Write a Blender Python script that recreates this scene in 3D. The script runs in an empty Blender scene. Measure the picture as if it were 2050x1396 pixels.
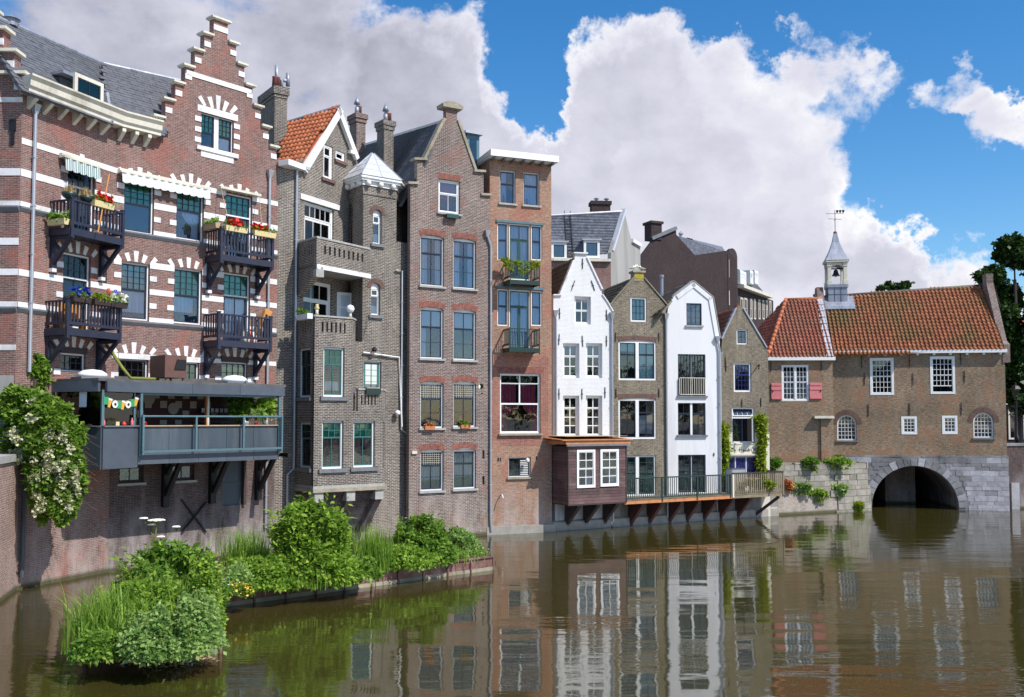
import bpy, math, random
import numpy as np
from mathutils import Vector, Matrix
from mathutils.geometry import tessellate_polygon
R = math.radians; PI = math.pi
random.seed(7); RNG = np.random.default_rng(7)
SC = bpy.context.scene; COL = SC.collection

# ------------------------------------------------------------------ camera
H = 5.5; F = 1900.0; TH = R(2.7); CX = 1025.0; HOR = 840.0; CY = HOR - F*math.tan(TH)
cam = bpy.data.cameras.new('camera'); cam_o = bpy.data.objects.new('camera', cam); COL.objects.link(cam_o)
cam_o.location = (0, 0, H); cam_o.rotation_euler = (R(90)+TH, 0, 0)
cam.sensor_width = 36.0; cam.lens = 36.0*F/2050.0; cam.shift_y = (CY-698.0)/2050.0
cam.clip_end = 6000; SC.camera = cam_o

# ------------------------------------------------------------------ sky, sun, exposure
SUN_AZ = R(56.0); SUN_EL = R(49.0)          # azimuth from -Y towards +X
sunv = Vector((math.sin(SUN_AZ)*math.cos(SUN_EL), -math.cos(SUN_AZ)*math.cos(SUN_EL), math.sin(SUN_EL)))
W = bpy.data.worlds.new('World'); SC.world = W; W.use_nodes = True
def build_world():
    nt = W.node_tree; nt.nodes.clear(); N = nt.nodes.new; L = nt.links.new
    out = N('ShaderNodeOutputWorld'); bg = N('ShaderNodeBackground'); bg2 = N('ShaderNodeBackground'); mix = N('ShaderNodeMixShader')
    sky = N('ShaderNodeTexSky'); sky.sky_type = 'NISHITA'; sky.sun_disc = False
    sky.sun_elevation = SUN_EL; sky.sun_rotation = math.atan2(sunv.x, sunv.y); sky.air_density = 1.0; sky.dust_density = .25; sky.ozone_density = 3.0
    hs = N('ShaderNodeHueSaturation'); hs.inputs['Saturation'].default_value = 1.35; L(sky.outputs[0], hs.inputs['Color'])
    L(hs.outputs[0], bg.inputs[0]); bg.inputs[1].default_value = SKY_STRENGTH
    tc = N('ShaderNodeTexCoord'); G = tc.outputs['Generated']
    def mth(op, a, b=None, c=None, clamp=False):
        n = N('ShaderNodeMath'); n.operation = op; n.use_clamp = clamp
        for i, x in enumerate((a, b, c)):
            if x is None: continue
            if isinstance(x, (int, float)): n.inputs[i].default_value = x
            else: L(x, n.inputs[i])
        return n.outputs[0]
    def noise(scale, detail, rough, vec, dist=0.0):
        n = N('ShaderNodeTexNoise'); n.inputs['Scale'].default_value = scale; n.inputs['Detail'].default_value = detail
        n.inputs['Roughness'].default_value = rough; n.inputs['Distortion'].default_value = dist; L(vec, n.inputs['Vector']); return n.outputs['Fac']
    def blob(px, py, r, amt):
        d = ray(px, py).normalized()
        dp = N('ShaderNodeVectorMath'); dp.operation = 'DOT_PRODUCT'; L(GW, dp.inputs[0]); dp.inputs[1].default_value = d
        m = N('ShaderNodeMapRange'); m.interpolation_type = 'SMOOTHSTEP'
        a = r/F
        m.inputs['From Min'].default_value = math.cos(a); m.inputs['From Max'].default_value = 1.0
        m.inputs['To Min'].default_value = 0; m.inputs['To Max'].default_value = amt
        L(dp.outputs['Value'], m.inputs['Value']); return m.outputs[0]
    def field(vec):
        sc = N('ShaderNodeVectorMath'); sc.operation = 'MULTIPLY'; L(vec, sc.inputs[0]); sc.inputs[1].default_value = (1, 1, 1.45)
        n1 = noise(7.0, 9.0, .64, sc.outputs[0], .15)
        n2 = noise(2.6, 3.0, .5, sc.outputs[0])
        vo = N('ShaderNodeTexVoronoi'); vo.feature = 'F1'; vo.inputs['Scale'].default_value = 11; vo.inputs['Detail'].default_value = 1.5; vo.inputs['Roughness'].default_value = .55; L(sc.outputs[0], vo.inputs['Vector'])
        v = mth('MULTIPLY', mth('SUBTRACT', .42, vo.outputs['Distance']), .55)
        return mth('ADD', mth('ADD', mth('MULTIPLY', mth('SUBTRACT', n1, .5), 2.6), mth('MULTIPLY', mth('SUBTRACT', n2, .5), .8)), v)
    wn = N('ShaderNodeTexNoise'); wn.inputs['Scale'].default_value = 5.5; wn.inputs['Detail'].default_value = 7; wn.inputs['Roughness'].default_value = .62; L(G, wn.inputs['Vector'])
    w1 = N('ShaderNodeVectorMath'); w1.operation = 'SUBTRACT'; L(wn.outputs['Color'], w1.inputs[0]); w1.inputs[1].default_value = (.5, .5, .5)
    w2 = N('ShaderNodeVectorMath'); w2.operation = 'SCALE'; L(w1.outputs[0], w2.inputs[0]); w2.inputs['Scale'].default_value = .26
    w3 = N('ShaderNodeVectorMath'); w3.operation = 'ADD'; L(G, w3.inputs[0]); L(w2.outputs[0], w3.inputs[1])
    w4 = N('ShaderNodeVectorMath'); w4.operation = 'NORMALIZE'; L(w3.outputs[0], w4.inputs[0]); GW = w4.outputs[0]
    f0 = field(G)
    acc = mth('ADD', f0, .36)
    for b in BLOBS: acc = mth('ADD', acc, blob(*b))
    mask = N('ShaderNodeMapRange'); mask.interpolation_type = 'SMOOTHSTEP'
    mask.inputs['From Min'].default_value = .0; mask.inputs['From Max'].default_value = .68; L(acc, mask.inputs['Value'])
    # lit side: density falls off towards the sun
    off = N('ShaderNodeVectorMath'); off.operation = 'ADD'; L(G, off.inputs[0]); off.inputs[1].default_value = Vector(sunv)*.05
    f1 = field(off.outputs[0])
    dif = mth('SUBTRACT', f0, f1)
    lit = N('ShaderNodeMapRange'); lit.inputs['From Min'].default_value = -.9; lit.inputs['From Max'].default_value = .5; L(dif, lit.inputs['Value'])
    thick = N('ShaderNodeMapRange'); thick.inputs['From Min'].default_value = .1; thick.inputs['From Max'].default_value = 1.3
    thick.inputs['To Min'].default_value = 1.0; thick.inputs['To Max'].default_value = .42; L(acc, thick.inputs['Value'])
    lv = mth('MULTIPLY', lit.outputs[0], thick.outputs[0], clamp=True)
    lv = mth('ADD', mth('MULTIPLY', lv, .8), mth('MULTIPLY', thick.outputs[0], .42), clamp=True)
    dk = blob(330, 60, 620, .42); lv = mth('SUBTRACT', lv, dk, clamp=True)
    cr = N('ShaderNodeValToRGB'); cr.color_ramp.elements[0].color = (.36, .37, .46, 1); cr.color_ramp.elements[1].color = (1.0, .99, 1.0, 1)
    e = cr.color_ramp.elements.new(.5); e.color = (.70, .70, .80, 1); L(lv, cr.inputs[0])
    L(cr.outputs[0], bg2.inputs[0]); bg2.inputs[1].default_value = 1.0
    # clouds fade below the horizon
    sep = N('ShaderNodeSeparateXYZ'); L(G, sep.inputs[0])
    up = N('ShaderNodeMapRange'); up.inputs['From Min'].default_value = -.04; up.inputs['From Max'].default_value = .02; L(sep.outputs['Z'], up.inputs['Value'])
    L(mth('MULTIPLY', mask.outputs[0], up.outputs[0]), mix.inputs[0]); L(bg.outputs[0], mix.inputs[1]); L(bg2.outputs[0], mix.inputs[2]); L(mix.outputs[0], out.inputs[0])
SKY_STRENGTH = .15
# clear patches (-) and cloud banks (+): pixel direction, radius, amount
BLOBS = [(1380, -30, 190, -.9), (1560, -20, 120, -.5), (1890, 570, 190, 1.5), (1740, 520, 150, 1.1), (1995, 245, 110, 1.3), (1690, 60, 110, .9), (1880, 200, 70, .8), (1240, 130, 120, .7), (1340, 90, 110, .6), (1450, 60, 110, .5), (1950, 60, 560, -1.3), (1500, -90, 400, -.9), (1010, -40, 300, -1.1), (1050, 130, 120, -1.1), (1060, 300, 140, .9), (1280, -50, 260, -1.3), (1470, -50, 200, -1.0), (820, -70, 200, -.8), (1790, 390, 210, -1.0), (1980, 440, 240, -.9), (1230, -20, 260, -.7), (1130, 330, 330, .5), (890, 110, 170, .7), (700, 60, 260, .35), (950, 330, 300, .5),
         (300, 150, 800, .55), (1350, 420, 560, .65), (1560, 330, 260, .5), (1500, 100, 190, .8), (1600, 190, 190, .6), (1790, 200, 120, 1.0), (1990, 250, 140, 1.15), (1250, 150, 150, .8),
         (1800, 470, 120, .75), (1850, 570, 220, .9), (1650, 400, 200, .5), (860, 150, 170, .5), (1690, 60, 130, .5)]
sun = bpy.data.lights.new('sun', 'SUN'); sun.energy = 4.9; sun.angle = R(.53); sun.color = (1.0, .95, .88)
sun_o = bpy.data.objects.new('sun', sun); COL.objects.link(sun_o); sun_o.rotation_euler = sunv.to_track_quat('Z', 'Y').to_euler(); sun_o.location = (40, -40, 60)
SC.view_settings.view_transform = 'Standard'; SC.view_settings.look = 'None'; SC.view_settings.gamma = 1; SC.view_settings.exposure = 0.12
SC.view_settings.use_curve_mapping = False
SC.cycles.max_bounces = 8; SC.cycles.transparent_max_bounces = 16

# ------------------------------------------------------------------ picture geometry helpers (full photograph pixels, 2050 wide)
def ray(px, py):
    xc = (px-CX)/F; yc = -(py-CY)/F
    return Vector((xc, math.cos(TH)-yc*math.sin(TH), math.sin(TH)+yc*math.cos(TH)))
def onz(px, py, z=0.0):
    d = ray(px, py); t = (z-H)/d.z; return Vector((d.x*t, d.y*t, z))
def aty(px, py, y):
    d = ray(px, py); t = y/d.y; return Vector((d.x*t, y, H+d.z*t))
build_world()

class Fac:
    """a vertical plane: local x along it, y into the building, z up"""
    def __init__(s, o, ang):
        s.o = Vector((o[0], o[1], 0)); s.a = ang
        s.e = Vector((math.cos(ang), math.sin(ang), 0)); s.n = Vector((math.sin(ang), -math.cos(ang), 0))
        s.M = Matrix.Translation(s.o) @ Matrix.Rotation(ang, 4, 'Z'); s.holes = []
    def uv(s, px, py, off=0.0):
        d = ray(px, py); c = Vector((0, 0, H)); o = s.o+s.n*off
        t = (o-c).dot(s.n)/d.dot(s.n); p = c+d*t
        return ((p-o).dot(s.e), p.z)
    def u(s, px, py=840, off=0.0): return s.uv(px, py, off)[0]
    def v(s, px, py, off=0.0): return s.uv(px, py, off)[1]
    def at(s, u, y=0.0): p = s.o+s.e*u-s.n*y; return (p.x, p.y)
def px_of(p):
    q = cam_o.matrix_world.inverted() @ Vector(p)
    return (CX+F*q.x/-q.z, CY-F*q.y/-q.z)

# ------------------------------------------------------------------ mesh building
class MB:
    def __init__(s): s.v = []; s.f = []
    def add(s, vs, fs):
        n = len(s.v); s.v += [tuple(p) for p in vs]; s.f += [tuple(i+n for i in f) for f in fs]; return s
    def box(s, x0, x1, y0, y1, z0, z1):
        if x0 > x1: x0, x1 = x1, x0
        if y0 > y1: y0, y1 = y1, y0
        if z0 > z1: z0, z1 = z1, z0
        return s.add([(x0, y0, z0), (x1, y0, z0), (x1, y1, z0), (x0, y1, z0), (x0, y0, z1), (x1, y0, z1), (x1, y1, z1), (x0, y1, z1)],
              [(0, 3, 2, 1), (4, 5, 6, 7), (0, 1, 5, 4), (1, 2, 6, 5), (2, 3, 7, 6), (3, 0, 4, 7)])
    def prism(s, poly, y0, y1):            # polygon in x,z extruded along y
        n = len(poly); area = sum(poly[i][0]*poly[(i+1) % n][1]-poly[(i+1) % n][0]*poly[i][1] for i in range(n))
        if area < 0: poly = poly[::-1]
        return s.add([(x, y0, z) for x, z in poly]+[(x, y1, z) for x, z in poly],
              [tuple(range(n)), tuple(range(2*n-1, n-1, -1))]+[(i, i+n, (i+1) % n+n, (i+1) % n) for i in range(n)])
    def slab(s, poly, z0, z1):             # polygon in x,y extruded along z
        n = len(poly); area = sum(poly[i][0]*poly[(i+1) % n][1]-poly[(i+1) % n][0]*poly[i][1] for i in range(n))
        if area < 0: poly = poly[::-1]
        return s.add([(x, y, z0) for x, y in poly]+[(x, y, z1) for x, y in poly],
              [tuple(range(n-1, -1, -1)), tuple(range(n, 2*n))]+[(i, (i+1) % n, (i+1) % n+n, i+n) for i in range(n)])
    def bar(s, a, b, w, h=None):           # square bar from a to b
        a = Vector(a); b = Vector(b); h = h or w; d = (b-a).normalized()
        up = Vector((0, 0, 1)) if abs(d.z) < .9 else Vector((0, 1, 0))
        x = d.cross(up).normalized()*w/2; y = x.cross(d).normalized()*h/2
        return s.add([a-x-y, a+x-y, a+x+y, a-x+y, b-x-y, b+x-y, b+x+y, b-x+y], [(0, 1, 2, 3), (7, 6, 5, 4), (0, 4, 5, 1), (1, 5, 6, 2), (2, 6, 7, 3), (3, 7, 4, 0)])
    def tube(s, pts, r, n=8, r2=None):
        pts = [Vector(p) for p in pts]; rings = []; m = len(pts)
        for i, p in enumerate(pts):
            d = (pts[min(i+1, m-1)]-pts[max(i-1, 0)]).normalized()
            up = Vector((0, 0, 1)) if abs(d.z) < .9 else Vector((0, 1, 0))
            x = d.cross(up).normalized(); y = x.cross(d).normalized(); rr = r if r2 is None else r+(r2-r)*i/(m-1)
            rings.append([p+x*rr*math.cos(2*PI*k/n)+y*rr*math.sin(2*PI*k/n) for k in range(n)])
        vs = [q for ring in rings for q in ring]; fs = []
        for i in range(m-1):
            for k in range(n): fs.append((i*n+k, i*n+(k+1) % n, (i+1)*n+(k+1) % n, (i+1)*n+k))
        fs.append(tuple(range(n))[::-1]); fs.append(tuple(range((m-1)*n, m*n)))
        return s.add(vs, fs)
    def lathe(s, prof, c=(0, 0, 0), n=12, rot=0.0, cap=True):   # profile of (r, z)
        cx, cy, cz = c; vs = []; fs = []; m = len(prof)
        for r, z in prof: vs += [(cx+r*math.cos(2*PI*k/n+rot), cy+r*math.sin(2*PI*k/n+rot), cz+z) for k in range(n)]
        for i in range(m-1):
            for k in range(n): fs.append((i*n+k, i*n+(k+1) % n, (i+1)*n+(k+1) % n, (i+1)*n+k))
        if cap: fs.append(tuple(range(n))[::-1]); fs.append(tuple(range((m-1)*n, m*n)))
        return s.add(vs, fs)
    def mesh(s, name='mesh', smooth=False):
        me = bpy.data.meshes.new(name); me.from_pydata(s.v, [], s.f); me.validate()
        if smooth: me.polygons.foreach_set('use_smooth', [True]*len(me.polygons))
        me.update(); return me
def arr_mesh(name, V, Q):
    me = bpy.data.meshes.new(name); V = np.asarray(V, dtype=np.float32); Q = np.asarray(Q, dtype=np.int32); k = Q.shape[1]
    me.vertices.add(len(V)); me.vertices.foreach_set('co', V.ravel()); me.loops.add(Q.size); me.loops.foreach_set('vertex_index', Q.ravel())
    me.polygons.add(len(Q)); me.polygons.foreach_set('loop_start', np.arange(0, Q.size, k, dtype=np.int32)); me.polygons.foreach_set('loop_total', np.full(len(Q), k, dtype=np.int32))
    me.update(calc_edges=True); return me

WM = {}        # world matrix of every object made
def root(name, label, cat, M, group=None):
    o = bpy.data.objects.new(name, None); COL.objects.link(o); o.matrix_basis = M; WM[o] = M.copy()
    o.empty_display_size = .3; o['label'] = label; o['category'] = cat
    if group: o['group'] = group
    return o
def mk(name, g, mat, parent=None, M=None, smooth=False, kind=None, label=None, cat=None, group=None):
    me = g.mesh(name, smooth) if isinstance(g, MB) else g
    if mat is not None and len(me.materials) == 0: me.materials.append(mat)
    o = bpy.data.objects.new(name, me); COL.objects.link(o)
    if M is None: M = WM[parent] if parent is not None else Matrix.Identity(4)
    if parent is not None:
        o.parent = parent; o.matrix_basis = WM[parent].inverted() @ M
    else: o.matrix_basis = M
    WM[o] = M.copy()
    if kind: o['kind'] = kind
    if label: o['label'] = label
    if cat: o['category'] = cat
    if group: o['group'] = group
    return o
UNIT = {}
def ubox(mat):                              # shared unit box, one per material
    if mat.name not in UNIT:
        me = MB().box(0, 1, 0, 1, 0, 1).mesh('block'); me.materials.append(mat); UNIT[mat.name] = me
    return UNIT[mat.name]
def block(name, mat, parent, M, x0, x1, y0, y1, z0, z1, **k):
    T = Matrix.Translation((x0, y0, z0)) @ Matrix.Diagonal((x1-x0, y1-y0, z1-z0, 1))
    return mk(name, ubox(mat), mat, parent, M @ T, **k)

# ------------------------------------------------------------------ materials
MT = {}
def mat(name, col, rough=.6, metal=0.0, var=.0, vscale=3.0, bump=.0, bscale=20.0, spec=.5, dirt=None, dscale=.6, streak=False, emit=0, rand=0):
    m = bpy.data.materials.new(name); m.use_nodes = True; nt = m.node_tree; N = nt.nodes.new; L = nt.links.new; b = nt.nodes['Principled BSDF']
    b.inputs['Base Color'].default_value = (*col, 1); b.inputs['Roughness'].default_value = rough; b.inputs['Metallic'].default_value = metal
    b.inputs['Specular IOR Level'].default_value = spec
    if var or bump or dirt:
        pos = N('ShaderNodeNewGeometry').outputs['Position']
        mp = N('ShaderNodeMapping'); L(pos, mp.inputs[0])
        if streak: mp.inputs['Scale'].default_value = (1, 1, .12)
    last = None
    if var:
        n = N('ShaderNodeTexNoise'); n.inputs['Scale'].default_value = vscale; n.inputs['Detail'].default_value = 6; n.inputs['Roughness'].default_value = .65; L(mp.outputs[0], n.inputs['Vector'])
        r = N('ShaderNodeMapRange'); r.inputs['From Min'].default_value = .3; r.inputs['From Max'].default_value = .7; r.inputs['To Min'].default_value = 1-var; r.inputs['To Max'].default_value = 1+var; L(n.outputs['Fac'], r.inputs['Value'])
        mx = N('ShaderNodeMix'); mx.data_type = 'RGBA'; mx.blend_type = 'MULTIPLY'; mx.inputs['Factor'].default_value = 1
        mx.inputs['A'].default_value = (*col, 1); L(r.outputs[0], mx.inputs['B']); last = mx.outputs['Result']
    if dirt:
        n = N('ShaderNodeTexNoise'); n.inputs['Scale'].default_value = dscale; n.inputs['Detail'].default_value = 8; n.inputs['Roughness'].default_value = .7; L(mp.outputs[0], n.inputs['Vector'])
        r = N('ShaderNodeMapRange'); r.inputs['From Min'].default_value = .5; r.inputs['From Max'].default_value = .7; L(n.outputs['Fac'], r.inputs['Value'])
        mx = N('ShaderNodeMix'); mx.data_type = 'RGBA'
        if last: L(last, mx.inputs['A'])
        else: mx.inputs['A'].default_value = (*col, 1)
        mx.inputs['B'].default_value = (*dirt, 1); L(r.outputs[0], mx.inputs['Factor']); last = mx.outputs['Result']
    if rand:
        oi = N('ShaderNodeObjectInfo'); rr = N('ShaderNodeMapRange'); rr.inputs['To Min'].default_value = 1-rand; rr.inputs['To Max'].default_value = 1+rand; L(oi.outputs['Random'], rr.inputs['Value'])
        mx = N('ShaderNodeMix'); mx.data_type = 'RGBA'; mx.blend_type = 'MULTIPLY'; mx.inputs['Factor'].default_value = 1; L(last, mx.inputs['A']); L(rr.outputs[0], mx.inputs['B']); last = mx.outputs['Result']
    if last: L(last, b.inputs['Base Color'])
    if bump:
        n = N('ShaderNodeTexNoise'); n.inputs['Scale'].default_value = bscale; n.inputs['Detail'].default_value = 5; L(pos, n.inputs['Vector'])
        bp = N('ShaderNodeBump'); bp.inputs['Strength'].default_value = bump; bp.inputs['Distance'].default_value = .02; L(n.outputs['Fac'], bp.inputs['Height']); L(bp.outputs[0], b.inputs['Normal'])
    if emit:
        b.inputs['Emission Color'].default_value = (*col, 1); b.inputs['Emission Strength'].default_value = emit
    MT[name] = m; return m

def brick(name, c1, c2, mortar, w=.22, h=.065, ms=.011, stain=(.5, .48, .45), stain_amt=.35, low=2.2, low_col=(.55, .52, .5), low_amt=.5, moss=(.16, .15, .05), moss_amt=.3, red=None, red_amt=0, var=.3, dark_amt=.35):
    """brick bond with mortar joints, per-brick colour spread, weather stains, pale bloom and moss towards the water"""
    m = bpy.data.materials.new(name); m.use_nodes = True; nt = m.node_tree; N = nt.nodes.new; L = nt.links.new; b = nt.nodes['Principled BSDF']
    b.inputs['Roughness'].default_value = .85; b.inputs['Specular IOR Level'].default_value = .2
    tc = N('ShaderNodeTexCoord'); sp = N('ShaderNodeSeparateXYZ'); L(tc.outputs['Object'], sp.inputs[0])
    ad = N('ShaderNodeMath'); ad.operation = 'ADD'; L(sp.outputs[0], ad.inputs[0]); L(sp.outputs[1], ad.inputs[1])
    wb = N('ShaderNodeTexNoise'); wb.inputs['Scale'].default_value = 1.3; L(tc.outputs['Object'], wb.inputs['Vector'])
    wz = N('ShaderNodeMath'); wz.operation = 'MULTIPLY_ADD'; L(wb.outputs['Fac'], wz.inputs[0]); wz.inputs[1].default_value = .05; L(sp.outputs[2], wz.inputs[2])
    cb = N('ShaderNodeCombineXYZ'); L(ad.outputs[0], cb.inputs[0]); L(wz.outputs[0], cb.inputs[1])
    bt = N('ShaderNodeTexBrick'); bt.inputs['Scale'].default_value = 1; bt.inputs['Brick Width'].default_value = w; bt.inputs['Row Height'].default_value = h
    bt.inputs['Mortar Size'].default_value = ms; bt.inputs['Mortar Smooth'].default_value = .3; bt.inputs['Color1'].default_value = (*c1, 1); bt.inputs['Color2'].default_value = (*c2, 1)
    bt.inputs['Mortar'].default_value = (*mortar, 1); bt.offset = .5; L(cb.outputs[0], bt.inputs['Vector'])
    def nz(scale, det=6, rough=.6, vec=None):
        n = N('ShaderNodeTexNoise'); n.inputs['Scale'].default_value = scale; n.inputs['Detail'].default_value = det; n.inputs['Roughness'].default_value = rough; L(vec or tc.outputs['Object'], n.inputs['Vector']); return n.outputs['Fac']
    def mr(v, a, c, t0=0., t1=1.):
        r = N('ShaderNodeMapRange'); r.inputs['From Min'].default_value = a; r.inputs['From Max'].default_value = c; r.inputs['To Min'].default_value = t0; r.inputs['To Max'].default_value = t1; L(v, r.inputs['Value']); return r.outputs[0]
    def mixc(A, B, f, mode='MIX'):
        x = N('ShaderNodeMix'); x.data_type = 'RGBA'; x.blend_type = mode
        if isinstance(A, tuple): x.inputs['A'].default_value = (*A, 1)
        else: L(A, x.inputs['A'])
        if isinstance(B, tuple): x.inputs['B'].default_value = (*B, 1)
        else: L(B, x.inputs['B'])
        if isinstance(f, (int, float)): x.inputs['Factor'].default_value = f
        else: L(f, x.inputs['Factor'])
        return x.outputs['Result']
    def mul(a, c):
        x = N('ShaderNodeMath'); x.operation = 'MULTIPLY'; x.use_clamp = True
        for i, q in enumerate((a, c)):
            if isinstance(q, (int, float)): x.inputs[i].default_value = q
            else: L(q, x.inputs[i])
        return x.outputs[0]
    # brick-sized colour spread
    st = N('ShaderNodeMapping'); st.inputs['Scale'].default_value = (3.2, 3.2, 11); L(tc.outputs['Object'], st.inputs[0])
    col = mixc(bt.outputs['Color'], mr(nz(1.6, 2, .5, st.outputs[0]), .3, .7, 1-var, 1+var), 1.0, 'MULTIPLY')
    col = mixc(col, mr(nz(.45, 7, .65), .3, .72, 1+dark_amt*.5, 1-dark_amt), 1.0, 'MULTIPLY')
    if red: col = mixc(col, red, mul(mr(nz(.8, 5, .6), .52, .62), red_amt))
    sv = N('ShaderNodeMapping'); sv.inputs['Scale'].default_value = (1.3, 1.3, .35); sv.inputs['Location'].default_value = (7, 3, 1); L(tc.outputs['Object'], sv.inputs[0])
    col = mixc(col, stain, mul(mr(nz(1.0, 8, .72, sv.outputs[0]), .5, .72), stain_amt))
    lowm = mul(mr(sp.outputs[2], low, 0.1), mr(nz(1.4, 8, .7, sv.outputs[0]), .4, .62))
    col = mixc(col, low_col, mul(lowm, low_amt))
    mm = mul(mr(sp.outputs[2], low*.75, 0.0), mr(nz(2.1, 8, .7), .48, .62))
    col = mixc(col, moss, mul(mm, moss_amt))
    wl = mr(sp.outputs[2], .22, .08)
    col = mixc(col, (.05, .055, .015), mul(wl, .85))
    L(col, b.inputs['Base Color'])
    bp = N('ShaderNodeBump'); bp.inputs['Strength'].default_value = .6; bp.inputs['Distance'].default_value = .012; bp.invert = True; L(bt.outputs['Fac'], bp.inputs['Height'])
    b2 = N('ShaderNodeBump'); b2.inputs['Strength'].default_value = .35; b2.inputs['Distance'].default_value = .03; L(nz(9, 5), b2.inputs['Height']); L(bp.outputs[0], b2.inputs['Normal']); L(b2.outputs[0], b.inputs['Normal'])
    MT[name] = m; return m

def glassmat(name, tint, refl=.12, body=(.02, .025, .03), trans=.75):
    m = bpy.data.materials.new(name); m.use_nodes = True; nt = m.node_tree; N = nt.nodes.new; L = nt.links.new; nt.nodes.clear()
    out = N('ShaderNodeOutputMaterial'); tr = N('ShaderNodeBsdfTransparent'); tr.inputs[0].default_value = (*tint, 1); gl = N('ShaderNodeBsdfGlossy'); gl.inputs['Roughness'].default_value = .02
    n = N('ShaderNodeTexNoise'); n.inputs['Scale'].default_value = .9; L(N('ShaderNodeNewGeometry').outputs['Position'], n.inputs['Vector'])
    bp = N('ShaderNodeBump'); bp.inputs['Strength'].default_value = .35; bp.inputs['Distance'].default_value = .02; L(n.outputs['Fac'], bp.inputs['Height']); L(bp.outputs[0], gl.inputs['Normal'])
    df = N('ShaderNodeBsdfDiffuse'); df.inputs[0].default_value = (*body, 1)
    m1 = N('ShaderNodeMixShader'); m1.inputs[0].default_value = 1-trans; L(tr.outputs[0], m1.inputs[1]); L(df.outputs[0], m1.inputs[2])
    lw = N('ShaderNodeLayerWeight'); lw.inputs['Blend'].default_value = .35
    mr = N('ShaderNodeMapRange'); mr.inputs['To Min'].default_value = refl; mr.inputs['To Max'].default_value = 1.0; L(lw.outputs['Fresnel'], mr.inputs['Value'])
    m2 = N('ShaderNodeMixShader'); L(mr.outputs[0], m2.inputs[0]); L(m1.outputs[0], m2.inputs[1]); L(gl.outputs[0], m2.inputs[2]); L(m2.outputs[0], out.inputs[0])
    MT[name] = m; return m

def leafmat(name, c1, c2, sc=5.0, trans=.48):
    m = bpy.data.materials.new(name); m.use_nodes = True; nt = m.node_tree; N = nt.nodes.new; L = nt.links.new; b = nt.nodes['Principled BSDF']; out = nt.nodes['Material Output']
    g = N('ShaderNodeNewGeometry'); n = N('ShaderNodeTexNoise'); n.inputs['Scale'].default_value = sc; n.inputs['Detail'].default_value = 3; L(g.outputs['Position'], n.inputs['Vector'])
    rp = N('ShaderNodeMath'); rp.operation = 'MULTIPLY_ADD'; L(g.outputs['Random Per Island'], rp.inputs[0]); rp.inputs[1].default_value = .5; L(n.outputs['Fac'], rp.inputs[2])
    mr = N('ShaderNodeMapRange'); mr.inputs['From Min'].default_value = .42; mr.inputs['From Max'].default_value = 1.1; L(rp.outputs[0], mr.inputs['Value'])
    mx = N('ShaderNodeMix'); mx.data_type = 'RGBA'; mx.inputs['A'].default_value = (*c1, 1); mx.inputs['B'].default_value = (*c2, 1); L(mr.outputs[0], mx.inputs['Factor'])
    L(mx.outputs['Result'], b.inputs['Base Color']); b.inputs['Roughness'].default_value = .5; b.inputs['Specular IOR Level'].default_value = .3
    t = N('ShaderNodeBsdfTranslucent'); L(mx.outputs['Result'], t.inputs[0]); ms = N('ShaderNodeMixShader'); ms.inputs[0].default_value = trans
    L(b.outputs[0], ms.inputs[1]); L(t.outputs[0], ms.inputs[2]); L(ms.outputs[0], out.inputs[0]); MT[name] = m; return m

def tilemat(name, c1, c2, c3, mossc, moss, sc=6.0):
    m = bpy.data.materials.new(name); m.use_nodes = True; nt = m.node_tree; N = nt.nodes.new; L = nt.links.new; b = nt.nodes['Principled BSDF']; b.inputs['Roughness'].default_value = .75
    g = N('ShaderNodeNewGeometry')
    n = N('ShaderNodeTexNoise'); n.inputs['Scale'].default_value = sc; n.inputs['Detail'].default_value = 3; n.inputs['Roughness'].default_value = .8; L(g.outputs['Position'], n.inputs['Vector'])
    cr = N('ShaderNodeValToRGB'); cr.color_ramp.elements[0].position = .34; cr.color_ramp.elements[1].position = .66
    cr.color_ramp.elements[0].color = (*c1, 1); cr.color_ramp.elements[1].color = (*c3, 1); e = cr.color_ramp.elements.new(.5); e.color = (*c2, 1); L(n.outputs['Fac'], cr.inputs[0])
    n2 = N('ShaderNodeTexNoise'); n2.inputs['Scale'].default_value = .55; n2.inputs['Detail'].default_value = 8; n2.inputs['Roughness'].default_value = .72; L(g.outputs['Position'], n2.inputs['Vector'])
    r = N('ShaderNodeMapRange'); r.inputs['From Min'].default_value = .46; r.inputs['From Max'].default_value = .66; r.inputs['To Max'].default_value = moss; L(n2.outputs['Fac'], r.inputs['Value'])
    mx = N('ShaderNodeMix'); mx.data_type = 'RGBA'; L(cr.outputs[0], mx.inputs['A']); mx.inputs['B'].default_value = (*mossc, 1); L(r.outputs[0], mx.inputs['Factor'])
    L(mx.outputs['Result'], b.inputs['Base Color']); MT[name] = m; return m

brick('brick_purple', (.225, .112, .092), (.15, .078, .066), (.33, .27, .245), w=.21, h=.06, ms=.009, stain=(.42, .34, .33), stain_amt=.25, low=3.0, low_col=(.48, .42, .40), low_amt=.6, red=(.36, .12, .09), red_amt=.4, dark_amt=.22)
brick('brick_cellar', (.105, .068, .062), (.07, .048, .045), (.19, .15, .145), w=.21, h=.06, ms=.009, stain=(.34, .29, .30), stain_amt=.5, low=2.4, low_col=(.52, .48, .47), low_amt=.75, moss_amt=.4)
brick('brick_grey', (.128, .098, .080), (.074, .057, .048), (.40, .37, .33), w=.22, h=.068, ms=.013, stain=(.36, .32, .27), stain_amt=.4, low=2.6, low_col=(.45, .38, .33), low_amt=.5, var=.35)
brick('brick_brown', (.155, .094, .074), (.095, .062, .052), (.42, .37, .34), w=.22, h=.067, ms=.012, stain=(.38, .33, .32), stain_amt=.3, low=3.2, low_col=(.52, .46, .42), low_amt=.6, red=(.27, .11, .085), red_amt=.35, var=.35, moss_amt=.5)
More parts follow.
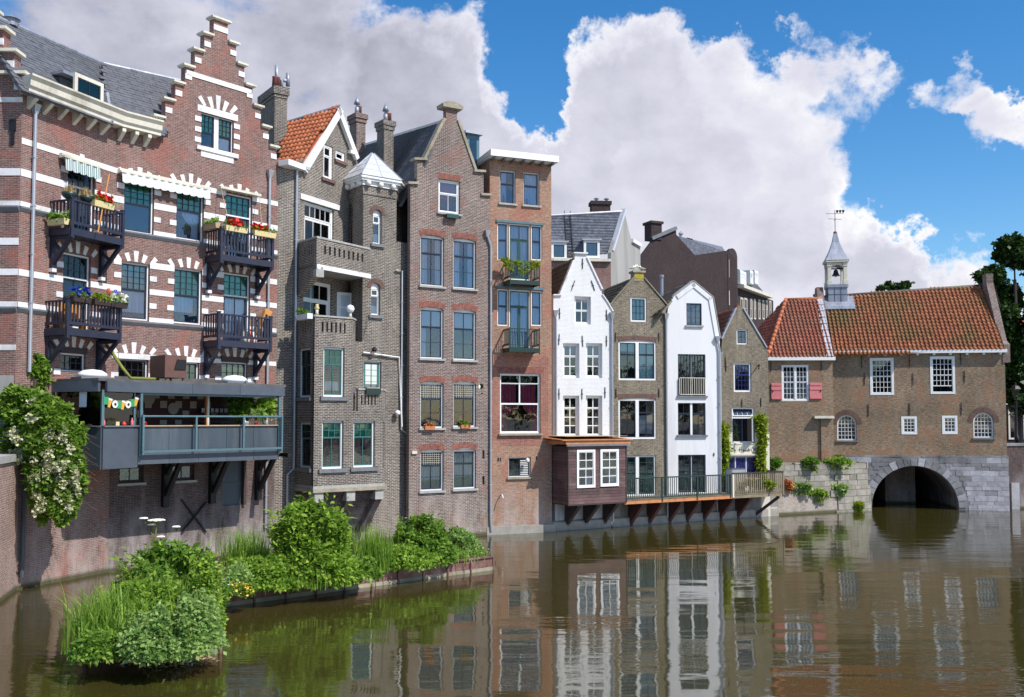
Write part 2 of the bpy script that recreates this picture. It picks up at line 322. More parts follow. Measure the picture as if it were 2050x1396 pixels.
brick('brick_orange', (.36, .19, .115), (.27, .145, .095), (.42, .33, .27), w=.22, h=.064, ms=.010, stain=(.42, .30, .24), stain_amt=.25, low=2.6, low_col=(.42, .40, .40), low_amt=.85, red=(.38, .12, .085), red_amt=.4, dark_amt=.2, moss_amt=.6)
brick('brick_olive', (.185, .145, .098), (.10, .08, .06), (.38, .34, .27), w=.2, h=.06, ms=.011, stain=(.40, .35, .24), stain_amt=.4, low=1, var=.4)
brick('brick_tan', (.30, .20, .118), (.195, .13, .082), (.36, .30, .23), w=.2, h=.06, ms=.010, stain=(.26, .22, .17), stain_amt=.5, low=1, red=(.33, .16, .09), red_amt=.55, var=.35, dark_amt=.4)
brick('brick_dark', (.052, .033, .033), (.036, .025, .026), (.10, .08, .08), w=.22, h=.065, ms=.009, stain=(.1, .08, .08), stain_amt=.3, low=.1, dark_amt=.2)
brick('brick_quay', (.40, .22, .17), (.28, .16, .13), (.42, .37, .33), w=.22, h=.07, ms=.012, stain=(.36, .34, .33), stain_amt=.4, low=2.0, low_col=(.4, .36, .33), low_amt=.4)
brick('brick_red', (.36, .10, .075), (.26, .075, .06), (.34, .27, .24), w=.07, h=.24, ms=.010, low=.1, stain_amt=.1)
brick('brick_painted_white', (.80, .80, .80), (.77, .77, .78), (.74, .74, .75), low=1.8, low_col=(.36, .36, .36), low_amt=.6, stain=(.56, .53, .48), stain_amt=.28, var=.04, dark_amt=.04, moss_amt=.3)
brick('brick_redwash', (.36, .12, .085), (.27, .12, .09), (.38, .25, .2), w=.22, h=.064, low=.1, stain=(.40, .22, .14), stain_amt=.8)
mat('ground_paving', (.16, .15, .14), .9, var=.2, vscale=.5)
mat('white_paint', (.78, .78, .77), .45, var=.05)
mat('white_stone', (.76, .75, .76), .7, var=.07, vscale=6, dirt=(.5, .47, .44), dscale=1.6, rand=0.05)
mat('white_render', (.74, .74, .755), .75, var=.04, vscale=1.5, dirt=(.6, .6, .62), dscale=.7, streak=True)
mat('cream_paint', (.66, .62, .52), .5, var=.08, dirt=(.42, .38, .30), dscale=1.2, streak=True)
mat('grey_moulding', (.16, .165, .18), .6, var=.2)
mat('stone_sill', (.36, .35, .33), .8, var=.2, bump=.3, vscale=5)
mat('sandstone', (.33, .29, .22), .85, var=.25, bump=.4, dirt=(.2, .18, .12))
mat('lead', (.30, .32, .38), .45, .3, var=.3, vscale=3, streak=True)
mat('zinc', (.46, .47, .50), .4, .55, var=.15, vscale=2, streak=True)
mat('pale_zinc', (.62, .63, .67), .4, .25, var=.1)
mat('navy_wood', (.022, .024, .045), .45, var=.2)
mat('dark_wood', (.045, .028, .028), .6, var=.3)
mat('rust_wood', (.085, .03, .025), .7, var=.3)
mat('navy_sash', (.018, .025, .045), .35)
mat('green_sash', (.02, .07, .06), .35)
mat('teal_sash', (.045, .17, .17), .4)
mat('teal_steel', (.10, .18, .21), .4, .2, var=.15)
mat('panel_grey', (.055, .075, .095), .5, var=.15, vscale=1.5, dirt=(.10, .12, .14), dscale=1.2, streak=True, rand=0.12)
mat('slate_panel', (.075, .09, .115), .45, var=.12, rand=0.08)
mat('tar_roof', (.10, .095, .095), .7, var=.3, bump=.3)
mat('blue_paint', (.015, .02, .16), .4)
mat('blue_iron', (.02, .03, .09), .4, .2)
mat('black_iron', (.015, .015, .018), .5, .3)
mat('dark_green', (.014, .035, .03), .4)
mat('brown_wood', (.115, .062, .062), .7, var=.25, vscale=2, dirt=(.19, .13, .12), dscale=1.3, rand=0.28)
mat('orange_wood', (.50, .20, .075), .6, var=.25, vscale=3)
mat('raw_wood', (.46, .33, .19), .6, var=.15)
mat('weathered_wood', (.19, .155, .10), .8, var=.25, rand=0.3)
mat('rust_steel', (.16, .075, .065), .7, var=.35, vscale=4, dirt=(.30, .20, .17), dscale=2)
mat('brown_box', (.13, .06, .045), .55, var=.15)
mat('concrete', (.30, .28, .25), .9, var=.2, bump=.3)
mat('grey_render', (.34, .33, .315), .9, var=.12, vscale=1.0, dirt=(.24, .23, .21), dscale=.8, streak=True)
mat('cream_render', (.68, .65, .55), .85, var=.08, dirt=(.45, .42, .33), dscale=1.0, streak=True)
mat('granite', (.25, .245, .25), .9, var=.35, vscale=2.2, bump=.8, bscale=6, dirt=(.045, .045, .05), dscale=.55, rand=0.18)
mat('pale_stone', (.40, .39, .415), .85, var=.2, vscale=2.5, bump=.5, bscale=9, dirt=(.22, .22, .24), dscale=1.4, rand=0.2)
mat('quay_stone', (.28, .26, .22), .9, var=.35, vscale=2.6, bump=.8, bscale=5, dirt=(.13, .13, .09), dscale=1.3, rand=0.25)
mat('room_dark', (.012, .012, .014), .9)  # near-black colour stands in for room shade behind openings
mat('blind_white', (.72, .74, .76), .8)
mat('lace', (.74, .78, .84), .8)
mat('blue_curtain', (.32, .50, .80), .8)
mat('aqua_blind', (.36, .62, .68), .8, var=.1)
mat('green_glow', (.035, .34, .22), .6, var=.35, vscale=4)  # plain emerald colour behind the upper panes, no emission
mat('green_bright', (.10, .50, .16), .6, var=.35, vscale=4)
mat('lime_glow', (.22, .34, .05), .6, var=.2)  # plain lime colour behind the panes, no emission
mat('wine_curtain', (.36, .05, .11), .8, var=.3, vscale=9)
mat('tan_curtain', (.34, .20, .15), .8, var=.25, vscale=9)
mat('amber_glass', (.42, .24, .08), .5)
mat('pink_blind', (.42, .16, .26), .6)
mat('pink_paint', (.62, .19, .19), .55, var=.08)
mat('terracotta', (.50, .16, .06), .7)
mat('terracotta_dark', (.16, .05, .035), .7, var=.3)
mat('yellow_plastic', (.70, .58, .30), .5, var=.05)
mat('dark_plastic', (.02, .03, .035), .5)
mat('red_flower', (.75, .015, .02), .6)
mat('magenta_flower', (.50, .08, .32), .6)
mat('white_flower', (.75, .76, .66), .7)
mat('yellow_flower', (.85, .55, .03), .6)
mat('dry_grass', (.42, .30, .13), .8)
mat('red_plastic', (.60, .04, .02), .4)
mat('pink_vase', (.75, .14, .16), .4)
mat('green_cloth', (.03, .30, .12), .8)
mat('purple_cloth', (.20, .11, .34), .8, var=.2)
mat('blue_plastic', (.02, .06, .42), .4)
mat('orange_pole', (.60, .27, .06), .5)
mat('moss_green', (.18, .20, .03), .8, var=.2)
mat('pot_white', (.70, .68, .66), .6)
mat('beer_amber', (.75, .35, .04), .5)
mat('bell_bronze', (.03, .035, .03), .4, .6)
mat('gull_grey', (.45, .45, .47), .8)
mat('pink_tablecloth', (.70, .36, .48), .8, var=.3, vscale=20)
glassmat('glass_clear', (.98, .985, .99), .03, trans=.985)
glassmat('glass_dark', (.84, .86, .88), .035, trans=.95)
glassmat('glass_blue', (.88, .93, .99), .05, body=(.06, .16, .36), trans=.955)
glassmat('glass_tint', (.93, .98, .99), .03, trans=.98)
glassmat('glass_green', (.74, .95, .88), .03, body=(.01, .14, .10), trans=.93)
leafmat('leaf_bright', (.10, .23, .018), (.44, .62, .09), 3.0)
leafmat('leaf_mid', (.06, .16, .016), (.31, .49, .07), 3.0)
leafmat('leaf_pale', (.13, .27, .05), (.46, .62, .20), 3.5)
leafmat('leaf_dark', (.012, .034, .007), (.055, .115, .02), 1.2, trans=.25)
leafmat('leaf_lime', (.15, .24, .01), (.42, .50, .05), 5.0)
leafmat('leaf_ivy', (.07, .17, .014), (.32, .48, .07), 3.0)
leafmat('blossom_cream', (.42, .45, .24), (.70, .68, .46), 4.0, trans=.2)
leafmat('grass_blade', (.10, .24, .02), (.42, .60, .10), 3.0)
tilemat('tile_orange', (.30, .075, .03), (.52, .15, .06), (.62, .22, .09), (.16, .07, .03), .55, 5)
tilemat('tile_rust', (.12, .04, .02), (.32, .10, .04), (.47, .17, .065), (.12, .10, .028), .8, 4)
tilemat('tile_red', (.17, .05, .035), (.31, .09, .055), (.40, .15, .09), (.16, .11, .05), .5, 4)
tilemat('tile_grey', (.07, .06, .05), (.12, .105, .085), (.17, .15, .12), (.10, .10, .05), .5, 5)
tilemat('slate', (.070, .075, .09), (.10, .105, .125), (.13, .135, .155), (.09, .09, .09), .3, 4)
tilemat('slate_dark', (.045, .05, .062), (.07, .076, .09), (.10, .105, .12), (.05, .055, .05), .4, 4)
tilemat('slate_blue', (.075, .085, .11), (.12, .13, .165), (.20, .21, .25), (.26, .27, .30), .3, 3)
M_ = MT
# ------------------------------------------------------------------ component builders
def wall(B, Fc, m, outline, thick=.3, y0=0.0, name='wall', holes=None, label=None):
    """wall slab with real openings; outline and holes are (u, z) polygons"""
    hs = Fc.holes if holes is None else holes
    loops = [outline]+hs
    tris = tessellate_polygon([[Vector((u, v, 0)) for u, v in lp] for lp in loops])
    pts = [p for lp in loops for p in lp]; n = len(pts)
    vs = [(u, y0, v) for u, v in pts]+[(u, y0+thick, v) for u, v in pts]; fs = []
    for a, b, c in tris:
        (x1, z1), (x2, z2), (x3, z3) = pts[a], pts[b], pts[c]
        cr = (x2-x1)*(z3-z1)-(x3-x1)*(z2-z1)
        if abs(cr) < 1e-9: continue
        if cr < 0: b, c = c, b
        fs.append((a, b, c)); fs.append((a+n, c+n, b+n))
    k = 0
    for li, lp in enumerate(loops):
        L = len(lp); ar = sum(lp[i][0]*lp[(i+1) % L][1]-lp[(i+1) % L][0]*lp[i][1] for i in range(L))
        flip = (ar < 0) != (li > 0)
        for i in range(L):
            a, b = k+i, k+(i+1) % L
            fs.append((b, a, a+n, b+n) if not flip else (a, b, b+n, a+n))
        k += L
    mb = MB(); mb.v = vs; mb.f = fs
    return mk(name, mb, m, B, Fc.M, label=label)

def arcpts(u0, u1, v, rise, n=10):      # points from (u1,v) over the top to (u0,v)
    c = (u0+u1)/2; w = (u1-u0)/2
    if rise >= w*.98: return [(c+w*math.cos(PI*i/n), v+rise*math.sin(PI*i/n)) for i in range(n+1)]
    r = (w*w+rise*rise)/(2*rise); a = math.asin(w/r)
    return [(c+r*math.sin(a-2*a*i/n), v+rise-r+r*math.cos(a-2*a*i/n)) for i in range(n+1)]

def curtain_mb(u0, u1, v0, v1, y, amp=.035, folds=7):
    n = max(8, int((u1-u0)/.04)); mb = MB(); vs = []
    for i in range(n+1):
        u = u0+(u1-u0)*i/n; yy = y+amp*math.sin(folds*2*PI*i/n+random.random()*.8)
        vs += [(u, yy, v0), (u+.01*math.sin(i), yy, v1)]
    return mb.add(vs, [(2*i, 2*i+2, 2*i+3, 2*i+1) for i in range(n)])

def window(B, Fc, rect, bands, fm='white_paint', sm='navy_sash', fw=.06, sw=.045, bw=.022, rec=.10, sill=None, arch=0.0, glass='glass_clear', behind=None, back=True,
           name='window', label=None, doors=False, hole=True, fdep=.09, sillm='stone_sill', mull=None):
    """rect = (u0,u1,v0,v1) of the opening; bands from the top: (height share, columns, rows, glass or None)"""
    u0, u1, v0, v1 = rect
    if hole:
        Fc.holes.append([(u0, v0), (u1, v0)]+(arcpts(u0, u1, v1-arch, arch) if arch else [(u1, v1), (u0, v1)]))
    y = rec; fr = MB(); vt = v1-arch if arch else v1
    if fw > 0:
        fr.box(u0, u0+fw, y, y+fdep, v0, vt); fr.box(u1-fw, u1, y, y+fdep, v0, vt); fr.box(u0+fw, u1-fw, y, y+fdep, v0, v0+fw)
        if arch:
            ap = arcpts(u0, u1, vt, arch); ic = arcpts(u0+fw, u1-fw, vt, max(.001, arch-fw)) if arch > .3 else [(u1-fw, vt-fw*.6), (u0+fw, vt-fw*.6)]
            if arch > .3:
                for i in range(len(ap)-1): fr.prism([ap[i], ap[i+1], ic[i+1], ic[i]], y, y+fdep)
            else: fr.prism(ap+[(u0, vt-fw*.6), (u1, vt-fw*.6)], y, y+fdep)
        else: fr.box(u0+fw, u1-fw, y, y+fdep, v1-fw, v1)
    w = mk(name, fr, M_[fm], B, Fc.M, label=label)
    a0, a1, b0, b1 = u0+fw, u1-fw, v0+fw, (v1-fw if not arch else (vt-fw*.6 if arch <= .3 else v1-fw))
    cols = [(a0, a1)] if not mull else []
    if mull:
        nm, mw = mull; cw = (a1-a0-(nm-1)*mw)/nm; mm = MB()
        for i in range(nm):
            cols.append((a0+i*(cw+mw), a0+i*(cw+mw)+cw))
            if i: mm.box(cols[i][0]-mw, cols[i][0], y-.01, y+fdep, b0, b1)
        mk('mullion', mm, M_[fm], w)
    hh = b1-b0; sb = MB(); panes = []
    for (c0, c1) in cols:
        top = b1
        for bi, bd in enumerate(bands):
            bot = top-hh*bd[0]
            yy = y+.02+(.0 if bi == 0 else .02)
            ys = (yy, yy+.045); s0, s1, t0, t1 = c0, c1, bot, top
            g = bd[3] if len(bd) > 3 and bd[3] else glass
            swx = bd[4] if len(bd) > 4 else sw
            if arch > .3 and bi == 0:
                # round-headed light: bars clipped by the arch
                ww = (s1-s0)/2; cc = (s0+s1)/2; ar = arch-fw
                def topz(u): 
                    q = max(0.0, 1-((u-cc)/ww)**2); return vt+ar*math.sqrt(q)
                for i in range(1, bd[1]):
                    u = s0+(s1-s0)*i/bd[1]; sb.box(u-bw/2, u+bw/2, *ys, t0, topz(u))
                for j in range(bd[2]):
                    z = t0+(t1-t0)*j/bd[2]; hwid = ww if z < vt else ww*math.sqrt(max(0, 1-((z-vt)/ar)**2))
                    if j: sb.box(cc-hwid, cc+hwid, *ys, z-bw/2, z+bw/2)
                panes.append(('arch', [(s0, t0), (s1, t0)]+arcpts(s0, s1, vt, ar), yy+.02, g))
            else:
                sb.box(s0, s0+swx, *ys, t0, t1); sb.box(s1-swx, s1, *ys, t0, t1); sb.box(s0+swx, s1-swx, *ys, t0, t0+swx); sb.box(s0+swx, s1-swx, *ys, t1-swx, t1)
                g0, g1, h0, h1 = s0+swx, s1-swx, t0+swx, t1-swx; nc, nr = bd[1], bd[2]; pw = (g1-g0-(nc-1)*bw)/nc; ph = (h1-h0-(nr-1)*bw)/nr
                for i in range(1, nc): x = g0+i*pw+(i-1)*bw; sb.box(x, x+bw, ys[0]-.004, ys[1], h0, h1)
                for j in range(1, nr): z = h0+j*ph+(j-1)*bw; sb.box(g0, g1, ys[0], ys[1]-.004, z, z+bw)
                for i in range(nc):
                    for j in range(nr): panes.append(('r', (g0+i*(pw+bw), g0+i*(pw+bw)+pw, h0+j*(ph+bw), h0+j*(ph+bw)+ph), yy+.02, g))
            top = bot
    mk('sash', sb, M_[sm], w)
    for k, p, yy, g in panes:
        if k == 'r': block('pane', M_[g], w, Fc.M, p[0]-.002, p[1]+.002, yy, yy+.006, p[2]-.002, p[3]+.002)
        else: mk('pane', MB().prism(p, yy, yy+.006), M_[g], w)
    if sill:
        pr = sill if isinstance(sill, (int, float)) else .07
        mk('sill', MB().prism([(u0-.08, v0-.09), (u1+.08, v0-.09), (u1+.08, v0), (u0-.08, v0)], -pr, rec-.002), M_[sillm], w)
    for bh in (behind or []):
        kind, m, f0, f1, h0, h1 = bh[:6]; yb = y+.14+.03*random.random()
        x0, x1, z0, z1 = a0+(a1-a0)*f0, a0+(a1-a0)*f1, b0+hh*h0, b0+hh*h1
        if kind == 'curtain': mk('curtain', curtain_mb(x0, x1, z0, z1, yb, folds=max(2, int((x1-x0)/.14))), M_[m], w)
        elif kind == 'blind': mk('blind', MB().box(x0, x1, yb-.04, yb-.03, z0, z1), M_[m], w)
        elif kind == 'tied':          # curtain gathered at mid height towards one side (bh[6] = -1/1)
            sd = bh[6]; n = 14; vs = []
            for j in range(9):
                t = j/8; wd = 1-.62*math.exp(-((t-.42)/.28)**2) if t > .42 else .38+.25*(.42-t)
                for i in range(n+1):
                    q = i/n*wd; uu = x0+(x1-x0)*q if sd < 0 else x1-(x1-x0)*q
                    vs.append((uu, yb+.03*math.sin(i*2.2), z0+(z1-z0)*t))
            mk('curtain', MB().add(vs, [(j*(n+1)+i, j*(n+1)+i+1, (j+1)*(n+1)+i+1, (j+1)*(n+1)+i) for j in range(8) for i in range(n)]), M_[m], w)
    return w

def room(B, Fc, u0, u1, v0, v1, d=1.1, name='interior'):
    mk(name, MB().box(u0, u1, d, d+.05, v0, v1), M_['room_dark'], B, Fc.M)  # flat dark sheet; the shade of the unlit room is painted on it

def fan(B, Fc, uc, vb, half, n=5, h=.42, m='white_stone', spread=.62, bricks=True, w=.13):
    """radiating keystone blocks above an opening, with thin radial bricks between"""
    cz = vb-half*1.15
    def wedge(ang, r0, r1, wa, y):
        P = lambda a, r: (uc+math.sin(a)*r, cz+math.cos(a)*r)
        return [P(ang-wa, r0), P(ang+wa, r0), P(ang+wa*1.0, r1), P(ang-wa*1.0, r1)]
    amax = math.atan2(half, vb-cz)
    R_ = lambda a: (vb-cz)/math.cos(a)
    for i in range(n):
        t = -1+2*i/(n-1); a = t*amax*.95; hh = h*(1.0 if i == n//2 else (.78 if abs(t) < .9 else .72)); r0 = R_(a)
        mk('voussoir', MB().prism(wedge(a, r0+.01, r0+hh, w/2/r0, 0), -.022, .05), M_[m], B, Fc.M)
    if bricks:
        mb = MB(); k = (n-1)*5
        for i in range(k+1):
            if i % 5 == 0: continue
            t = -1+2*i/k; a = t*amax*.95; r0 = R_(a)
            mb.prism(wedge(a, r0+.01, r0+h*.62, .030/r0, 0), -.008, .04)
        mk('brick_arch', mb, M_['brick_purple'], B, Fc.M)

def soldier(B, Fc, u0, u1, v, rise, h=.24, m='brick_red', drop=0.0):
    """flat or cambered arch of upright bricks over a window"""
    mb = MB(); n = max(4, int((u1-u0)/.075)); c = (u0+u1)/2; half = (u1-u0)/2
    for i in range(n):
        a0 = (i+.06)/n*2-1; a1 = (i+.94)/n*2-1
        z = lambda t: v+rise*(1-t*t)
        x0, x1 = c+half*a0, c+half*a1; k = .10
        mb.prism([(x0, z(a0)), (x1, z(a1)), (x1+half*a1*k, z(a1)+h), (x0+half*a0*k, z(a0)+h)], -.012, .04)
    return mk('brick_arch', mb, M_['terracotta_brick'], B, Fc.M)
mat('terracotta_brick', (.25, .095, .07), .85, var=.45, vscale=6)
mat('terracotta_brown', (.15, .085, .07), .85, var=.35, vscale=6)

def pipe(B, Fc, pts, m='zinc', r=.045, name='drainpipe', head=False):
    mb = MB().tube([(p[0], -.09-(p[2] if len(p) > 2 else 0), p[1]) for p in pts], r, 8)
    if head: u, v = pts[0][:2]; mb.add(*hopper(u, v))
    # brackets
    us = pts
    for a, b in zip(us, us[1:]):
        L = math.hypot(b[0]-a[0], b[1]-a[1]); k = int(L/1.8)
        for i in range(1, k+1):
            t = i/(k+1); mb.box(a[0]+(b[0]-a[0])*t-r-.012, a[0]+(b[0]-a[0])*t+r+.012, -.15, 0, a[1]+(b[1]-a[1])*t, a[1]+(b[1]-a[1])*t+.035)
    return mk(name, mb, M_[m], B, Fc.M)
def hopper(u, v):
    vs = [(u-.13, -.22, v+.2), (u+.13, -.22, v+.2), (u+.13, 0, v+.2), (u-.13, 0, v+.2), (u-.06, -.14, v-.12), (u+.06, -.14, v-.12), (u+.06, -.02, v-.12), (u-.06, -.02, v-.12)]
    return vs, [(0, 1, 2, 3), (7, 6, 5, 4), (0, 4, 5, 1), (1, 5, 6, 2), (2, 6, 7, 3), (3, 7, 4, 0)]

def anchor(B, Fc, u, v, h=.45, tilt=0.0):
    s = math.sin(tilt)*h/2; c = math.cos(tilt)*h/2
    mk('wall_anchor', MB().bar((u-s, -.03, v-c), (u+s, -.03, v+c), .028).bar((u-.05, -.03, v), (u+.05, -.03, v), .028), M_['black_iron'], B, Fc.M)

def balcony(B, Fc, u0, u1, z0, z1, dep, m='navy_wood', gap=.145, bal=.07, deck=.12, left=True, right=True, round_=False, skip=None, name='balcony', br=True, brh=1.15, hang=0.0, brm=None, fasc=.24, lab=None):
    """deck at z0, handrail at z1, projecting dep in front of the wall"""
    mb = MB(); t = .045 if not round_ else .02
    mb.box(u0, u1, -dep, -.001, z0, z0+deck)
    mb.box(u0-.03, u1+.03, -dep-.05, -dep, z0-.06, z0+fasc-.06); mb.box(u0-.05, u0, -dep, -.001, z0-.06, z0+fasc-.06); mb.box(u1, u1+.05, -dep, -.001, z0-.06, z0+fasc-.06)
    o = mk(name, mb, M_[m], B, Fc.M, label=lab)
    rb = MB(); zr = z0+fasc+.06
    pw = .11 if not round_ else .045
    for u in (u0-.03, u1+.03-pw):
        rb.box(u, u+pw, -dep-.06, -dep-.06+pw, z0-.16, z1+.04)
        if not round_: rb.box(u-.015, u+pw+.015, -dep-.075, -dep-.045+pw, z1+.04, z1+.075)
    if round_:
        rb.box(u0, u1, -dep-.04, -dep, z1-.04, z1); rb.box(u0, u1, -dep-.035, -dep-.005, zr, zr+.03)
    else:
        rb.box(u0, u1, -dep-.07, -dep+.03, z1-.06, z1); rb.box(u0, u1, -dep-.045, -dep+.005, zr, zr+.10)
    for side, us in ((left, u0-.02), (right, u1-.02)):
        if side: rb.box(us-.01, us+.05, -dep+.03, -.001, z1-.06, z1); rb.box(us, us+.04, -dep+.03, -.001, zr, zr+.09)
    mk('handrail', rb, M_[m], o)
    n = int((u1-u0)/gap); bs = bal if not round_ else .018
    zb = zr+(.101 if not round_ else .031); zt = z1-.061 if not round_ else z1-.041
    for i in range(1, n):
        u = u0+(u1-u0)*i/n
        block('baluster', M_[m], o, Fc.M, u-bs/2, u+bs/2, -dep-.035, -dep-.005, zb-(.0), zt)
    for side, us in ((left, u0), (right, u1)):
        if not side: continue
        k = max(2, int(dep/gap))
        for i in range(1, k): block('baluster', M_[m], o, Fc.M, us-.01, us+.018, -dep*i/k-bs/2, -dep*i/k+bs/2, zb-.012, zt)
    if br:
        for u in (u0+.08, u1-.08):
            b = MB().box(u-.07, u+.07, -.14, -.001, z0-brh, z0-.061); b.bar((u, -dep+.05, z0-.12), (u, -.08, z0-brh+.15), .12); b.bar((u, -.1, z0-.25), (u, -dep*.55, z0-brh*.55), .09); b.box(u-.055, u+.055, -dep-.03, -.14, z0-.18, z0-.061)
            mk('bracket', b, M_[m], o)
            mk('bracket_foot', MB().box(u-.09, u+.09, -.17, -.001, z0-brh-.12, z0-brh), M_['white_stone'], o)
    return o

# roof coverings -----------------------------------------------------------------
def inpoly(x, y, P):
    c = False; n = len(P); j = n-1
    for i in range(n):
        if (P[i][1] > y) != (P[j][1] > y) and x < (P[j][0]-P[i][0])*(y-P[i][1])/(P[j][1]-P[i][1])+P[i][0]: c = not c
        j = i
    return c
def clip_shape(V, fs, P, EX, EY): return fs
def tile_shape(w, l, flat=False):
    """one roof tile lying in x,y (y up the slope), S-shaped across when not flat"""
    if flat:
        vs = []; fs = []
        xs = [.004, w-.004]; zs = [0, 0]; nx = 1
        prof = [(.004, .0), (w-.004, .0)]
    else: prof = [(0, .065), (w*.16, .09), (w*.34, .065), (w*.5, .015), (w*.72, .0), (w*.9, .015), (w*1.06, .06)]
    n = len(prof); vs = []; fs = []
    lift = .045 if not flat else .016; th = .03 if not flat else .008; over = l*1.12
    for x, z in prof: vs += [(x, -.03, z+lift), (x, over-.03, z+.004), (x, -.03, z+lift-th)]
    for i in range(n-1):
        a = 3*i; b = 3*(i+1); fs += [(a, b, b+1, a+1), (a+2, b+2, b, a)]
    fs += [(0, 1, 2), (3*(n-1), 3*(n-1)+2, 3*(n-1)+1)]
    return vs, fs
def roof(B, org, ex, ey, poly, m, w=.24, l=.3, flat=False, name='roof', single=300, base='roof_deck', key=None, label=None, tname='tile', stag=False, deck=.12):
    """roof plane: org world point, ex along the eave, ey up the slope (unit vectors), poly outline in that plane (metres)"""
    org = Vector(org); ex = Vector(ex).normalized(); ey = Vector(ey).normalized(); ez = ex.cross(ey).normalized(); ey = ez.cross(ex)
    M = Matrix((( ex.x, ey.x, ez.x, org.x), (ex.y, ey.y, ez.y, org.y), (ex.z, ey.z, ez.z, org.z), (0, 0, 0, 1)))
    n = len(poly); ar = sum(poly[i][0]*poly[(i+1) % n][1]-poly[(i+1) % n][0]*poly[i][1] for i in range(n)); P = poly if ar > 0 else poly[::-1]
    dk = MB().add([(x, y, -.004) for x, y in P]+[(x, y, -deck) for x, y in P], [tuple(range(n)), tuple(range(2*n-1, n-1, -1))]+[(i, i+n, (i+1) % n+n, (i+1) % n) for i in range(n)])
    ro = mk(name, dk, M_[m], B, M, label=label)
    xs = [p[0] for p in P]; ys = [p[1] for p in P]; spots = []
    j = 0; y = min(ys)
    while y < max(ys)-.02:
        x = min(xs)+(w/2 if (stag and j % 2) else 0)-w
        while x < max(xs):
            if inpoly(x+w/2, y+l/2, P): spots.append((x, y))
            x += w
        y += l; j += 1
    vs, fs = tile_shape(w, l, flat); tm = MB().add(vs, fs).mesh(tname, not flat); tm.materials.append(M_[m])
    if not flat:
        pass
    spots.sort(key=key or (lambda s: ((M @ Vector((s[0], s[1], 0)))-Vector((0, 0, H))).length))
    one = spots[:single]; rest = spots[single:]
    def jit(): return (random.uniform(-.006, .006), random.uniform(-.008, .008), random.uniform(0, .008))
    for s in one:
        q = jit(); mk(tname, tm, M_[m], ro, M @ Matrix.Translation((s[0]+q[0], s[1]+q[1], q[2])) @ Matrix.Rotation(random.uniform(-.02, .02), 4, 'Z'))
    if rest:
        V0 = np.array(vs); out = []; k = len(V0); F4 = [f for f in fs if len(f) == 4]; q4 = np.array(F4)
        VV = np.concatenate([V0+np.array([s[0], s[1], 0])+np.array(jit()) for s in rest]); QQ = np.concatenate([q4+i*k for i in range(len(rest))])
        me = arr_mesh('roof_tiles', VV, QQ); 
        if not flat: me.polygons.foreach_set('use_smooth', [True]*len(me.polygons))
        mk('roof_tiles' if tname != 'slate_tile' else 'roof_slates', me, M_[m], ro, M, kind='stuff')
    return ro, M

# foliage -----------------------------------------------------------------
def leaf_arrays(C, size, asp=1.6, up=.35, droop=0.0, rng=RNG, nrm=None):
    n = len(C); s = size*rng.uniform(.6, 1.35, n)[:, None]
    N_ = rng.normal(size=(n, 3)) if nrm is None else nrm+rng.normal(size=(n, 3))*.6
    N_[:, 2] = np.abs(N_[:, 2])+up; N_ /= np.linalg.norm(N_, axis=1)[:, None]
    T = rng.normal(size=(n, 3)); T[:, 2] -= droop; T -= N_*(T*N_).sum(1)[:, None]; T /= np.linalg.norm(T, axis=1)[:, None]; B = np.cross(N_, T)
    tip = C+T*s*asp; mid = C+T*s*asp*.5+N_*s*.12
    V = np.stack([C, mid+B*s*.5, tip, mid-B*s*.5], 1).reshape(-1, 3); Q = np.arange(4*n).reshape(n, 4); return V, Q
LS = .54
def leaves(name, C, size, m, parent=None, **k):
    if size < .12: size *= LS
    kk = {a: k.pop(a) for a in list(k) if a in ('asp', 'up', 'droop', 'nrm')}
    V, Q = leaf_arrays(np.asarray(C, float), size, **kk)
    return mk(name, arr_mesh(name, V, Q), M_[m], parent, Matrix.Identity(4), **k)
def clump_points(n, c, r, nc=30, spread=.3, rng=RNG, shell=.55, flatb=True):
    """leaf centres gathered in clumps inside an ellipsoid"""
    c = np.array(c); r = np.array(r) if hasattr(r, '__len__') else np.array([r]*3)
    d = rng.normal(size=(nc, 3)); d /= np.linalg.norm(d, axis=1)[:, None]; rad = rng.uniform(shell, 1, nc)[:, None]
    if flatb: d[:, 2] = np.where(d[:, 2] < -.2, -d[:, 2], d[:, 2])
    cc = c+d*rad*r*.85; idx = rng.integers(0, nc, n)
    q = rng.normal(size=(n, 3)); q /= np.maximum(1e-6, np.linalg.norm(q, axis=1))[:, None]; q *= rng.uniform(.2, 1, n)[:, None]**.6
    return cc[idx]+q*np.array(r)*spread*rng.uniform(.6, 1.2, nc)[idx][:, None]
def blades(name, base, heights, m, parent=None, lean=.35, wid=.02, seg=5, rng=RNG, **k):
    n = len(base); base = np.asarray(base, float); h = np.asarray(heights); a = rng.uniform(0, 2*PI, n); D = np.stack([np.cos(a), np.sin(a), np.zeros(n)], 1)
    ln = rng.uniform(.1, 1, n)*lean; S = np.stack([-np.sin(a), np.cos(a), np.zeros(n)], 1); V = np.zeros((n, (seg+1)*2, 3))
    for j in range(seg+1):
        t = j/seg; p = base+D*(h*ln*t**2)[:, None]; p[:, 2] += h*(t-.28*ln*t**3); w = wid*(1-t**1.5)+.001
        V[:, 2*j] = p-S*w; V[:, 2*j+1] = p+S*w
    q = np.array([[2*j, 2*j+1, 2*j+3, 2*j+2] for j in range(seg)]); Q = (q[None]+(np.arange(n)*(seg+1)*2)[:, None, None]).reshape(-1, 4)
    return mk(name, arr_mesh(name, V.reshape(-1, 3), Q), M_[m], parent, Matrix.Identity(4), **k)

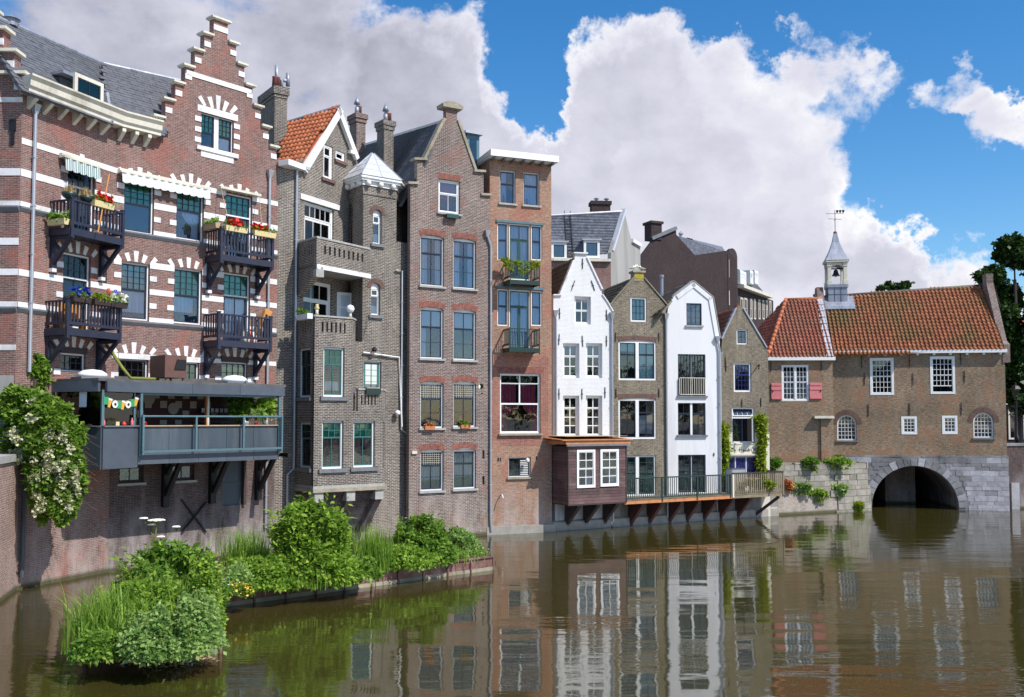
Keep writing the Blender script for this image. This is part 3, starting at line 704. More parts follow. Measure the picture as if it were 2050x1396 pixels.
def mound(n, c, W_, D, Ht, rng=RNG, depthk=.2, seed=None):
    """leaf centres filling a lumpy mound that reaches down to its base"""
    t = rng.uniform(0, 2*PI, n); r = np.sqrt(rng.uniform(0, 1, n)); x = r*np.cos(t); y = r*np.sin(t); s = rng.uniform(0, 9, 4)
    k = 34; cx = rng.uniform(-1, 1, (k, 2)); hf = rng.uniform(.55, 1.22, k); d2 = ((x[:, None]-cx[None, :, 0])**2+(y[:, None]-cx[None, :, 1])**2); ni = d2.argmin(1); dn = np.sqrt(d2.min(1))
    lump = hf[ni]*(1-np.minimum(.45, dn*1.1))
    top = (1-r**2.4)**.5*lump; z = top*(1-np.minimum(.97, rng.exponential(depthk, n)))
    return np.stack([c[0]+x*W_*(1+.12*np.sin(z*9+s[0])), c[1]+y*D, c[2]+z*Ht], 1)+rng.normal(0, .03, (n, 3))
# ================================================================== facades (positions read off the waterline)
C1 = Fac(onz(215, 1146), R(49.7))
B1 = Fac(C1.at(-4.06*math.cos(R(18.3))*0-0)[:2], R(68)); B1 = Fac((C1.o.x-4.06*math.cos(R(68)), C1.o.y-4.06*math.sin(R(68))), R(68))
A1 = Fac((B1.o.x-3.2, B1.o.y), 0.0)
B1L = 4.06; C1L = C1.u(548, 1104)
def rect(Fc, xl, yt, xr, yb): 
    u0, v1 = Fc.uv(xl, yt); u1, v0 = Fc.uv(xr, yb); return (u0, u1, v0, v1)
def planept(px, py, org, nrm):
    d = ray(px, py); c = Vector((0, 0, H)); t = (Vector(org)-c).dot(nrm)/d.dot(nrm); return c+d*t
def roofpx(B, org, ex, ey, pts, m, **k):
    ex = Vector(ex).normalized(); ey = Vector(ey).normalized(); nz = ex.cross(ey).normalized(); ey = nz.cross(ex)
    P = []
    for p in pts:
        q = planept(p[0], p[1], org, nz)-Vector(org); P.append((q.dot(ex), q.dot(ey)))
    return roof(B, org, ex, ey, P, m, **k)
Z = Vector((0, 0, 1))
def W3(Fc, u, z, y=0): a = Fc.at(u, y); return Vector((a[0], a[1], z))

# ------------------------------------------------------------------ house 1: banded brick with stepped gable
h1 = root('stepped_gable_house', 'large purple brick house with white bands and a tall stepped gable, leftmost of the row', 'house', C1.M)
vl = {k: (C1.v(x, y0), C1.v(x, y1)) for k, (x, y0, y1) in dict(a=(422, 376, 386), c=(330, 410, 422.5), e=(307, 462, 471), f=(325, 529, 541), g=(325, 582, 593), h=(300, 636, 645), i=(305, 711, 720.5)).items()}
vl = {k: (min(v), max(v)) for k, v in vl.items()}
wC = [('W', (249.2, 353, 307, 471)), ('W', (354, 365, 407, 485)), ('D', (452, 385, 503, 545)), ('W', (243, 523, 298, 643)), ('W', (349, 535, 403, 651)), ('D', (448, 545, 499, 705)),
      ('L', (237, 718, 296, 762)), ('L', (344, 724, 398, 768)), ('L', (443, 724, 495, 768))]
wB = [('D', (136, 326, 187, 490)), ('D', (127, 504, 179, 660)), ('L', (121, 706, 171, 746))]
# gable steps
capL = [(425, 38), (404, 71), (384, 104), (362, 136), (341, 170), (321, 204), (299, 240)]; capR = [(461, 50), (478, 93), (494, 133), (512, 178), (527, 213), (543, 255), (559, 294)]
uc = C1.u(443, 60); pitch = []; edges = []
for i, (l, r) in enumerate(zip([430, 412, 391, 369, 348, 328, 308], [458, 474, 490, 507, 522, 538, 551])):
    ul = C1.u(l, capL[i][1]+8); ur = C1.u(r, capR[i][1]+8); vv = (C1.v(*capL[i])+C1.v(*capR[i]))/2; edges.append(((ur-ul)/2, vv))
cs = sum((C1.u(l, y+8)+C1.u(r, y2+8))/2 for l, r, y, y2 in [(430, 458, 38, 50), (391, 490, 104, 133), (348, 522, 170, 213), (308, 551, 240, 294)])/4
uc = cs
hw = [min(e[0], C1L-uc-.02) for e in edges]; vs_ = [e[1] for e in edges]
st0 = .22; dst = (hw[-1]-hw[0])/6; hw = [hw[0]+dst*i for i in range(7)]; dv = (vs_[0]-vs_[-1])/6; vs_ = [vs_[0]-dv*i for i in range(7)]
print('H1: len', round(C1L, 2), 'gable', [round(x, 2) for x in hw], [round(x, 2) for x in vs_], 'uc', round(uc, 2), {k: [round(t, 2) for t in v] for k, v in vl.items()})
print('H1 B band check c', [round(B1.v(80, y), 2) for y in (357, 373)], 'eave', [round(B1.v(45, 200), 2), round(B1.v(218, 262), 2), round(C1.v(225, 262), 2), round(C1.v(310, 290), 2)])
veave = C1.v(225, 262)+.1      # under the cornice
vsplit = C1.v(300, 765)-.35
out = [(0, vsplit), (C1L, vsplit)]
for i in range(6, -1, -1):
    out += [(uc+hw[i], vs_[i+1] if i < 6 else vs_[6]-dv), (uc+hw[i], vs_[i])]
out = [(0, vsplit), (C1L, vsplit), (C1L, vs_[6]-dv*.5), (uc+hw[6], vs_[6]-dv*.5)] if C1L > uc+hw[6]+.03 else [(0, vsplit), (uc+hw[6], vsplit)]
for i in range(6, -1, -1): out += ([] if i == 6 else [(uc+hw[i], vs_[i+1])])+[(uc+hw[i], vs_[i])]
for i in range(0, 7): out += [(uc-hw[i], vs_[i])]+([(uc-hw[i], vs_[i+1])] if i < 6 else [])
out += [(uc-hw[6], veave), (0, veave)]
def gridwin(Fc, kind, r, split, gl='glass_green', bh=None, low='glass_blue', bh2=()):
    q = rect(Fc, *r)
    if kind == 'W': w = window(h1, Fc, q, [(split, 4, 4, gl), (1-split, 1, 1, low)], sm='navy_sash', fw=.055, sill=None, behind=bh)
    elif kind == 'D': 
        w = window(h1, Fc, q, [(split, 4, 3, gl), (1-split, 2, 1, low, .09)], sm='navy_sash', fw=.06, behind=bh)
        mk('transom', MB().box(q[0]+.06, q[1]-.06, .08, .19, q[3]-.06-(q[3]-q[2]-.12)*split-.03, q[3]-.06-(q[3]-q[2]-.12)*split+.03), M_['white_paint'], w)
    else: w = window(h1, Fc, q, [(1, 4, 2, gl)], sm='navy_sash', fw=.05, behind=bh)
    return q
qs = []
qs.append(gridwin(C1, 'W', wC[0][1], .47, 'glass_green', [('blind', 'green_glow', 0, 1, .5, 1)]))
qs.append(gridwin(C1, 'W', wC[1][1], .47, 'glass_green', [('blind', 'green_glow', 0, 1, .5, 1), ('tied', 'lace', .3, .95, .0, .5, 1)]))
qs.append(gridwin(C1, 'D', wC[2][1], .28, 'glass_green', [('blind', 'green_glow', 0, 1, .7, 1)]))
qs.append(gridwin(C1, 'W', wC[3][1], .47, 'glass_tint', [('curtain', 'aqua_blind', 0, 1, .5, 1), ('curtain', 'lace', 0, 1, .12, .5)]))
qs.append(gridwin(C1, 'W', wC[4][1], .49, 'glass_tint', [('curtain', 'green_bright', 0, 1, .5, 1), ('curtain', 'lace', 0, .85, .2, .5)]))
qs.append(gridwin(C1, 'D', wC[5][1], .28, 'glass_green', [('blind', 'green_glow', 0, 1, .7, 1), ('curtain', 'lace', 0, 1, 0, .68)]))
qs.append(gridwin(C1, 'L', wC[6][1], 1, 'glass_dark')); qs.append(gridwin(C1, 'L', wC[7][1], 1, 'glass_tint', [('blind', 'lime_glow', 0, 1, 0, 1)])); qs.append(gridwin(C1, 'L', wC[8][1], 1, 'glass_tint', [('blind', 'lime_glow', 0, 1, 0, .8)]))
qb = [gridwin(B1, 'D', wB[0][1], .27, 'glass_tint', [('blind', 'green_glow', 0, 1, .7, 1)]), gridwin(B1, 'D', wB[1][1], .32, 'glass_green', [('blind', 'green_glow', 0, 1, .7, 1), ('curtain', 'lace', 0, 1, 0, .66)]), gridwin(B1, 'L', wB[2][1], 1, 'glass_dark')]
# gable window: two sashes beside a broad white mullion
gq = rect(C1, 403, 224, 467, 308)
window(h1, C1, gq, [(.55, 3, 3, 'glass_green'), (.45, 1, 1, 'glass_clear')], sm='navy_sash', fw=.04, mull=(2, .2), fm='white_stone', behind=[('blind', 'green_bright', 0, 1, .5, 1), ('blind', 'lace', .55, 1, 0, .4)])
gl_ = []
def stone(u0, u1, v0, v1, Fc=C1, y=-.03, name='stone_block', m='white_stone', d=.06): block(name, M_[m], h1, Fc.M, u0, u1, y, y+d, v0, v1)
stone(gq[0]-.18, gq[1]+.18, gq[3]+.003, gq[3]+.26, name='lintel'); stone(gq[0]-.2, gq[1]+.2, gq[2]-.17, gq[2]-.003, y=-.08, d=.12, name='sill'); stone(gq[0], gq[1], gq[2]-.42, gq[2]-.172, name='apron')
for k in range(3):
    zz = gq[2]+.12+k*(gq[3]-gq[2]-.2)/2.8
    stone(gq[0]-.28, gq[0]-.003, zz, zz+.2); stone(gq[1]+.003, gq[1]+.28, zz+.1, zz+.3)
fan(h1, C1, (gq[0]+gq[1])/2, gq[3]+.27, .62, h=.58)
wall(h1, C1, M_['brick_purple'], out)
# lower sooty wall of segment C
hc = []
for r, m in (((238, 934, 287, 966), 'rust_wood'), ((344, 930, 389, 961), 'rust_wood')):
    q = rect(C1, *r); hc.append([(q[0], q[2]), (q[1], q[2]), (q[1], q[3]), (q[0], q[3])]); window(h1, C1, q, [(1, 2, 1, 'glass_dark')], fm='dark_wood', sm='dark_wood', hole=False, sill=.08)
q = rect(C1, 446, 925, 488, 1010); hc.append([(q[0], q[2]), (q[1], q[2]), (q[1], q[3]), (q[0], q[3])])
mk('hatch_door', MB().box(q[0], q[1], .06, .1, q[2], q[3]).box(q[0], q[1], .03, .06, (q[2]+q[3])/2-.04, (q[2]+q[3])/2+.04), M_['panel_grey'], h1, C1.M)
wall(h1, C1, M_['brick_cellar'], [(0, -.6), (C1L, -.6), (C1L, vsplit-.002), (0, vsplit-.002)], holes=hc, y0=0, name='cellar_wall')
wall(h1, B1, M_['brick_purple'], [(0, -.6), (B1L, -.6), (B1L, veave), (0, veave)])
wall(h1, A1, M_['brick_purple'], [(0, -.6), (3.2, -.6), (3.2, A1.v(28, 205)), (0, A1.v(28, 205))], holes=[])
mk('return_wall', MB().box(C1L-.3, C1L, .3, 6, 0, vs_[6]), M_['brick_purple'], h1, C1.M)
room(h1, C1, .1, C1L-.1, 0, veave); room(h1, B1, .1, B1L-.1, 0, veave)
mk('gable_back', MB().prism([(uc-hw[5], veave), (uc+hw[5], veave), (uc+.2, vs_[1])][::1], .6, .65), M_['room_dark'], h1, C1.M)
def bandrow(Fc, L0, L1, v0, v1, ex, m='white_stone', y=-.018, name='stone_band'):
    iv = sorted([(q[0], q[1]) for q in ex if q[2] < v1 and q[3] > v0]); u = L0
    for a, b in iv+[(L1, L1)]:
        if a-u > .06: stone(u, a-.002, v0, v1, Fc, y, name, m, -y+.03)
        u = max(u, b+.002)
for key in 'acefghi':
    v0, v1 = vl[key]
    if key not in 'fi' : bandrow(B1, .02, B1L, v0, v1, qb)
    bandrow(C1, 0, C1L, v0, v1, qs)
    if key != 'a': stone(0, 3.2, v0, v1, A1, -.018, 'stone_band')
for key in 'eh':           # grey moulded string courses
    v0 = vl[key][0]
    for Fc, L, ex in ((B1, B1L, qb), (C1, C1L, qs), (A1, 3.2, [])):
        iv = sorted([(q[0], q[1]) for q in ex if q[2] < v0-.05 and q[3] > v0-.17]); u = 0.0
        for a, b in iv+[(L, L)]:
            if a-u > .06: mk('string_course', MB().prism([(0, 0), (0, 0)], 0, 0) if False else MB().add([(u, -.02, v0-.17), (a-.002, -.02, v0-.17), (u, -.09, v0-.06), (a-.002, -.09, v0-.06), (u, -.09, v0-.003), (a-.002, -.09, v0-.003), (u, .02, v0-.003), (a-.002, .02, v0-.003), (u, .02, v0-.17), (a-.002, .02, v0-.17)], [(0, 1, 3, 2), (2, 3, 5, 4), (4, 5, 7, 6), (8, 9, 1, 0), (0, 2, 4, 6, 8), (1, 9, 7, 5, 3)]), M_['grey_moulding'], h1, Fc.M)
            u = b+.002
mid = lambda a, b: ((vl[a][0]+vl[a][1])/2+(vl[b][0]+vl[b][1])/2)/2
for Fc, ql in ((C1, qs), (B1, qb)):
    for i, q in enumerate(ql):
        for zz in (mid('a', 'c'), mid('c', 'e'), mid('f', 'g'), mid('g', 'h'), vl['i'][0]-.62):
            if q[2]-.3 < zz < q[3]: stone(q[0]-.28, q[0]-.003, zz-.1, zz+.1, Fc); stone(q[1]+.003, q[1]+.28, zz-.1, zz+.1, Fc)
        if q[3] < vl['h'][0]: 
            mk('lintel', MB().box(q[0]-.02, q[1]+.02, -.06, .09, q[3]+.002, q[3]+.2), M_['white_stone' if i in (6, 7) and Fc is C1 else 'dark_wood'], h1, Fc.M)
            fan(h1, Fc, (q[0]+q[1])/2, q[3]+.21, (q[1]-q[0])/2+.12)
        else: fan(h1, Fc, (q[0]+q[1])/2, q[3]+.03, (q[1]-q[0])/2+.1)
# quoins and copings of the stepped gable
for i in range(7):
    for s in (-1, 1):
        e = uc+s*hw[i]; inn = uc+s*(hw[i-1]+.02) if i else uc
        x0, x1 = sorted((e+s*.12, inn-s*.0))
        if i == 0 and s == 1: continue
        if i == 0: x0, x1 = uc-hw[0]-.12, uc+hw[0]+.12
        if s == 1: x1 = min(x1, C1L+.10) 
        mk('coping', MB().box(x0, x1, -.13, .38, vs_[i]+.04, vs_[i]+.12).box(x0+.05, x1-.05, -.07, .33, vs_[i]+.001, vs_[i]+.04), M_['cream_paint'], h1, C1.M)
        if i: a, b = sorted((e-s*.003*0, e-s*.28)); stone(a, b, vs_[i]-.45, vs_[i]-.24)
stone(uc-hw[0], uc+hw[0], vs_[0]-.42, vs_[0]-.2)
stone(uc-hw[3]+.05, uc+hw[3]-.05, vs_[3]-.30, vs_[3]-.1, name='stone_band')
# cornice with brackets
prof = [(.0, 0), (.42, .02), (.42, .14), (.50, .20), (.52, .38), (.62, .50), (.62, .56), (0, .56)]      # (out, up)
def cornice(B, Fc, u0, u1, z, prof, m='cream_paint', name='cornice', miter0=0.0, miter1=0.0, rear=.25):
    vs = []; n = len(prof)
    for u, mt in ((u0, miter0), (u1, miter1)):
        for o, h in prof: vs.append((u+mt*o, -o if o else rear, z+h))
    return mk(name, MB().add(vs, [tuple(range(n))[::-1], tuple(range(n, 2*n))]+[(i, (i+1) % n, (i+1) % n+n, i+n) for i in range(n)]), M_[m], B, Fc.M)
ce = uc-hw[6]+.02
tn = math.tan(R(18.3)/2)
cornice(h1, B1, .0, B1L, veave, prof, miter0=-.25, miter1=-tn); cornice(h1, C1, 0.0, ce, veave, prof, miter0=tn)
for Fc, us in ((B1, [.25+.62*i for i in range(6)]), (C1, [.12, .62, 1.12, 1.62])):
    for u in us:
        if Fc is C1 and u > ce-.1: continue
        mk('cornice_bracket', MB().add([(u-.07, -.001, veave-.42), (u+.07, -.001, veave-.42), (u-.07, -.001, veave-.003), (u+.07, -.001, veave-.003), (u-.07, -.38, veave-.14), (u+.07, -.38, veave-.14), (u-.07, -.38, veave-.003), (u+.07, -.38, veave-.003)],
            [(0, 1, 5, 4), (4, 5, 7, 6), (6, 7, 3, 2), (0, 4, 6, 2), (1, 3, 7, 5)]), M_['cream_paint'], h1, Fc.M)
# slate roofs
pit = R(50); rv = veave+.5
for Fc, pts, nm in ((B1, [(44, 180), (229, 248), (205, 128), (-60, 12)], ''), (C1, [(218, 243), (330, 272), (372, 165), (205, 128)], '')):
    ey = -Fc.n*math.cos(pit)+Z*math.sin(pit)
    roofpx(h1, W3(Fc, 0, rv, -.0), Fc.e, ey, pts, 'slate', w=.36, l=.17, flat=True, single=300 if Fc is B1 else 300, tname='slate_tile', stag=True)
ey = -B1.n*math.cos(pit)+Z*math.sin(pit); nz = B1.e.cross(ey)
p0 = planept(205, 128, W3(B1, 0, rv), nz); p1 = planept(224, 246, W3(B1, 0, rv), nz); p2 = planept(-60, 12, W3(B1, 0, rv), nz); p3 = planept(372, 165, W3(C1, 0, rv), C1.e.cross(-C1.n*math.cos(pit)+Z*math.sin(pit)))
mk('roof_valley_lead', MB().bar(p1+Vector((0, 0, .03)), p0+Vector((0, 0, .03)), .10), M_['zinc'], h1, Matrix.Identity(4))
mk('ridge_lead', MB().tube([p2, p0, p3], .09), M_['lead'], h1, Matrix.Identity(4))
mk('roof_cowl', MB().lathe([(.22, -.1), (.22, .12), (.32, .14), (.05, .28)], planept(22, 47, W3(B1, 0, rv), nz)), M_['lead'], h1, Matrix.Identity(4))
# dormer on segment B
dq = (B1.uv(129, 158, -.2)[0], B1.uv(186, 222, -.2)[0], B1.uv(129, 212, -.2)[1], B1.uv(129, 148, -.2)[1])
du0, du1, dz0, dz1 = dq; dM = B1.M @ Matrix.Translation((0, .25, 0)); FD = Fac(B1.at(0, -.25), B1.a)
dm = mk('dormer', MB().box(du0+.05, du1-.05, .2, 2.2, dz0, dz1-.05), M_['slate'], h1, dM)
window(dm, FD, (du0, du1, dz0, dz1), [(1, 2, 1, 'glass_green', .05)], fm='cream_paint', sm='navy_sash', fw=.13, rec=-.04, hole=False, behind=[('blind', 'lime_glow', 0, 1, 0, .5)])
mk('dormer_roof', MB().box(du0-.12, du1+.12, -.12, 2.3, dz1, dz1+.1), M_['lead'], dm, dM)
mk('dormer_flashing', MB().bar((du0-.06, .1, dz0-.05), (du0-.06, 1.9, dz1-.02), .05), M_['zinc'], dm, dM)
# left neighbour gable on segment A (its steps rise against the roof)
for i, (x, y) in enumerate([(52, 150), (33, 105), (12, 60), (-12, 20)]):
    zt = A1.v(x, y); zb = A1.v(28, 205) if i == 0 else zprev; xr = A1.u(x-5, y)
    mk('gable_step', MB().box(0, xr, 0, .45, zb+.001, zt), M_['brick_purple'], h1, A1.M); mk('coping', MB().box(xr-.9, xr+.14, -.14, .5, zt+.001, zt+.1), M_['cream_paint'], h1, A1.M)
    stone(xr-.3, xr+.003, zt-.5, zt-.28, A1, -.02); zprev = zt
stone(-.0, 3.22, A1.v(28, 205), A1.v(28, 195), A1, -.02, 'stone_band')
mk('wall_plaque', MB().box(A1.u(5), A1.u(18), -.05, 0, A1.v(5, 262), A1.v(5, 240)).box(A1.u(8), A1.u(15), -.05, 0, A1.v(5, 290), A1.v(5, 262)), M_['black_iron'], h1, A1.M)
# drainpipes
u1_ = B1.u(67, 235); pipe(h1, B1, [(u1_, B1.v(67, 222)), (u1_, B1.v(50, 705)), (u1_, B1.v(50, 745))], 'zinc', .06, head=True)
u2_ = C1.u(536, 500); pipe(h1, C1, [(u2_, C1.v(541, 352)), (u2_, C1.v(530, 770)), (u2_, 5.0), (u2_, 1.0)], 'zinc', .055, head=True)
# tie-bar cross on the cellar wall
a = C1.uv(362, 1000); b = C1.uv(411, 1065); c_ = C1.uv(411, 1005); d_ = C1.uv(363, 1064)
mk('tie_bar', MB().bar((a[0], -.05, a[1]), (b[0], -.05, b[1]), .09, .05).bar((c_[0], -.09, c_[1]), (d_[0], -.09, d_[1]), .09, .05), M_['black_iron'], h1, C1.M)
# chimney stack rising beside the gable
chm = root('chimney_stack', 'tall sooty brick chimney with round pots right of the stepped gable', 'chimney', Matrix.Translation(W3(C1, C1.u(552, 300), 0, 2.6)) @ Matrix.Rotation(C1.a-.25, 4, 'Z'))
FCh = Fac(W3(C1, C1.u(552, 300), 0, 2.6), C1.a-.25); zc0 = FCh.v(552, 330); zc1 = FCh.v(552, 172)
ca, cb = FCh.u(550, 200), FCh.u(575, 200)
mk('stack', MB().box(ca, cb, 0, 1.9, 10, zc1).box(ca-.08, cb+.08, -.08, 1.98, zc1-.35, zc1).box(ca-.03, cb+.03, -.03, 1.93, zc1-.5, zc1-.352), M_['brick_grey'], chm, FCh.M)
for i, t in enumerate((.25, .5)): mk('chimney_pot', MB().lathe([(.14, 0), (.11, .5), (.13, .55)], (ca+(cb-ca)*t, .4, zc1)), M_['terracotta_dark'], chm, FCh.M, smooth=True)
mk('chimney_cowl', MB().tube([(ca+(cb-ca)*.8, .4, zc1), (ca+(cb-ca)*.8, .4, zc1+.45), (ca+(cb-ca)*.8-.25, .4, zc1+.6), (ca+(cb-ca)*.8-.25, .4, zc1+1.1)], .09).tube([(ca+(cb-ca)*.8, .4, zc1+.45), (ca+(cb-ca)*.8+.3, .4, zc1+.5)], .08).tube([(ca+(cb-ca)*.8+.3, .4, zc1+.25), (ca+(cb-ca)*.8+.3, .4, zc1+.85)], .1), M_['lead'], chm, FCh.M, smooth=True)

# balconies of house 1
def balpx(Fc, xl, xr, ytl, ybl, dep, **k):
    """front corner pixels (left/right x), y of the handrail and of the deck underside at the left corner"""
    u0, z1 = Fc.uv(xl, ytl, dep); z0 = Fc.v(xl, ybl, dep); u1 = Fc.u(xr, (ytl+ybl)/2+25, dep)
    return balcony(h1, Fc, u0, u1, z0, z1, dep, **k), (u0, u1, z0, z1)
bb1, g1 = balpx(B1, 143, 246, 398, 466, .95, m='navy_wood'); bb2, g2 = balpx(B1, 134, 240, 600, 667, .95, m='navy_wood')
bb3, g3 = balpx(C1, 442, 546, 457, 518, 1.0, m='navy_wood'); bb4, g4 = balpx(C1, 437, 542, 627, 690, 1.0, m='navy_wood')
print('balconies', [tuple(round(x, 2) for x in g) for g in (g1, g2, g3, g4)])
# awnings
def awning(Fc, xl, yl, xr, m, m2, h=.42, dep=.28, nm='awning'):
    u0, z = Fc.uv(xl, yl, dep); u1 = Fc.u(xr, yl+30, dep)
    c = mk(nm, MB().box(u0-.05, u1+.05, -dep-.02, -.03, z-.07, z).box(u0-.04, u1+.04, -.18, -.03, z, z+.10), M_['cream_paint'], h1, Fc.M)
    n = int((u1-u0)/.05); vs = []
    for i in range(n+1):
        u = u0+(u1-u0)*i/n; sc = .055*abs(math.sin(i*PI/6)); y = -dep+.03*math.sin(i*PI/3)
        vs += [(u, y, z-.07), (u, y-.03, z-h-sc)]
    mk('valance', MB().add(vs, [(2*i, 2*i+1, 2*i+3, 2*i+2) for i in range(n)]), m, c)
def stripes(name, c1, c2, f=7.5):
    m = mat(name, c1, .8); nt = m.node_tree; w = nt.nodes.new('ShaderNodeTexWave'); w.bands_direction = 'X'; w.inputs['Scale'].default_value = f; tc = nt.nodes.new('ShaderNodeTexCoord'); nt.links.new(tc.outputs['Object'], w.inputs['Vector'])
    mx = nt.nodes.new('ShaderNodeMix'); mx.data_type = 'RGBA'; mx.inputs['A'].default_value = (*c1, 1); mx.inputs['B'].default_value = (*c2, 1); nt.links.new(w.outputs['Fac'], mx.inputs['Factor']); nt.links.new(mx.outputs['Result'], nt.nodes['Principled BSDF'].inputs['Base Color']); return m
aw1 = stripes('awning_white', (.72, .72, .72), (.60, .60, .62)); aw2 = stripes('awning_green', (.66, .70, .70), (.10, .20, .19), 4.5)
awning(B1, 133, 314, 203, None, None) if False else None
awning(B1, 131, 311, 202, aw2, None, h=.45); awning(C1, 245, 341, 421, aw1, None, h=.40)
ub, zb_ = C1.uv(441, 372, .25); mk('awning', MB().box(ub, C1.u(522, 385, .25), -.3, -.02, zb_-.1, zb_), M_['cream_paint'], h1, C1.M)
mk('awning_cord', MB().tube([(ub+.02, -.28, zb_-.1), (ub-.0, -.9, zb_-1.6)], .012, 5).tube([(C1.u(518, 385, .25), -.28, zb_-.1), (C1.u(512, 385, .25), -.8, zb_-1.9)], .012, 5), M_['raw_wood'], h1, C1.M)
# ================================================================== house 2: grey brick with stair turret, loggia and bays
o2 = onz(548, 1104); M2 = Fac((o2.x, o2.y), R(38))
L2 = M2.u(818, 1083)
h2 = root('turret_house', 'grey brick house with a white-capped stair turret, brick balconies and an orange tiled gable', 'house', M2.M)
uA, uT, uR_ = M2.u(600, 560), M2.u(726, 560), M2.u(792, 560)
# loggia: recessed wall from A, turret side wall from T, meeting at px 676
def meet(p, a, q, b):
    d1 = Vector((math.cos(a), math.sin(a))); d2 = Vector((math.cos(b), math.sin(b))); r = Vector((q[0]-p[0], q[1]-p[1]))
    det = d1.x*-d2.y+d2.x*d1.y; t = (r.x*-d2.y+d2.x*r.y)/det; return (p[0]+d1.x*t, p[1]+d1.y*t)
A_ = M2.at(uA); T_ = M2.at(uT)
GA = R(62); TB = R(180-52)
K_ = meet(A_, GA, T_, TB)
G2 = Fac(A_, GA); LG = math.hypot(K_[0]-A_[0], K_[1]-A_[1])
S2 = Fac(K_, TB+PI); LS = math.hypot(K_[0]-T_[0], K_[1]-T_[1])
print('H2: L', round(L2, 2), 'loggia wall', round(LG, 2), 'turret side', round(LS, 2), 'K px', px_of((K_[0], K_[1], 12))[0])
zt = M2.v(770, 378); zl = M2.v(727, 640); zTop = M2.v(575, 335)
mb_ = 'brick_grey'
# main lower wall with turret front and left strip as one slab (notched for the loggia)
for (xl, yt, xr, yb) in ((747, 419, 764, 490), (743, 566, 761, 632)):
    q = rect(M2, xl, yt, xr, yb); M2.holes.append([(q[0], q[2]), (q[1], q[2])]+arcpts(q[0], q[1], q[3]-(q[1]-q[0])/2, (q[1]-q[0])/2))
    w = window(h2, M2, (q[0], q[1], q[2], q[3]-.0), [(.28, 1, 1, 'glass_clear', .06), (.72, 1, 1, 'glass_clear', .03)], fm='white_paint', sm='white_paint', fw=.05, hole=False, arch=(q[1]-q[0])/2, rec=.12, behind=[('blind', 'lace', 0, 1, 0, .35)])
    mk('sill', MB().box(q[0]-.12, q[1]+.12, -.1, .1, q[2]-.14, q[2]-.003), M_['grey_moulding'], w)
    mb = MB(); n = 14; c = (q[0]+q[1])/2; zc = q[3]-(q[1]-q[0])/2; r0 = (q[1]-q[0])/2+.012
    for i in range(n):
        a = PI*(i+.5)/n; da = PI/n*.42; mb.prism([(c+r*math.cos(t), zc+r*math.sin(t)) for r, t in ((r0, a-da), (r0+.2, a-da*.9), (r0+.2, a+da*.9), (r0, a+da))], -.02, .05)
    mk('brick_arch', mb, M_['terracotta_brown'], h2, M2.M)
# green casement above the small brick balcony
q = rect(M2, 729, 723, 763, 782); window(h2, M2, (q[0], q[1], q[2], q[3]), [(1, 2, 4, 'glass_clear', .09)], fm='white_paint', sm='teal_sash', fw=.045, sill=.05, behind=[('blind', 'lace', 0, 1, 0, .2)])
zb2 = M2.v(575, 340)
wall(h2, M2, M_[mb_], [(0, -.6), (L2, -.6), (L2, M2.v(800, 500)), (uR_+.02, M2.v(800, 500)), (uR_+.02, zt), (uT, zt), (uT, zl-1), (uA, zl-1), (uA, zTop), (0, zTop)], thick=.3)
# recessed (loggia) wall with gable
zl0 = zl-1.0
GA_z = lambda x, y: G2.v(x, y)
apex = G2.uv(684, 232); eavz = G2.v(608, 325); ua_ = apex[0]
outG = [(0, zl0), (LG, zl0), (LG, eavz+.0), (ua_+ (LG-ua_)*1.0, apex[1]-(LG-ua_)*1.35), (ua_, apex[1]-.1), (.02, eavz)]
gw = []
# french doors of the upper loggia
q = rect(G2, 610, 402, 668, 497); q = (q[0], q[1], G2.v(640, 505), q[3])
window(h2, G2, q, [(.3, 5, 1, 'glass_clear', .05), (.7, 3, 1, 'glass_clear', .11)], fm='white_paint', sm='white_paint', fw=.09, behind=[('blind', 'amber_glass', .0, 1, .7, 1), ('curtain', 'lace', 0, 1, 0, .68)])
mk('lintel', MB().box(q[0]-.3, q[1]+.35, -.06, .1, q[3]+.02, q[3]+.26), M_['white_stone'], h2, G2.M)
q = rect(G2, 605, 558, 664, 660); q = (q[0]+.0, q[1], zl0+.2, q[3]); window(h2, G2, q, [(.33, 3, 1, 'glass_clear', .06), (.67, 3, 2, 'glass_clear', .12)], fm='white_paint', sm='white_paint', fw=.09, behind=[('blind', 'blind_white', 0, .8, .67, 1), ('curtain', 'lace', 0, .3, 0, .6)])
q = rect(G2, 648, 288, 665, 362); window(h2, G2, q, [(.3, 1, 1, 'glass_clear', .05), (.7, 1, 1, 'glass_clear', .05)], fm='white_paint', sm='white_paint', fw=.09, rec=.04, behind=[('curtain', 'lace', 0, .5, 0, .7)]); mk('sill', MB().box(q[0]-.15, q[1]+.15, -.1, .05, q[2]-.14, q[2]-.003), M_['terracotta_brown'], h2, G2.M)
q = rect(G2, 672, 300, 690, 326); window(h2, G2, q, [(1, 1, 1, 'glass_clear', .05)], fm='white_paint', sm='white_paint', fw=.08, rec=.04); mk('sill', MB().box(q[0]-.1, q[1]+.1, -.1, .05, q[2]-.14, q[2]-.003), M_['terracotta_brown'], h2, G2.M)
LGt = LG+1.6
wall(h2, G2, M_[mb_], [(0, zl0), (LGt, zl0), (LGt, apex[1]-(LGt-ua_)*1.5), (ua_, apex[1]-.12), (0, eavz)], thick=.3)
room(h2, G2, .1, LG, zl0, eavz, .9)
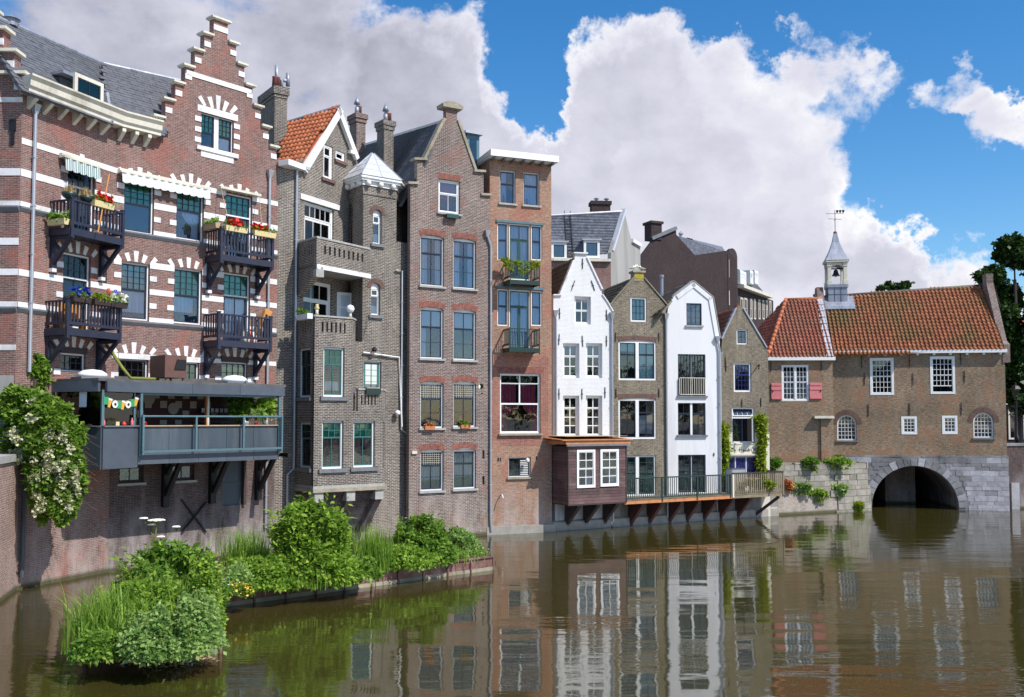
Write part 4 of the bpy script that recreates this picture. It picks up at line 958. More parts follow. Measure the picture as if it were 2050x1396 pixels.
# white bargeboards
def board(a, b, wd=.32, dp=.18, y=-.22, nm='bargeboard'):
    a = Vector((a[0], 0, a[1])); b = Vector((b[0], 0, b[1])); d = (b-a).normalized(); nrm = Vector((d.z, 0, -d.x)); nrm = nrm if nrm.z < 0 else -nrm
    p = [a, b, b+nrm*wd, a+nrm*wd]; mk(nm, MB().prism([(t.x, t.z) for t in p], y, y+dp), M_['white_paint'], h2, G2.M)
bl0 = G2.uv(608, 335, .22); bap = G2.uv(681, 213, .22); br1 = G2.uv(720, 316, .22)
board(bl0, bap); board(bap, br1, wd=.26)
mk('eave_box', MB().box(bl0[0]-1.0, bl0[0]+.1, -.25, .3, bl0[1]-.12, bl0[1]+.12), M_['white_paint'], h2, G2.M)
mk('gable_finial_rail', MB().box(G2.u(694, 305), G2.u(705, 305), -.24, -.1, G2.v(698, 309), G2.v(698, 303)), M_['white_paint'], h2, G2.M)
# orange tiled roof: left slope behind the gable
org = W3(G2, bl0[0], bl0[1]+.02, -.22); slope = math.atan2(bap[1]-bl0[1], bap[0]-bl0[0]); ey2 = G2.e*math.cos(slope)+Z*math.sin(slope)
roofpx(h2, org, G2.n, ey2, [(607, 326), (680, 214), (569, 250), (560, 330)], 'tile_orange', w=.23, l=.30, single=300, name='roof')
pr = planept(569, 248, org, G2.n.cross(ey2)); mk('ridge_tiles', MB().tube([planept(680, 214, org, G2.n.cross(ey2)), pr], .1), M_['lead'], h2, Matrix.Identity(4))
# strip top gutter
mk('gutter', MB().box(-.05, uA+.35, -.18, .1, zTop, zTop+.14), M_['zinc'], h2, M2.M)
# turret side wall
q = rect(S2, 682, 416, 705, 500); q = (q[0], q[1], S2.v(690, 512), q[3]); window(h2, S2, q, [(.25, 1, 1, 'glass_clear', .06), (.75, 1, 1, 'glass_clear', .10)], fm='white_paint', sm='white_paint', fw=.09, rec=.06, behind=[('blind', 'tan_curtain', 0, 1, 0, .72)])
q = rect(S2, 680, 565, 702, 660); q = (q[0], q[1], zl0+.2, q[3]); window(h2, S2, q, [(.3, 1, 1, 'glass_dark', .06), (.7, 1, 1, 'glass_dark', .05)], fm='cream_paint', sm='white_paint', fw=.09, rec=.06)
ft = mk('door', MB().box(q[1], q[1]+.05, -.75, .03, q[2], q[2]+2.1), M_['white_paint'], h2, S2.M)
for k in range(3): block('pane', M_['glass_blue'], ft, S2.M, q[1]-.005, q[1]+.055, -.65, -.08, q[2]+.25+.6*k, q[2]+.25+.6*k+.52)
wall(h2, S2, M_[mb_], [(0, zl0), (LS, zl0), (LS, zt), (0, zt)], thick=.25)
# turret: front as part of the main wall, right flank, and roof over an octagonal plan
mk('turret_flank', MB().box(uR_-.25, uR_+.02, .3, 2.6, M2.v(800, 500)-2, zt), M_[mb_], h2, M2.M)
strip = M2.v(800, 500)
mk('parapet', MB().box(uR_+.02, L2, -.01, .26, strip, strip+.35), M_[mb_], h2, M2.M)
mk('set_back_wall', MB().box(uR_+.02, L2+1.2, 1.2, 1.4, strip-.5, M2.v(800, 395, -1.2)), M_['brick_brown'], h2, M2.M)
mk('gutter', MB().box(uR_+.02, L2+.1, 1.0, 1.2, M2.v(800, 402, -1.2), M2.v(800, 392, -1.2)), M_['zinc'], h2, M2.M)
def M2l(p): v = M2.M.inverted() @ Vector((p[0], p[1], 0)); return (v.x, v.y)
k_ = M2l(K_); s_dir = Vector((k_[0]-uT, k_[1])); 
plan = [(uT, 0), (uR_-.05, 0), (uR_+.32, .45), (uR_+.32, 1.9), (uR_-.4, 2.6), (k_[0]+.3, k_[1]+.6), (k_[0], k_[1])]
cx_ = sum(p[0] for p in plan)/7; cy_ = sum(p[1] for p in plan)/7
def grow(k): 
    return [(p[0]+(p[0]-cx_)/math.hypot(p[0]-cx_, p[1]-cy_)*k, p[1]+(p[1]-cy_)/math.hypot(p[0]-cx_, p[1]-cy_)*k) for p in plan]
mk('turret_core', MB().slab(grow(-.3), zl0, zt), M_[mb_], h2, M2.M)
mk('turret_frieze', MB().slab(grow(.05), zt-.4, zt-.001), M_['brick_grey'], h2, M2.M)
mk('turret_cornice', MB().slab(grow(.28), zt+.20, zt+.30).slab(grow(.36), zt+.301, zt+.42).slab(grow(.12), zt, zt+.199), M_['white_paint'], h2, M2.M)
gp = grow(.22)
for i in (0, 5, 6):
    a, b = gp[i], gp[(i+1) % 7]; n = 3 if i != 5 else 2
    for j in range(n):
        t = (j+.5)/n; mk('corbel_ball', MB().lathe([(.02, -.14), (.1, -.1), (.13, 0), (.1, .08), (.02, .1)], (a[0]+(b[0]-a[0])*t, a[1]+(b[1]-a[1])*t, zt+.10), 8), M_['white_stone'], h2, M2.M, smooth=True)
print('turret zt', zt, plan); ap = M2.uv(746, 308, -1.2); cr_ = grow(.40); apz = ap[1]; apx = (ap[0], 1.2)
rf = MB(); base = [(p[0], p[1], zt+.421) for p in cr_]; top = [(apx[0]+(p[0]-cx_)*.05, apx[1]+(p[1]-cy_)*.05, apz) for p in cr_]
for i in range(7): rf.add([base[i], base[(i+1) % 7], top[(i+1) % 7], top[i]], [(0, 1, 2, 3)])
rf.add(top, [tuple(range(7))])
tr = mk('turret_roof', rf, M_['pale_zinc'], h2, M2.M)
seam = MB()
for i in range(7):
    seam.bar(Vector(base[i])+Vector((0, 0, .01)), Vector(top[i])+Vector((0, 0, .01)), .05)
    for t in (.25, .5, .74):
        a = Vector(base[i]).lerp(Vector(top[i]), t); b = Vector(base[(i+1) % 7]).lerp(Vector(top[(i+1) % 7]), t); seam.bar(a, b, .022)
    a = Vector(base[i]).lerp(Vector(base[(i+1) % 7]), .5); b = Vector(top[i]).lerp(Vector(top[(i+1) % 7]), .5); seam.bar(a, a.lerp(b, .98), .022)
mk('roof_seams', seam, M_['zinc'], tr, M2.M)
# polygonal balconies / bays given by plan polylines (local x, y<0 outwards)
def perf(Bp, Fx, L, z0, z1, hz0, hz1, n, m, th=.16, u0m=.35, u1m=.35, name='parapet', parent=None):
    hs = [];
    for i in range(n):
        u = u0m+(L-u0m-u1m)*(i+.5)/n; w = (L-u0m-u1m)/n*.21
        hs.append([(u-w, hz0), (u+w, hz0), (u+w, hz1), (u-w, hz1)])
    return wall(Bp, Fx, m, [(0, z0), (L, z0), (L, z1), (0, z1)], thick=th, holes=hs, name=name)
def segfac(a, b): 
    ang = math.atan2(b[1]-a[1], b[0]-a[0]); return Fac(a, ang), math.hypot(b[0]-a[0], b[1]-a[1])
# upper balcony
dB = 1.75
P2 = Fac(M2.at(0, -dB), M2.a); uc1 = P2.u(634, 500); q1 = M2.at(uc1, -dB); q0 = M2.at(uc1-.05, -.0)
q2 = meet(q1, R(57), T_, TB); 
FL_, LL_ = segfac(q0, q1); FF_, LF_ = segfac(q1, q2)
zt1 = FF_.v(636, 477); zb1 = FF_.v(636, 533); print('upper balcony', round(LL_, 2), round(LF_, 2), round(zt1, 2), round(zb1, 2), 'end px', px_of((q2[0], q2[1], zt1)))
perf(h2, FL_, LL_, zb1, zt1, zt1-.62, zt1-.25, 4, M_[mb_], u0m=.6); perf(h2, FF_, LF_-.02, zb1, zt1, zt1-.62, zt1-.25, 9, M_[mb_])
cp = MB(); 
for Fx, L in ((FL_, LL_), (FF_, LF_)): mk('coping', MB().box(-.02, L-.03, -.03, .2, zt1+.001, zt1+.08), M_['stone_sill'], h2, Fx.M)
inv = lambda F_, p: (lambda v: (v.x, v.y))(F_.M.inverted() @ Vector((p[0], p[1], 0)))
poly = [inv(M2, p) for p in (A_, q0, q1, q2, K_)]
mk('balcony_slab', MB().slab(poly, zb1-.02, zb1+.1), M_['concrete'], h2, M2.M)
mk('slab_edge', MB().box(-.02, LF_, -.06, -.001, zb1-.12, zb1+.08), M_['white_stone'], h2, FF_.M)
# curved corbel below the left side of the balcony
mb = MB(); pts = [(0, zb1-.03), (LL_, zb1-.03)]
pts = [(LL_-.0, zb1-.03), (LL_, zb1-.35)]+[(LL_*(1-t)+0.02, zb1-.35-(t**1.25)*(zb1-.35-(zl+.75))) for t in [i/8 for i in range(1, 9)]]+[(0, zl-.5), (0, zb1-.03)]
mb.prism(pts, -.0, .3); mk('curved_corbel', mb, M_[mb_], h2, FL_.M)
mk('corbel_stone', MB().box(LL_-.25, LL_+.03, -.03, .33, zb1-.45, zb1-.12), M_['stone_sill'], h2, FL_.M)
# middle and lower bays
ub0 = M2.u(592, 800); u_f0 = P2.u(629, 800)
def bay(zlo, zhi, uend, cham, wins, name):
    pA = M2.at(u_f0-.0, 0); pB = M2.at(u_f0, -dB); pC = M2.at(uend, -dB); pD = M2.at(uend+cham, -dB+cham*1.2); pE = M2.at(uend+cham, 0)
    facs = []
    for a, b in ((pA, pB), (pB, pC), (pC, pD), (pD, pE)): facs.append(segfac(a, b))
    return facs, [inv(M2, p) for p in (pA, pB, pC, pD, pE)]
ue_mid = P2.u(705, 700); ue_low = P2.u(766, 860)
zlow = P2.v(630, 974); zpm = P2.v(634, 634); zpl = P2.v(712, 781)
fm_, pm = bay(0, 0, ue_mid, .42, None, 'm'); fl_, pl = bay(0, 0, ue_low, .42, None, 'l')
def baywin(Fc, r, cols=3, beh='tan_curtain', split=.34):
    q = rect(Fc, *r); w = window(h2, Fc, q, [(split, cols, 2, 'glass_green', .035), (1-split, 2 if cols > 1 else 1, 1, 'glass_clear', .035)], fm='white_paint', sm='teal_sash', fw=.075, behind=[('blind', 'green_glow', 0, 1, .68, 1), ('tied', beh, 0, .5, .08, .62, -1), ('tied', beh, .5, 1, .08, .62, 1)])
    mk('sill', MB().box(q[0]-.15, q[1]+.15, -.1, .08, q[2]-.16, q[2]-.003), M_['grey_moulding'], w); return q
ml = fl_[1][0]
for r in ((645, 843, 687, 938), (708, 843, 750, 935)): baywin(ml, r)
for i, (Fx, L) in enumerate(fl_):
    if i == 0: baywin(Fx, (598, 846, 621, 938), 1)
    if i == 2: qq = (L*.25, L*.75, fl_[1][0].v(766, 937), fl_[1][0].v(766, 845)); window(h2, Fx, qq, [(.3, 1, 1, 'glass_dark'), (.7, 1, 1, 'glass_dark')], fm='white_paint', sm='white_paint', fw=.06)
    wall(h2, Fx, M_[mb_], [(0, zlow), (L, zlow), (L, zpl-.9), (0, zpl-.9)], thick=.2)
mm_ = fm_[1][0]
fresh = Fac(mm_.o, mm_.a); fm2 = [(Fac(f.o, f.a), L) for f, L in fm_]
q = rect(fm2[1][0], 648, 695, 689, 795); w = window(h2, fm2[1][0], q, [(.34, 3, 2, 'glass_green', .035), (.66, 2, 1, 'glass_clear', .035)], fm='white_paint', sm='teal_sash', fw=.075, behind=[('blind', 'green_glow', 0, 1, .68, 1), ('curtain', 'lace', .05, .95, .1, .3)]); mk('sill', MB().box(q[0]-.15, q[1]+.15, -.1, .08, q[2]-.16, q[2]-.003), M_['grey_moulding'], w)
q = rect(fm2[0][0], 598, 699, 621, 795); w = window(h2, fm2[0][0], q, [(.34, 2, 1, 'glass_green', .035), (.66, 1, 1, 'glass_dark', .035)], fm='white_paint', sm='dark_green', fw=.075, behind=[('blind', 'green_glow', 0, 1, .68, 1)]); mk('sill', MB().box(q[0]-.15, q[1]+.15, -.1, .08, q[2]-.16, q[2]-.003), M_['grey_moulding'], w)
for i, (Fx, L) in enumerate(fm2): wall(h2, Fx, M_[mb_], [(0, zpl-.9), (L, zpl-.9), (L, zpm-.85), (0, zpm-.85)], thick=.2)
# parapets with slots
for i, (Fx, L) in enumerate(fm_):
    perf(h2, Fx, L-.002*(i == 1), zpm-.85, zpm, zpm-.62, zpm-.2, (4, 6, 1, 0)[i], M_[mb_], u0m=(.5 if i == 0 else .25) if i < 2 else L*.3, u1m=.25 if i < 2 else L*.3)
    mk('coping', MB().box(0, L, -.04, .2, zpm+.001, zpm+.07), M_['stone_sill'], h2, Fx.M)
for i, (Fx, L) in enumerate(fl_):
    if i == 0: continue
    u_s = ue_mid-u_f0+.3 if i == 1 else 0
    Fy = Fac(Fx.at(u_s), Fx.a); Ly = L-u_s
    perf(h2, Fy, Ly, zpl-.9, zpl, zpl-.62, zpl-.22, (0, 5, 0, 0)[i], M_[mb_], u0m=.1, u1m=.3); mk('coping', MB().box(0, Ly, -.04, .2, zpl+.001, zpl+.07), M_['stone_sill'], h2, Fy.M)
mk('bay_floor', MB().slab(pl, zlow-.12, zlow-.003), M_['stone_sill'], h2, M2.M)
mk('bay_ceiling', MB().slab([(p[0]*.97+.1, p[1]*.9) for p in pm], zpm-.99, zpm-.86), M_['concrete'], h2, M2.M); mk('bay_terrace', MB().slab([(p[0]*.98+.05, p[1]*.9) for p in pl], zpl-1.04, zpl-.91), M_['concrete'], h2, M2.M)
bm = [(p[0]+(p[0]-(pl[0][0]+pl[-1][0])/2)*.03, p[1]-.1) for p in pl]; bm[0] = (bm[0][0], 0); bm[-1] = (bm[-1][0], 0)
mk('bay_cornice', MB().slab(bm, zlow-.3, zlow-.121).slab([(x, y*1.04) for x, y in bm], zlow-.22, zlow-.15) if False else MB().slab(bm, zlow-.26, zlow-.121), M_['sandstone'], h2, M2.M)
# corbelled underside: stepped courses shrinking to the wall
zbt = zlow-.26; zbb = M2.v(700, 1058); und = MB(); ns = 16
for i in range(ns):
    t = (i+.0)/ns; k = 1-t*.92; z1 = zbt-(zbt-zbb)*i/ns; z0 = zbt-(zbt-zbb)*(i+1)/ns
    und.slab([(pl[0][0]+(.12 if i % 2 else .1), 0), (pl[1][0]+.1, pl[1][1]*k*.92), (pl[2][0]-.05, pl[2][1]*k*.92), (pl[3][0]-.05, pl[3][1]*k*.92), (pl[4][0]-.05, 0)], z0+.012, z1-.0)
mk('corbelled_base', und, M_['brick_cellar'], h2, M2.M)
for uu in (u_f0+.25, (u_f0+ue_low)/2+.1, ue_low-.15):
    b = MB().add([(uu-.16, -.001, zbt-.001), (uu+.16, -.001, zbt-.001), (uu+.16, -dB*.97, zbt-.001), (uu-.16, -dB*.97, zbt-.001), (uu-.16, -.001, zbb-.15), (uu+.16, -.001, zbb-.15), (uu+.16, -dB*.97, zbt-.45), (uu-.16, -dB*.97, zbt-.45), (uu-.16, -.3, zbb-.15), (uu+.16, -.3, zbb-.15)],
        [(0, 1, 2, 3), (3, 2, 6, 7), (7, 6, 9, 8), (8, 9, 5, 4), (0, 3, 7, 8, 4), (1, 5, 9, 6, 2)])
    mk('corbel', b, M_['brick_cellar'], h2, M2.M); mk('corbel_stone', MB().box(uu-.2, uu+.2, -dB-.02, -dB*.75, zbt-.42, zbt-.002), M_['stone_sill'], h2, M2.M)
room(h2, M2, u_f0-.1, uT, zlow, zl0, .35)
# pipes
uq = M2.u(590, 600); pipe(h2, M2, [(uq, M2.v(592, 332)), (uq, M2.v(585, 938)), (uq-.28, M2.v(575, 950)), (uq-.28, .6)], 'zinc', .06)
ux = M2.u(803, 600); pipe(h2, M2, [(M2.u(790, 543), M2.v(790, 541)), (ux, M2.v(803, 543)), (ux, M2.v(803, 860)), (L2-.12, M2.v(812, 870)), (L2-.12, .5)], 'pale_zinc', .04)
pipe(h2, M2, [(uT+.0, M2.v(727, 706)), (M2.u(797, 716), M2.v(797, 716)), (M2.u(800, 770), M2.v(800, 790)), (ux-.01, M2.v(806, 855), .05)], 'white_paint', .04)
pipe(h2, M2, [(L2+.02, M2.v(818, 395)), (L2+.02, .5)], 'zinc', .065)
uq2 = M2.u(540, 700); 
mk('wall_lamp', MB().lathe([(.02, .1), (.1, .05), (.12, -.05), (.05, -.12)], (M2.u(744, 705), -.25, M2.v(744, 700))).tube([(M2.u(744, 705), 0, M2.v(744, 704)), (M2.u(744, 705), -.25, M2.v(744, 700)+.08)], .02), M_['black_iron'], h2, M2.M)
mk('wall_lamp', MB().lathe([(.02, .1), (.12, .06), (.14, -.08), (.05, -.12)], (L2-.75, -.2, M2.v(792, 826))), M_['white_paint'], h2, M2.M, smooth=True)
# loose things on the parapets
tp = root('window_box', 'dark green window box with pale pebbles on the small brick balcony', 'planter', P2.M @ Matrix.Translation((P2.u(731, 780), .0, zpl+.08)))
wbx = P2.u(760, 780)-P2.u(731, 780); mk('trough', MB().box(0, wbx, -.12, .14, -.25, .0), M_['dark_green'], tp); mk('pebbles', MB().box(.03, wbx-.03, -.09, .11, .001, .05), M_['sandstone'], tp)
um = root('parasol', 'closed purple parasol leaning on the small brick balcony', 'parasol', P2.M @ Matrix.Translation((P2.u(713, 760), .5, zpl-.85)))
mk('canopy', MB().lathe([(.03, 1.9), (.10, 1.5), (.17, .9), (.22, .5)], (0, 0, 0), 8), M_['purple_cloth'], um, smooth=True); mk('pole', MB().tube([(0, 0, 0), (0, 0, 2.0)], .02, 6), M_['black_iron'], um)
for i, (x, y, s) in enumerate(((703, 626, .22), (636, 628, .12))):
    t = root('garden_ornament', ['glass ball on a yellow foot on the middle balcony corner', 'small yellow vase on the left corner of the middle balcony'][i], 'ornament', P2.M @ Matrix.Translation((P2.u(x, y), .08, zpm+.08)))
    mk('foot', MB().lathe([(.09, 0), (.06, .1), (.07, .2)], (0, 0, 0), 10), M_['cream_paint'], t, smooth=True)
    if i == 0: mk('ball', MB().lathe([(.02, 0), (.13, .05), (.18, .18), (.13, .31), (.02, .36)], (0, 0, .18), 12), M_['lace'], t, smooth=True)
    else: mk('vase', MB().lathe([(.06, 0), (.11, .08), (.06, .2), (.08, .24)], (0, 0, .2), 10), M_['yellow_plastic'], t, smooth=True)
pb = root('planter_box', 'long grey planter on the left side of the middle balcony', 'planter', fm_[0][0].M @ Matrix.Translation((.75, -.2, zpm-.1)))
mk('trough', MB().box(0, .95, -.12, .12, 0, .22), M_['lace'], pb)
leaves('plants', clump_points(120, (0, 0, 0), (.45, .12, .12), 8)+np.array(fm_[0][0].M @ Vector((1.2, -.2, zpm+.2))), .06, 'leaf_mid', pb)

# ------------------------------------------------------------------ chimneys behind house 2 and 3
def stack(lbl, x0, x1, ytop, ybot, dep, mt, pots, ang=R(33), thick=1.0, cap='terracotta_brown', side_pc=None):
    p = ray((x0+x1)/2, ytop); t = dep/p.y; o = Vector((p.x*t, p.y*t, 0)); Fc = Fac((o.x, o.y), ang); Fc = Fac(Fc.at(Fc.u(x0, ytop)), ang)
    w = Fc.u(x1, ytop); z1 = Fc.v(x0, ytop); z0 = Fc.v(x0, ybot); c = root('chimney_stack', lbl, 'chimney', Fc.M, 'chimneys on the roofs')
    mk('stack', MB().box(0, w, 0, thick, z0, z1-.45).box(-.05, w+.05, -.05, thick+.05, z1-.449, z1-.25).box(-.1, w+.1, -.1, thick+.1, z1-.249, z1), M_[mt], c)
    for i, (f, kind) in enumerate(pots):
        if kind == 'pot': mk('chimney_pot', MB().lathe([(.13, 0), (.11, .45), (.13, .5)], (w*f, thick*.5, z1), 10), M_['terracotta_dark'], c, smooth=True)
        else: mk('chimney_cowl', MB().lathe([(.11, 0), (.11, .4), (.05, .42), (.05, .55), (.17, .56), (.12, .72), (.03, .95)], (w*f, thick*.4, z1), 10), M_['lead'], c, smooth=True)
    return c, Fc, w
stack('slender red-brown chimney behind the white gable boards', 714, 732, 226, 330, 48, 'brick_brown', [(.35, 'cowl'), (.7, 'pot')], R(38), .75)
stack('plastered grey chimney between the turret and the slate roof', 769, 788, 240, 345, 47, 'brick_grey', [(.45, 'cowl'), (.62, 'pot'), (.9, 'pot')], R(38), .7)
# ================================================================== the middle and right of the row
def outl(Fc, pts, zb=-.6, left=None, right=None):
    P = [Fc.uv(*p) for p in pts]; u0 = P[0][0] if left is None else left; u1 = P[-1][0] if right is None else right
    return [(u1, zb)]+[(min(u1, max(u0, p[0])), p[1]) for p in P][::-1]+[(u0, zb)]
def edging(B, Fc, pts, m, wd=.12, y0=-.06, y1=.34, name='coping'):
    """coping stones along the gable edge, one per straight run"""
    P = [Vector(Fc.uv(*p)) for p in pts]
    for a, b in zip(P, P[1:]):
        d = (b-a).normalized(); n = Vector((-d.y, d.x)); n = n if (n.y > 0 or (abs(n.y) < 1e-3)) else -n
        if (b-a).length < .03: continue
        mk(name, MB().prism([tuple(a+n*.003), tuple(b+n*.003), tuple(b+n*wd), tuple(a+n*wd)], y0, y1), M_[m], B, Fc.M)
def backing(B, Fc, u0, u1, v0, v1, d=.95): room(B, Fc, u0, u1, v0, v1, d)
def sidewalls(B, Fc, L, z, dep, m, left=True, right=True):
    if left: mk('side_wall', MB().box(.0, .25, .302, dep, -.5, z), M_[m], B, Fc.M)
    if right: mk('side_wall', MB().box(L-.25, L, .302, dep, -.5, z), M_[m], B, Fc.M)

# ------------------------------------------------------------------ house 3: tall brown spout-gabled warehouse
o3 = onz(818, 1083); F3 = Fac((o3.x, o3.y), R(31)); L3 = F3.u(981, 1071)
h3 = root('spout_gable_house', 'tall brown brick house with a narrow spout gable and paired windows, beside the turret house', 'house', F3.M)
def w3(r, bands, sl=.1, **k): 
    q = rect(F3, *r); window(h3, F3, q, bands, arch=.09, sill=sl, fw=.065, **k); return q
cl = [('curtain', 'lace', 0, .35, 0, 1), ('curtain', 'lace', .75, 1, .0, 1)]
r4 = [w3((842, 469, 889, 575), [(.33, 2, 1), (.67, 2, 2)], glass='glass_blue', behind=cl), w3((908, 476, 953, 580), [(.33, 2, 1), (.67, 2, 2)], glass='glass_blue', behind=cl)]
r3 = [w3((842, 614, 888, 719), [(.36, 2, 1), (.64, 2, 2)], glass='glass_blue', behind=[('blind', 'blind_white', 0, 1, .64, 1), ('curtain', 'lace', 0, .3, 0, .64)]), w3((908, 619, 953, 722), [(.36, 2, 1), (.64, 2, 2)], glass='glass_blue', behind=[('blind', 'blind_white', 0, 1, .66, 1)])]
r2 = [w3((842, 764, 888, 857), [(.34, 2, 1), (.66, 2, 2)], glass='glass_dark'), w3((908, 764, 953, 855), [(.34, 2, 1), (.66, 2, 2)], glass='glass_dark')]
r1 = [w3((842, 901, 888, 982), [(.34, 2, 1), (.66, 2, 2)], glass='glass_dark', behind=[('curtain', 'lace', 0, 1, .25, .6)]), w3((908, 899, 953, 978), [(.34, 2, 1), (.66, 2, 2)], glass='glass_dark', behind=[('curtain', 'lace', 0, 1, .3, .95)])]
for q in r4+r3+r2+r1: soldier(h3, F3, q[0]-.04, q[1]+.04, q[3]-.06, .09, .26)
for q in r2+r1[:1]:       # leaded grids in the upper lights
    g = MB(); v0 = q[3]-.12-(q[3]-q[2])*.30
    for i in range(1, 9): u = q[0]+.1+(q[1]-q[0]-.2)*i/9; g.box(u-.006, u+.006, .112, .118, v0, q[3]-.14)
    for i in range(1, 6): z = v0+(q[3]-.14-v0)*i/6; g.box(q[0]+.1, q[1]-.1, .112, .118, z-.006, z+.006)
    mk('leaded_grid', g, M_['cream_paint'], h3, F3.M)
q = rect(F3, 878, 358, 921, 430); w = window(h3, F3, q, [(.4, 1, 1, 'glass_blue', .05), (.6, 2, 1, 'glass_blue', .05)], fm='white_paint', sm='white_paint', fw=.08, sill=.1, behind=[('blind', 'pink_blind', 0, 1, .62, 1), ('blind', 'red_plastic', .1, .55, .42, .6)])
soldier(h3, F3, q[0], q[1], q[3], .02, .28)
t = root('window_box', 'green window box under the attic window of the spout gable', 'planter', F3.M @ Matrix.Translation((F3.u(890, 430), -.16, F3.v(905, 434)+.02))); mk('trough', MB().box(0, .62, -.1, .1, -.14, .04), M_['green_sash'], t)
gp3 = [(818, 369), (835, 370), (835, 322), (851, 323), (888, 247), (893, 240), (893, 212), (915, 214), (915, 241), (950, 342), (968, 346), (968, 392), (981, 394)]
for x, y, r in ((963, 774, .14), (965, 788, .05)):
    u, v = F3.uv(x, y); F3.holes.append([(u+r*math.cos(2*PI*i/12), v+r*math.sin(2*PI*i/12)) for i in range(12)])
for x, y in ((968, 910), (968, 962)): u, v = F3.uv(x, y); F3.holes.append([(u-.06, v-.2), (u+.06, v-.2), (u+.06, v+.2), (u-.06, v+.2)])
wall(h3, F3, M_['brick_brown'], outl(F3, gp3, left=0, right=L3))
edging(h3, F3, [(851, 323), (888, 247), (893, 240)], 'sandstone', .14); edging(h3, F3, [(915, 241), (950, 342)], 'sandstone', .14)
for a, b, y in ((816, 837, 369), (828, 854, 321), (948, 971, 345), (962, 983, 392)): edging(h3, F3, [(a, y), (b, y+1)], 'sandstone', .11, -.12, .36)
c0 = F3.uv(893, 212); c1 = F3.u(915, 213); mk('spout_cap', MB().prism([(c0[0]-.22, c0[1]-.10), (c1+.22, c0[1]-.10), (c1+.26, c0[1]+.06), (c1-.05, c0[1]+.2), (c0[0]+.05, c0[1]+.2), (c0[0]-.26, c0[1]+.06)], -.18, .5), M_['sandstone'], h3, F3.M)
room(h3, F3, .1, L3-.1, 2, F3.v(835, 372))
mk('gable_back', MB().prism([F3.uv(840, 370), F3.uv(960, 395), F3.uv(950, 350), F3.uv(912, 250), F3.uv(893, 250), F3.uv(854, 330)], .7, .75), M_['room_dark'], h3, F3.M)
uw, zw = F3.uv(853, 319); ua, za = F3.uv(889, 245); sl3 = math.atan2(za-zw, ua-uw); org3 = W3(F3, uw, zw, .3); ey3 = F3.e*math.cos(sl3)+Z*math.sin(sl3)
roofpx(h3, org3, F3.n, ey3, [(887, 243), (731, 290), (690, 410), (800, 412), (822, 372), (853, 322)], 'slate_dark', w=.30, l=.16, flat=True, single=300, tname='slate_tile', stag=True)
nz3 = F3.n.cross(ey3); mk('ridge_lead', MB().tube([planept(886, 243, org3, nz3), planept(731, 290, org3, nz3)], .08), M_['zinc'], h3, Matrix.Identity(4))
mk('right_roof_slope', MB().add([planept(886, 243, org3, nz3), planept(731, 290, org3, nz3), tuple(Vector(planept(731, 290, org3, nz3))+F3.e*2.2-Z*4), tuple(Vector(planept(886, 243, org3, nz3))+F3.e*1.7-Z*4)], [(0, 1, 2, 3)]), M_['slate_dark'], h3, Matrix.Identity(4))
d0 = F3.uv(935, 345, -1.6); d1 = F3.uv(958, 272, -1.6); dm3 = mk('dormer', MB().box(d0[0], d1[0]+.05, 1.6, 3.4, d0[1]-.5, d1[1]), M_['teal_steel'], h3, F3.M)
mk('dormer_roof', MB().box(d0[0]-.18, d1[0]+.15, 1.4, 3.5, d1[1], d1[1]+.12), M_['zinc'], dm3, F3.M); mk('dormer_door', MB().box(d0[0]+.15, d1[0]-.12, 1.57, 1.6, d0[1]-.3, d1[1]-.2), M_['glass_blue'], dm3, F3.M)
u = F3.u(975, 600); pipe(h3, F3, [(u-.05, F3.v(971, 470), .0), (u+.16, F3.v(980, 495)), (u+.16, F3.v(981, 1040)), (u+.2, .2)], 'zinc', .06, head=True)
mk('alarm_box', MB().box(F3.u(824), F3.u(834), -.08, 0, F3.v(829, 909), F3.v(829, 903)), M_['cream_paint'], h3, F3.M)
for (x, y) in ((860, 856), (932, 853)):
    t = root('flower_pot', 'terracotta trough with %s' % ('dry orange plants on the left sill' if x < 900 else 'low plants on the right sill under the lamp'), 'plant pot', F3.M @ Matrix.Translation((F3.u(x-12, y), -.1, F3.v(x, y+6)+.03)))
    mk('trough', MB().box(0, .5, -.09, .09, 0, .17), M_['terracotta'], t); c = t.matrix_basis @ Vector((.25, 0, .2)); leaves('dry_plant', clump_points(90, c, (.28, .1, .1), 8), .06, 'orange_wood' if x < 900 else 'leaf_mid', t)
    l = root('table_lamp', 'small lamp with pale shade inside the %s window above the terracotta trough' % ('left' if x < 900 else 'right'), 'lamp', F3.M @ Matrix.Translation((F3.u(x-10 if x < 900 else x-5, y-20), .3, F3.v(x, y-4))))
    mk('lamp_base', MB().lathe([(.05, 0), (.02, .04), (.02, .25)], (0, 0, 0), 8), M_['raw_wood'], l); mk('lamp_shade', MB().lathe([(.11, .2), (.06, .36)], (0, 0, 0), 10), M_['yellow_plastic'], l)

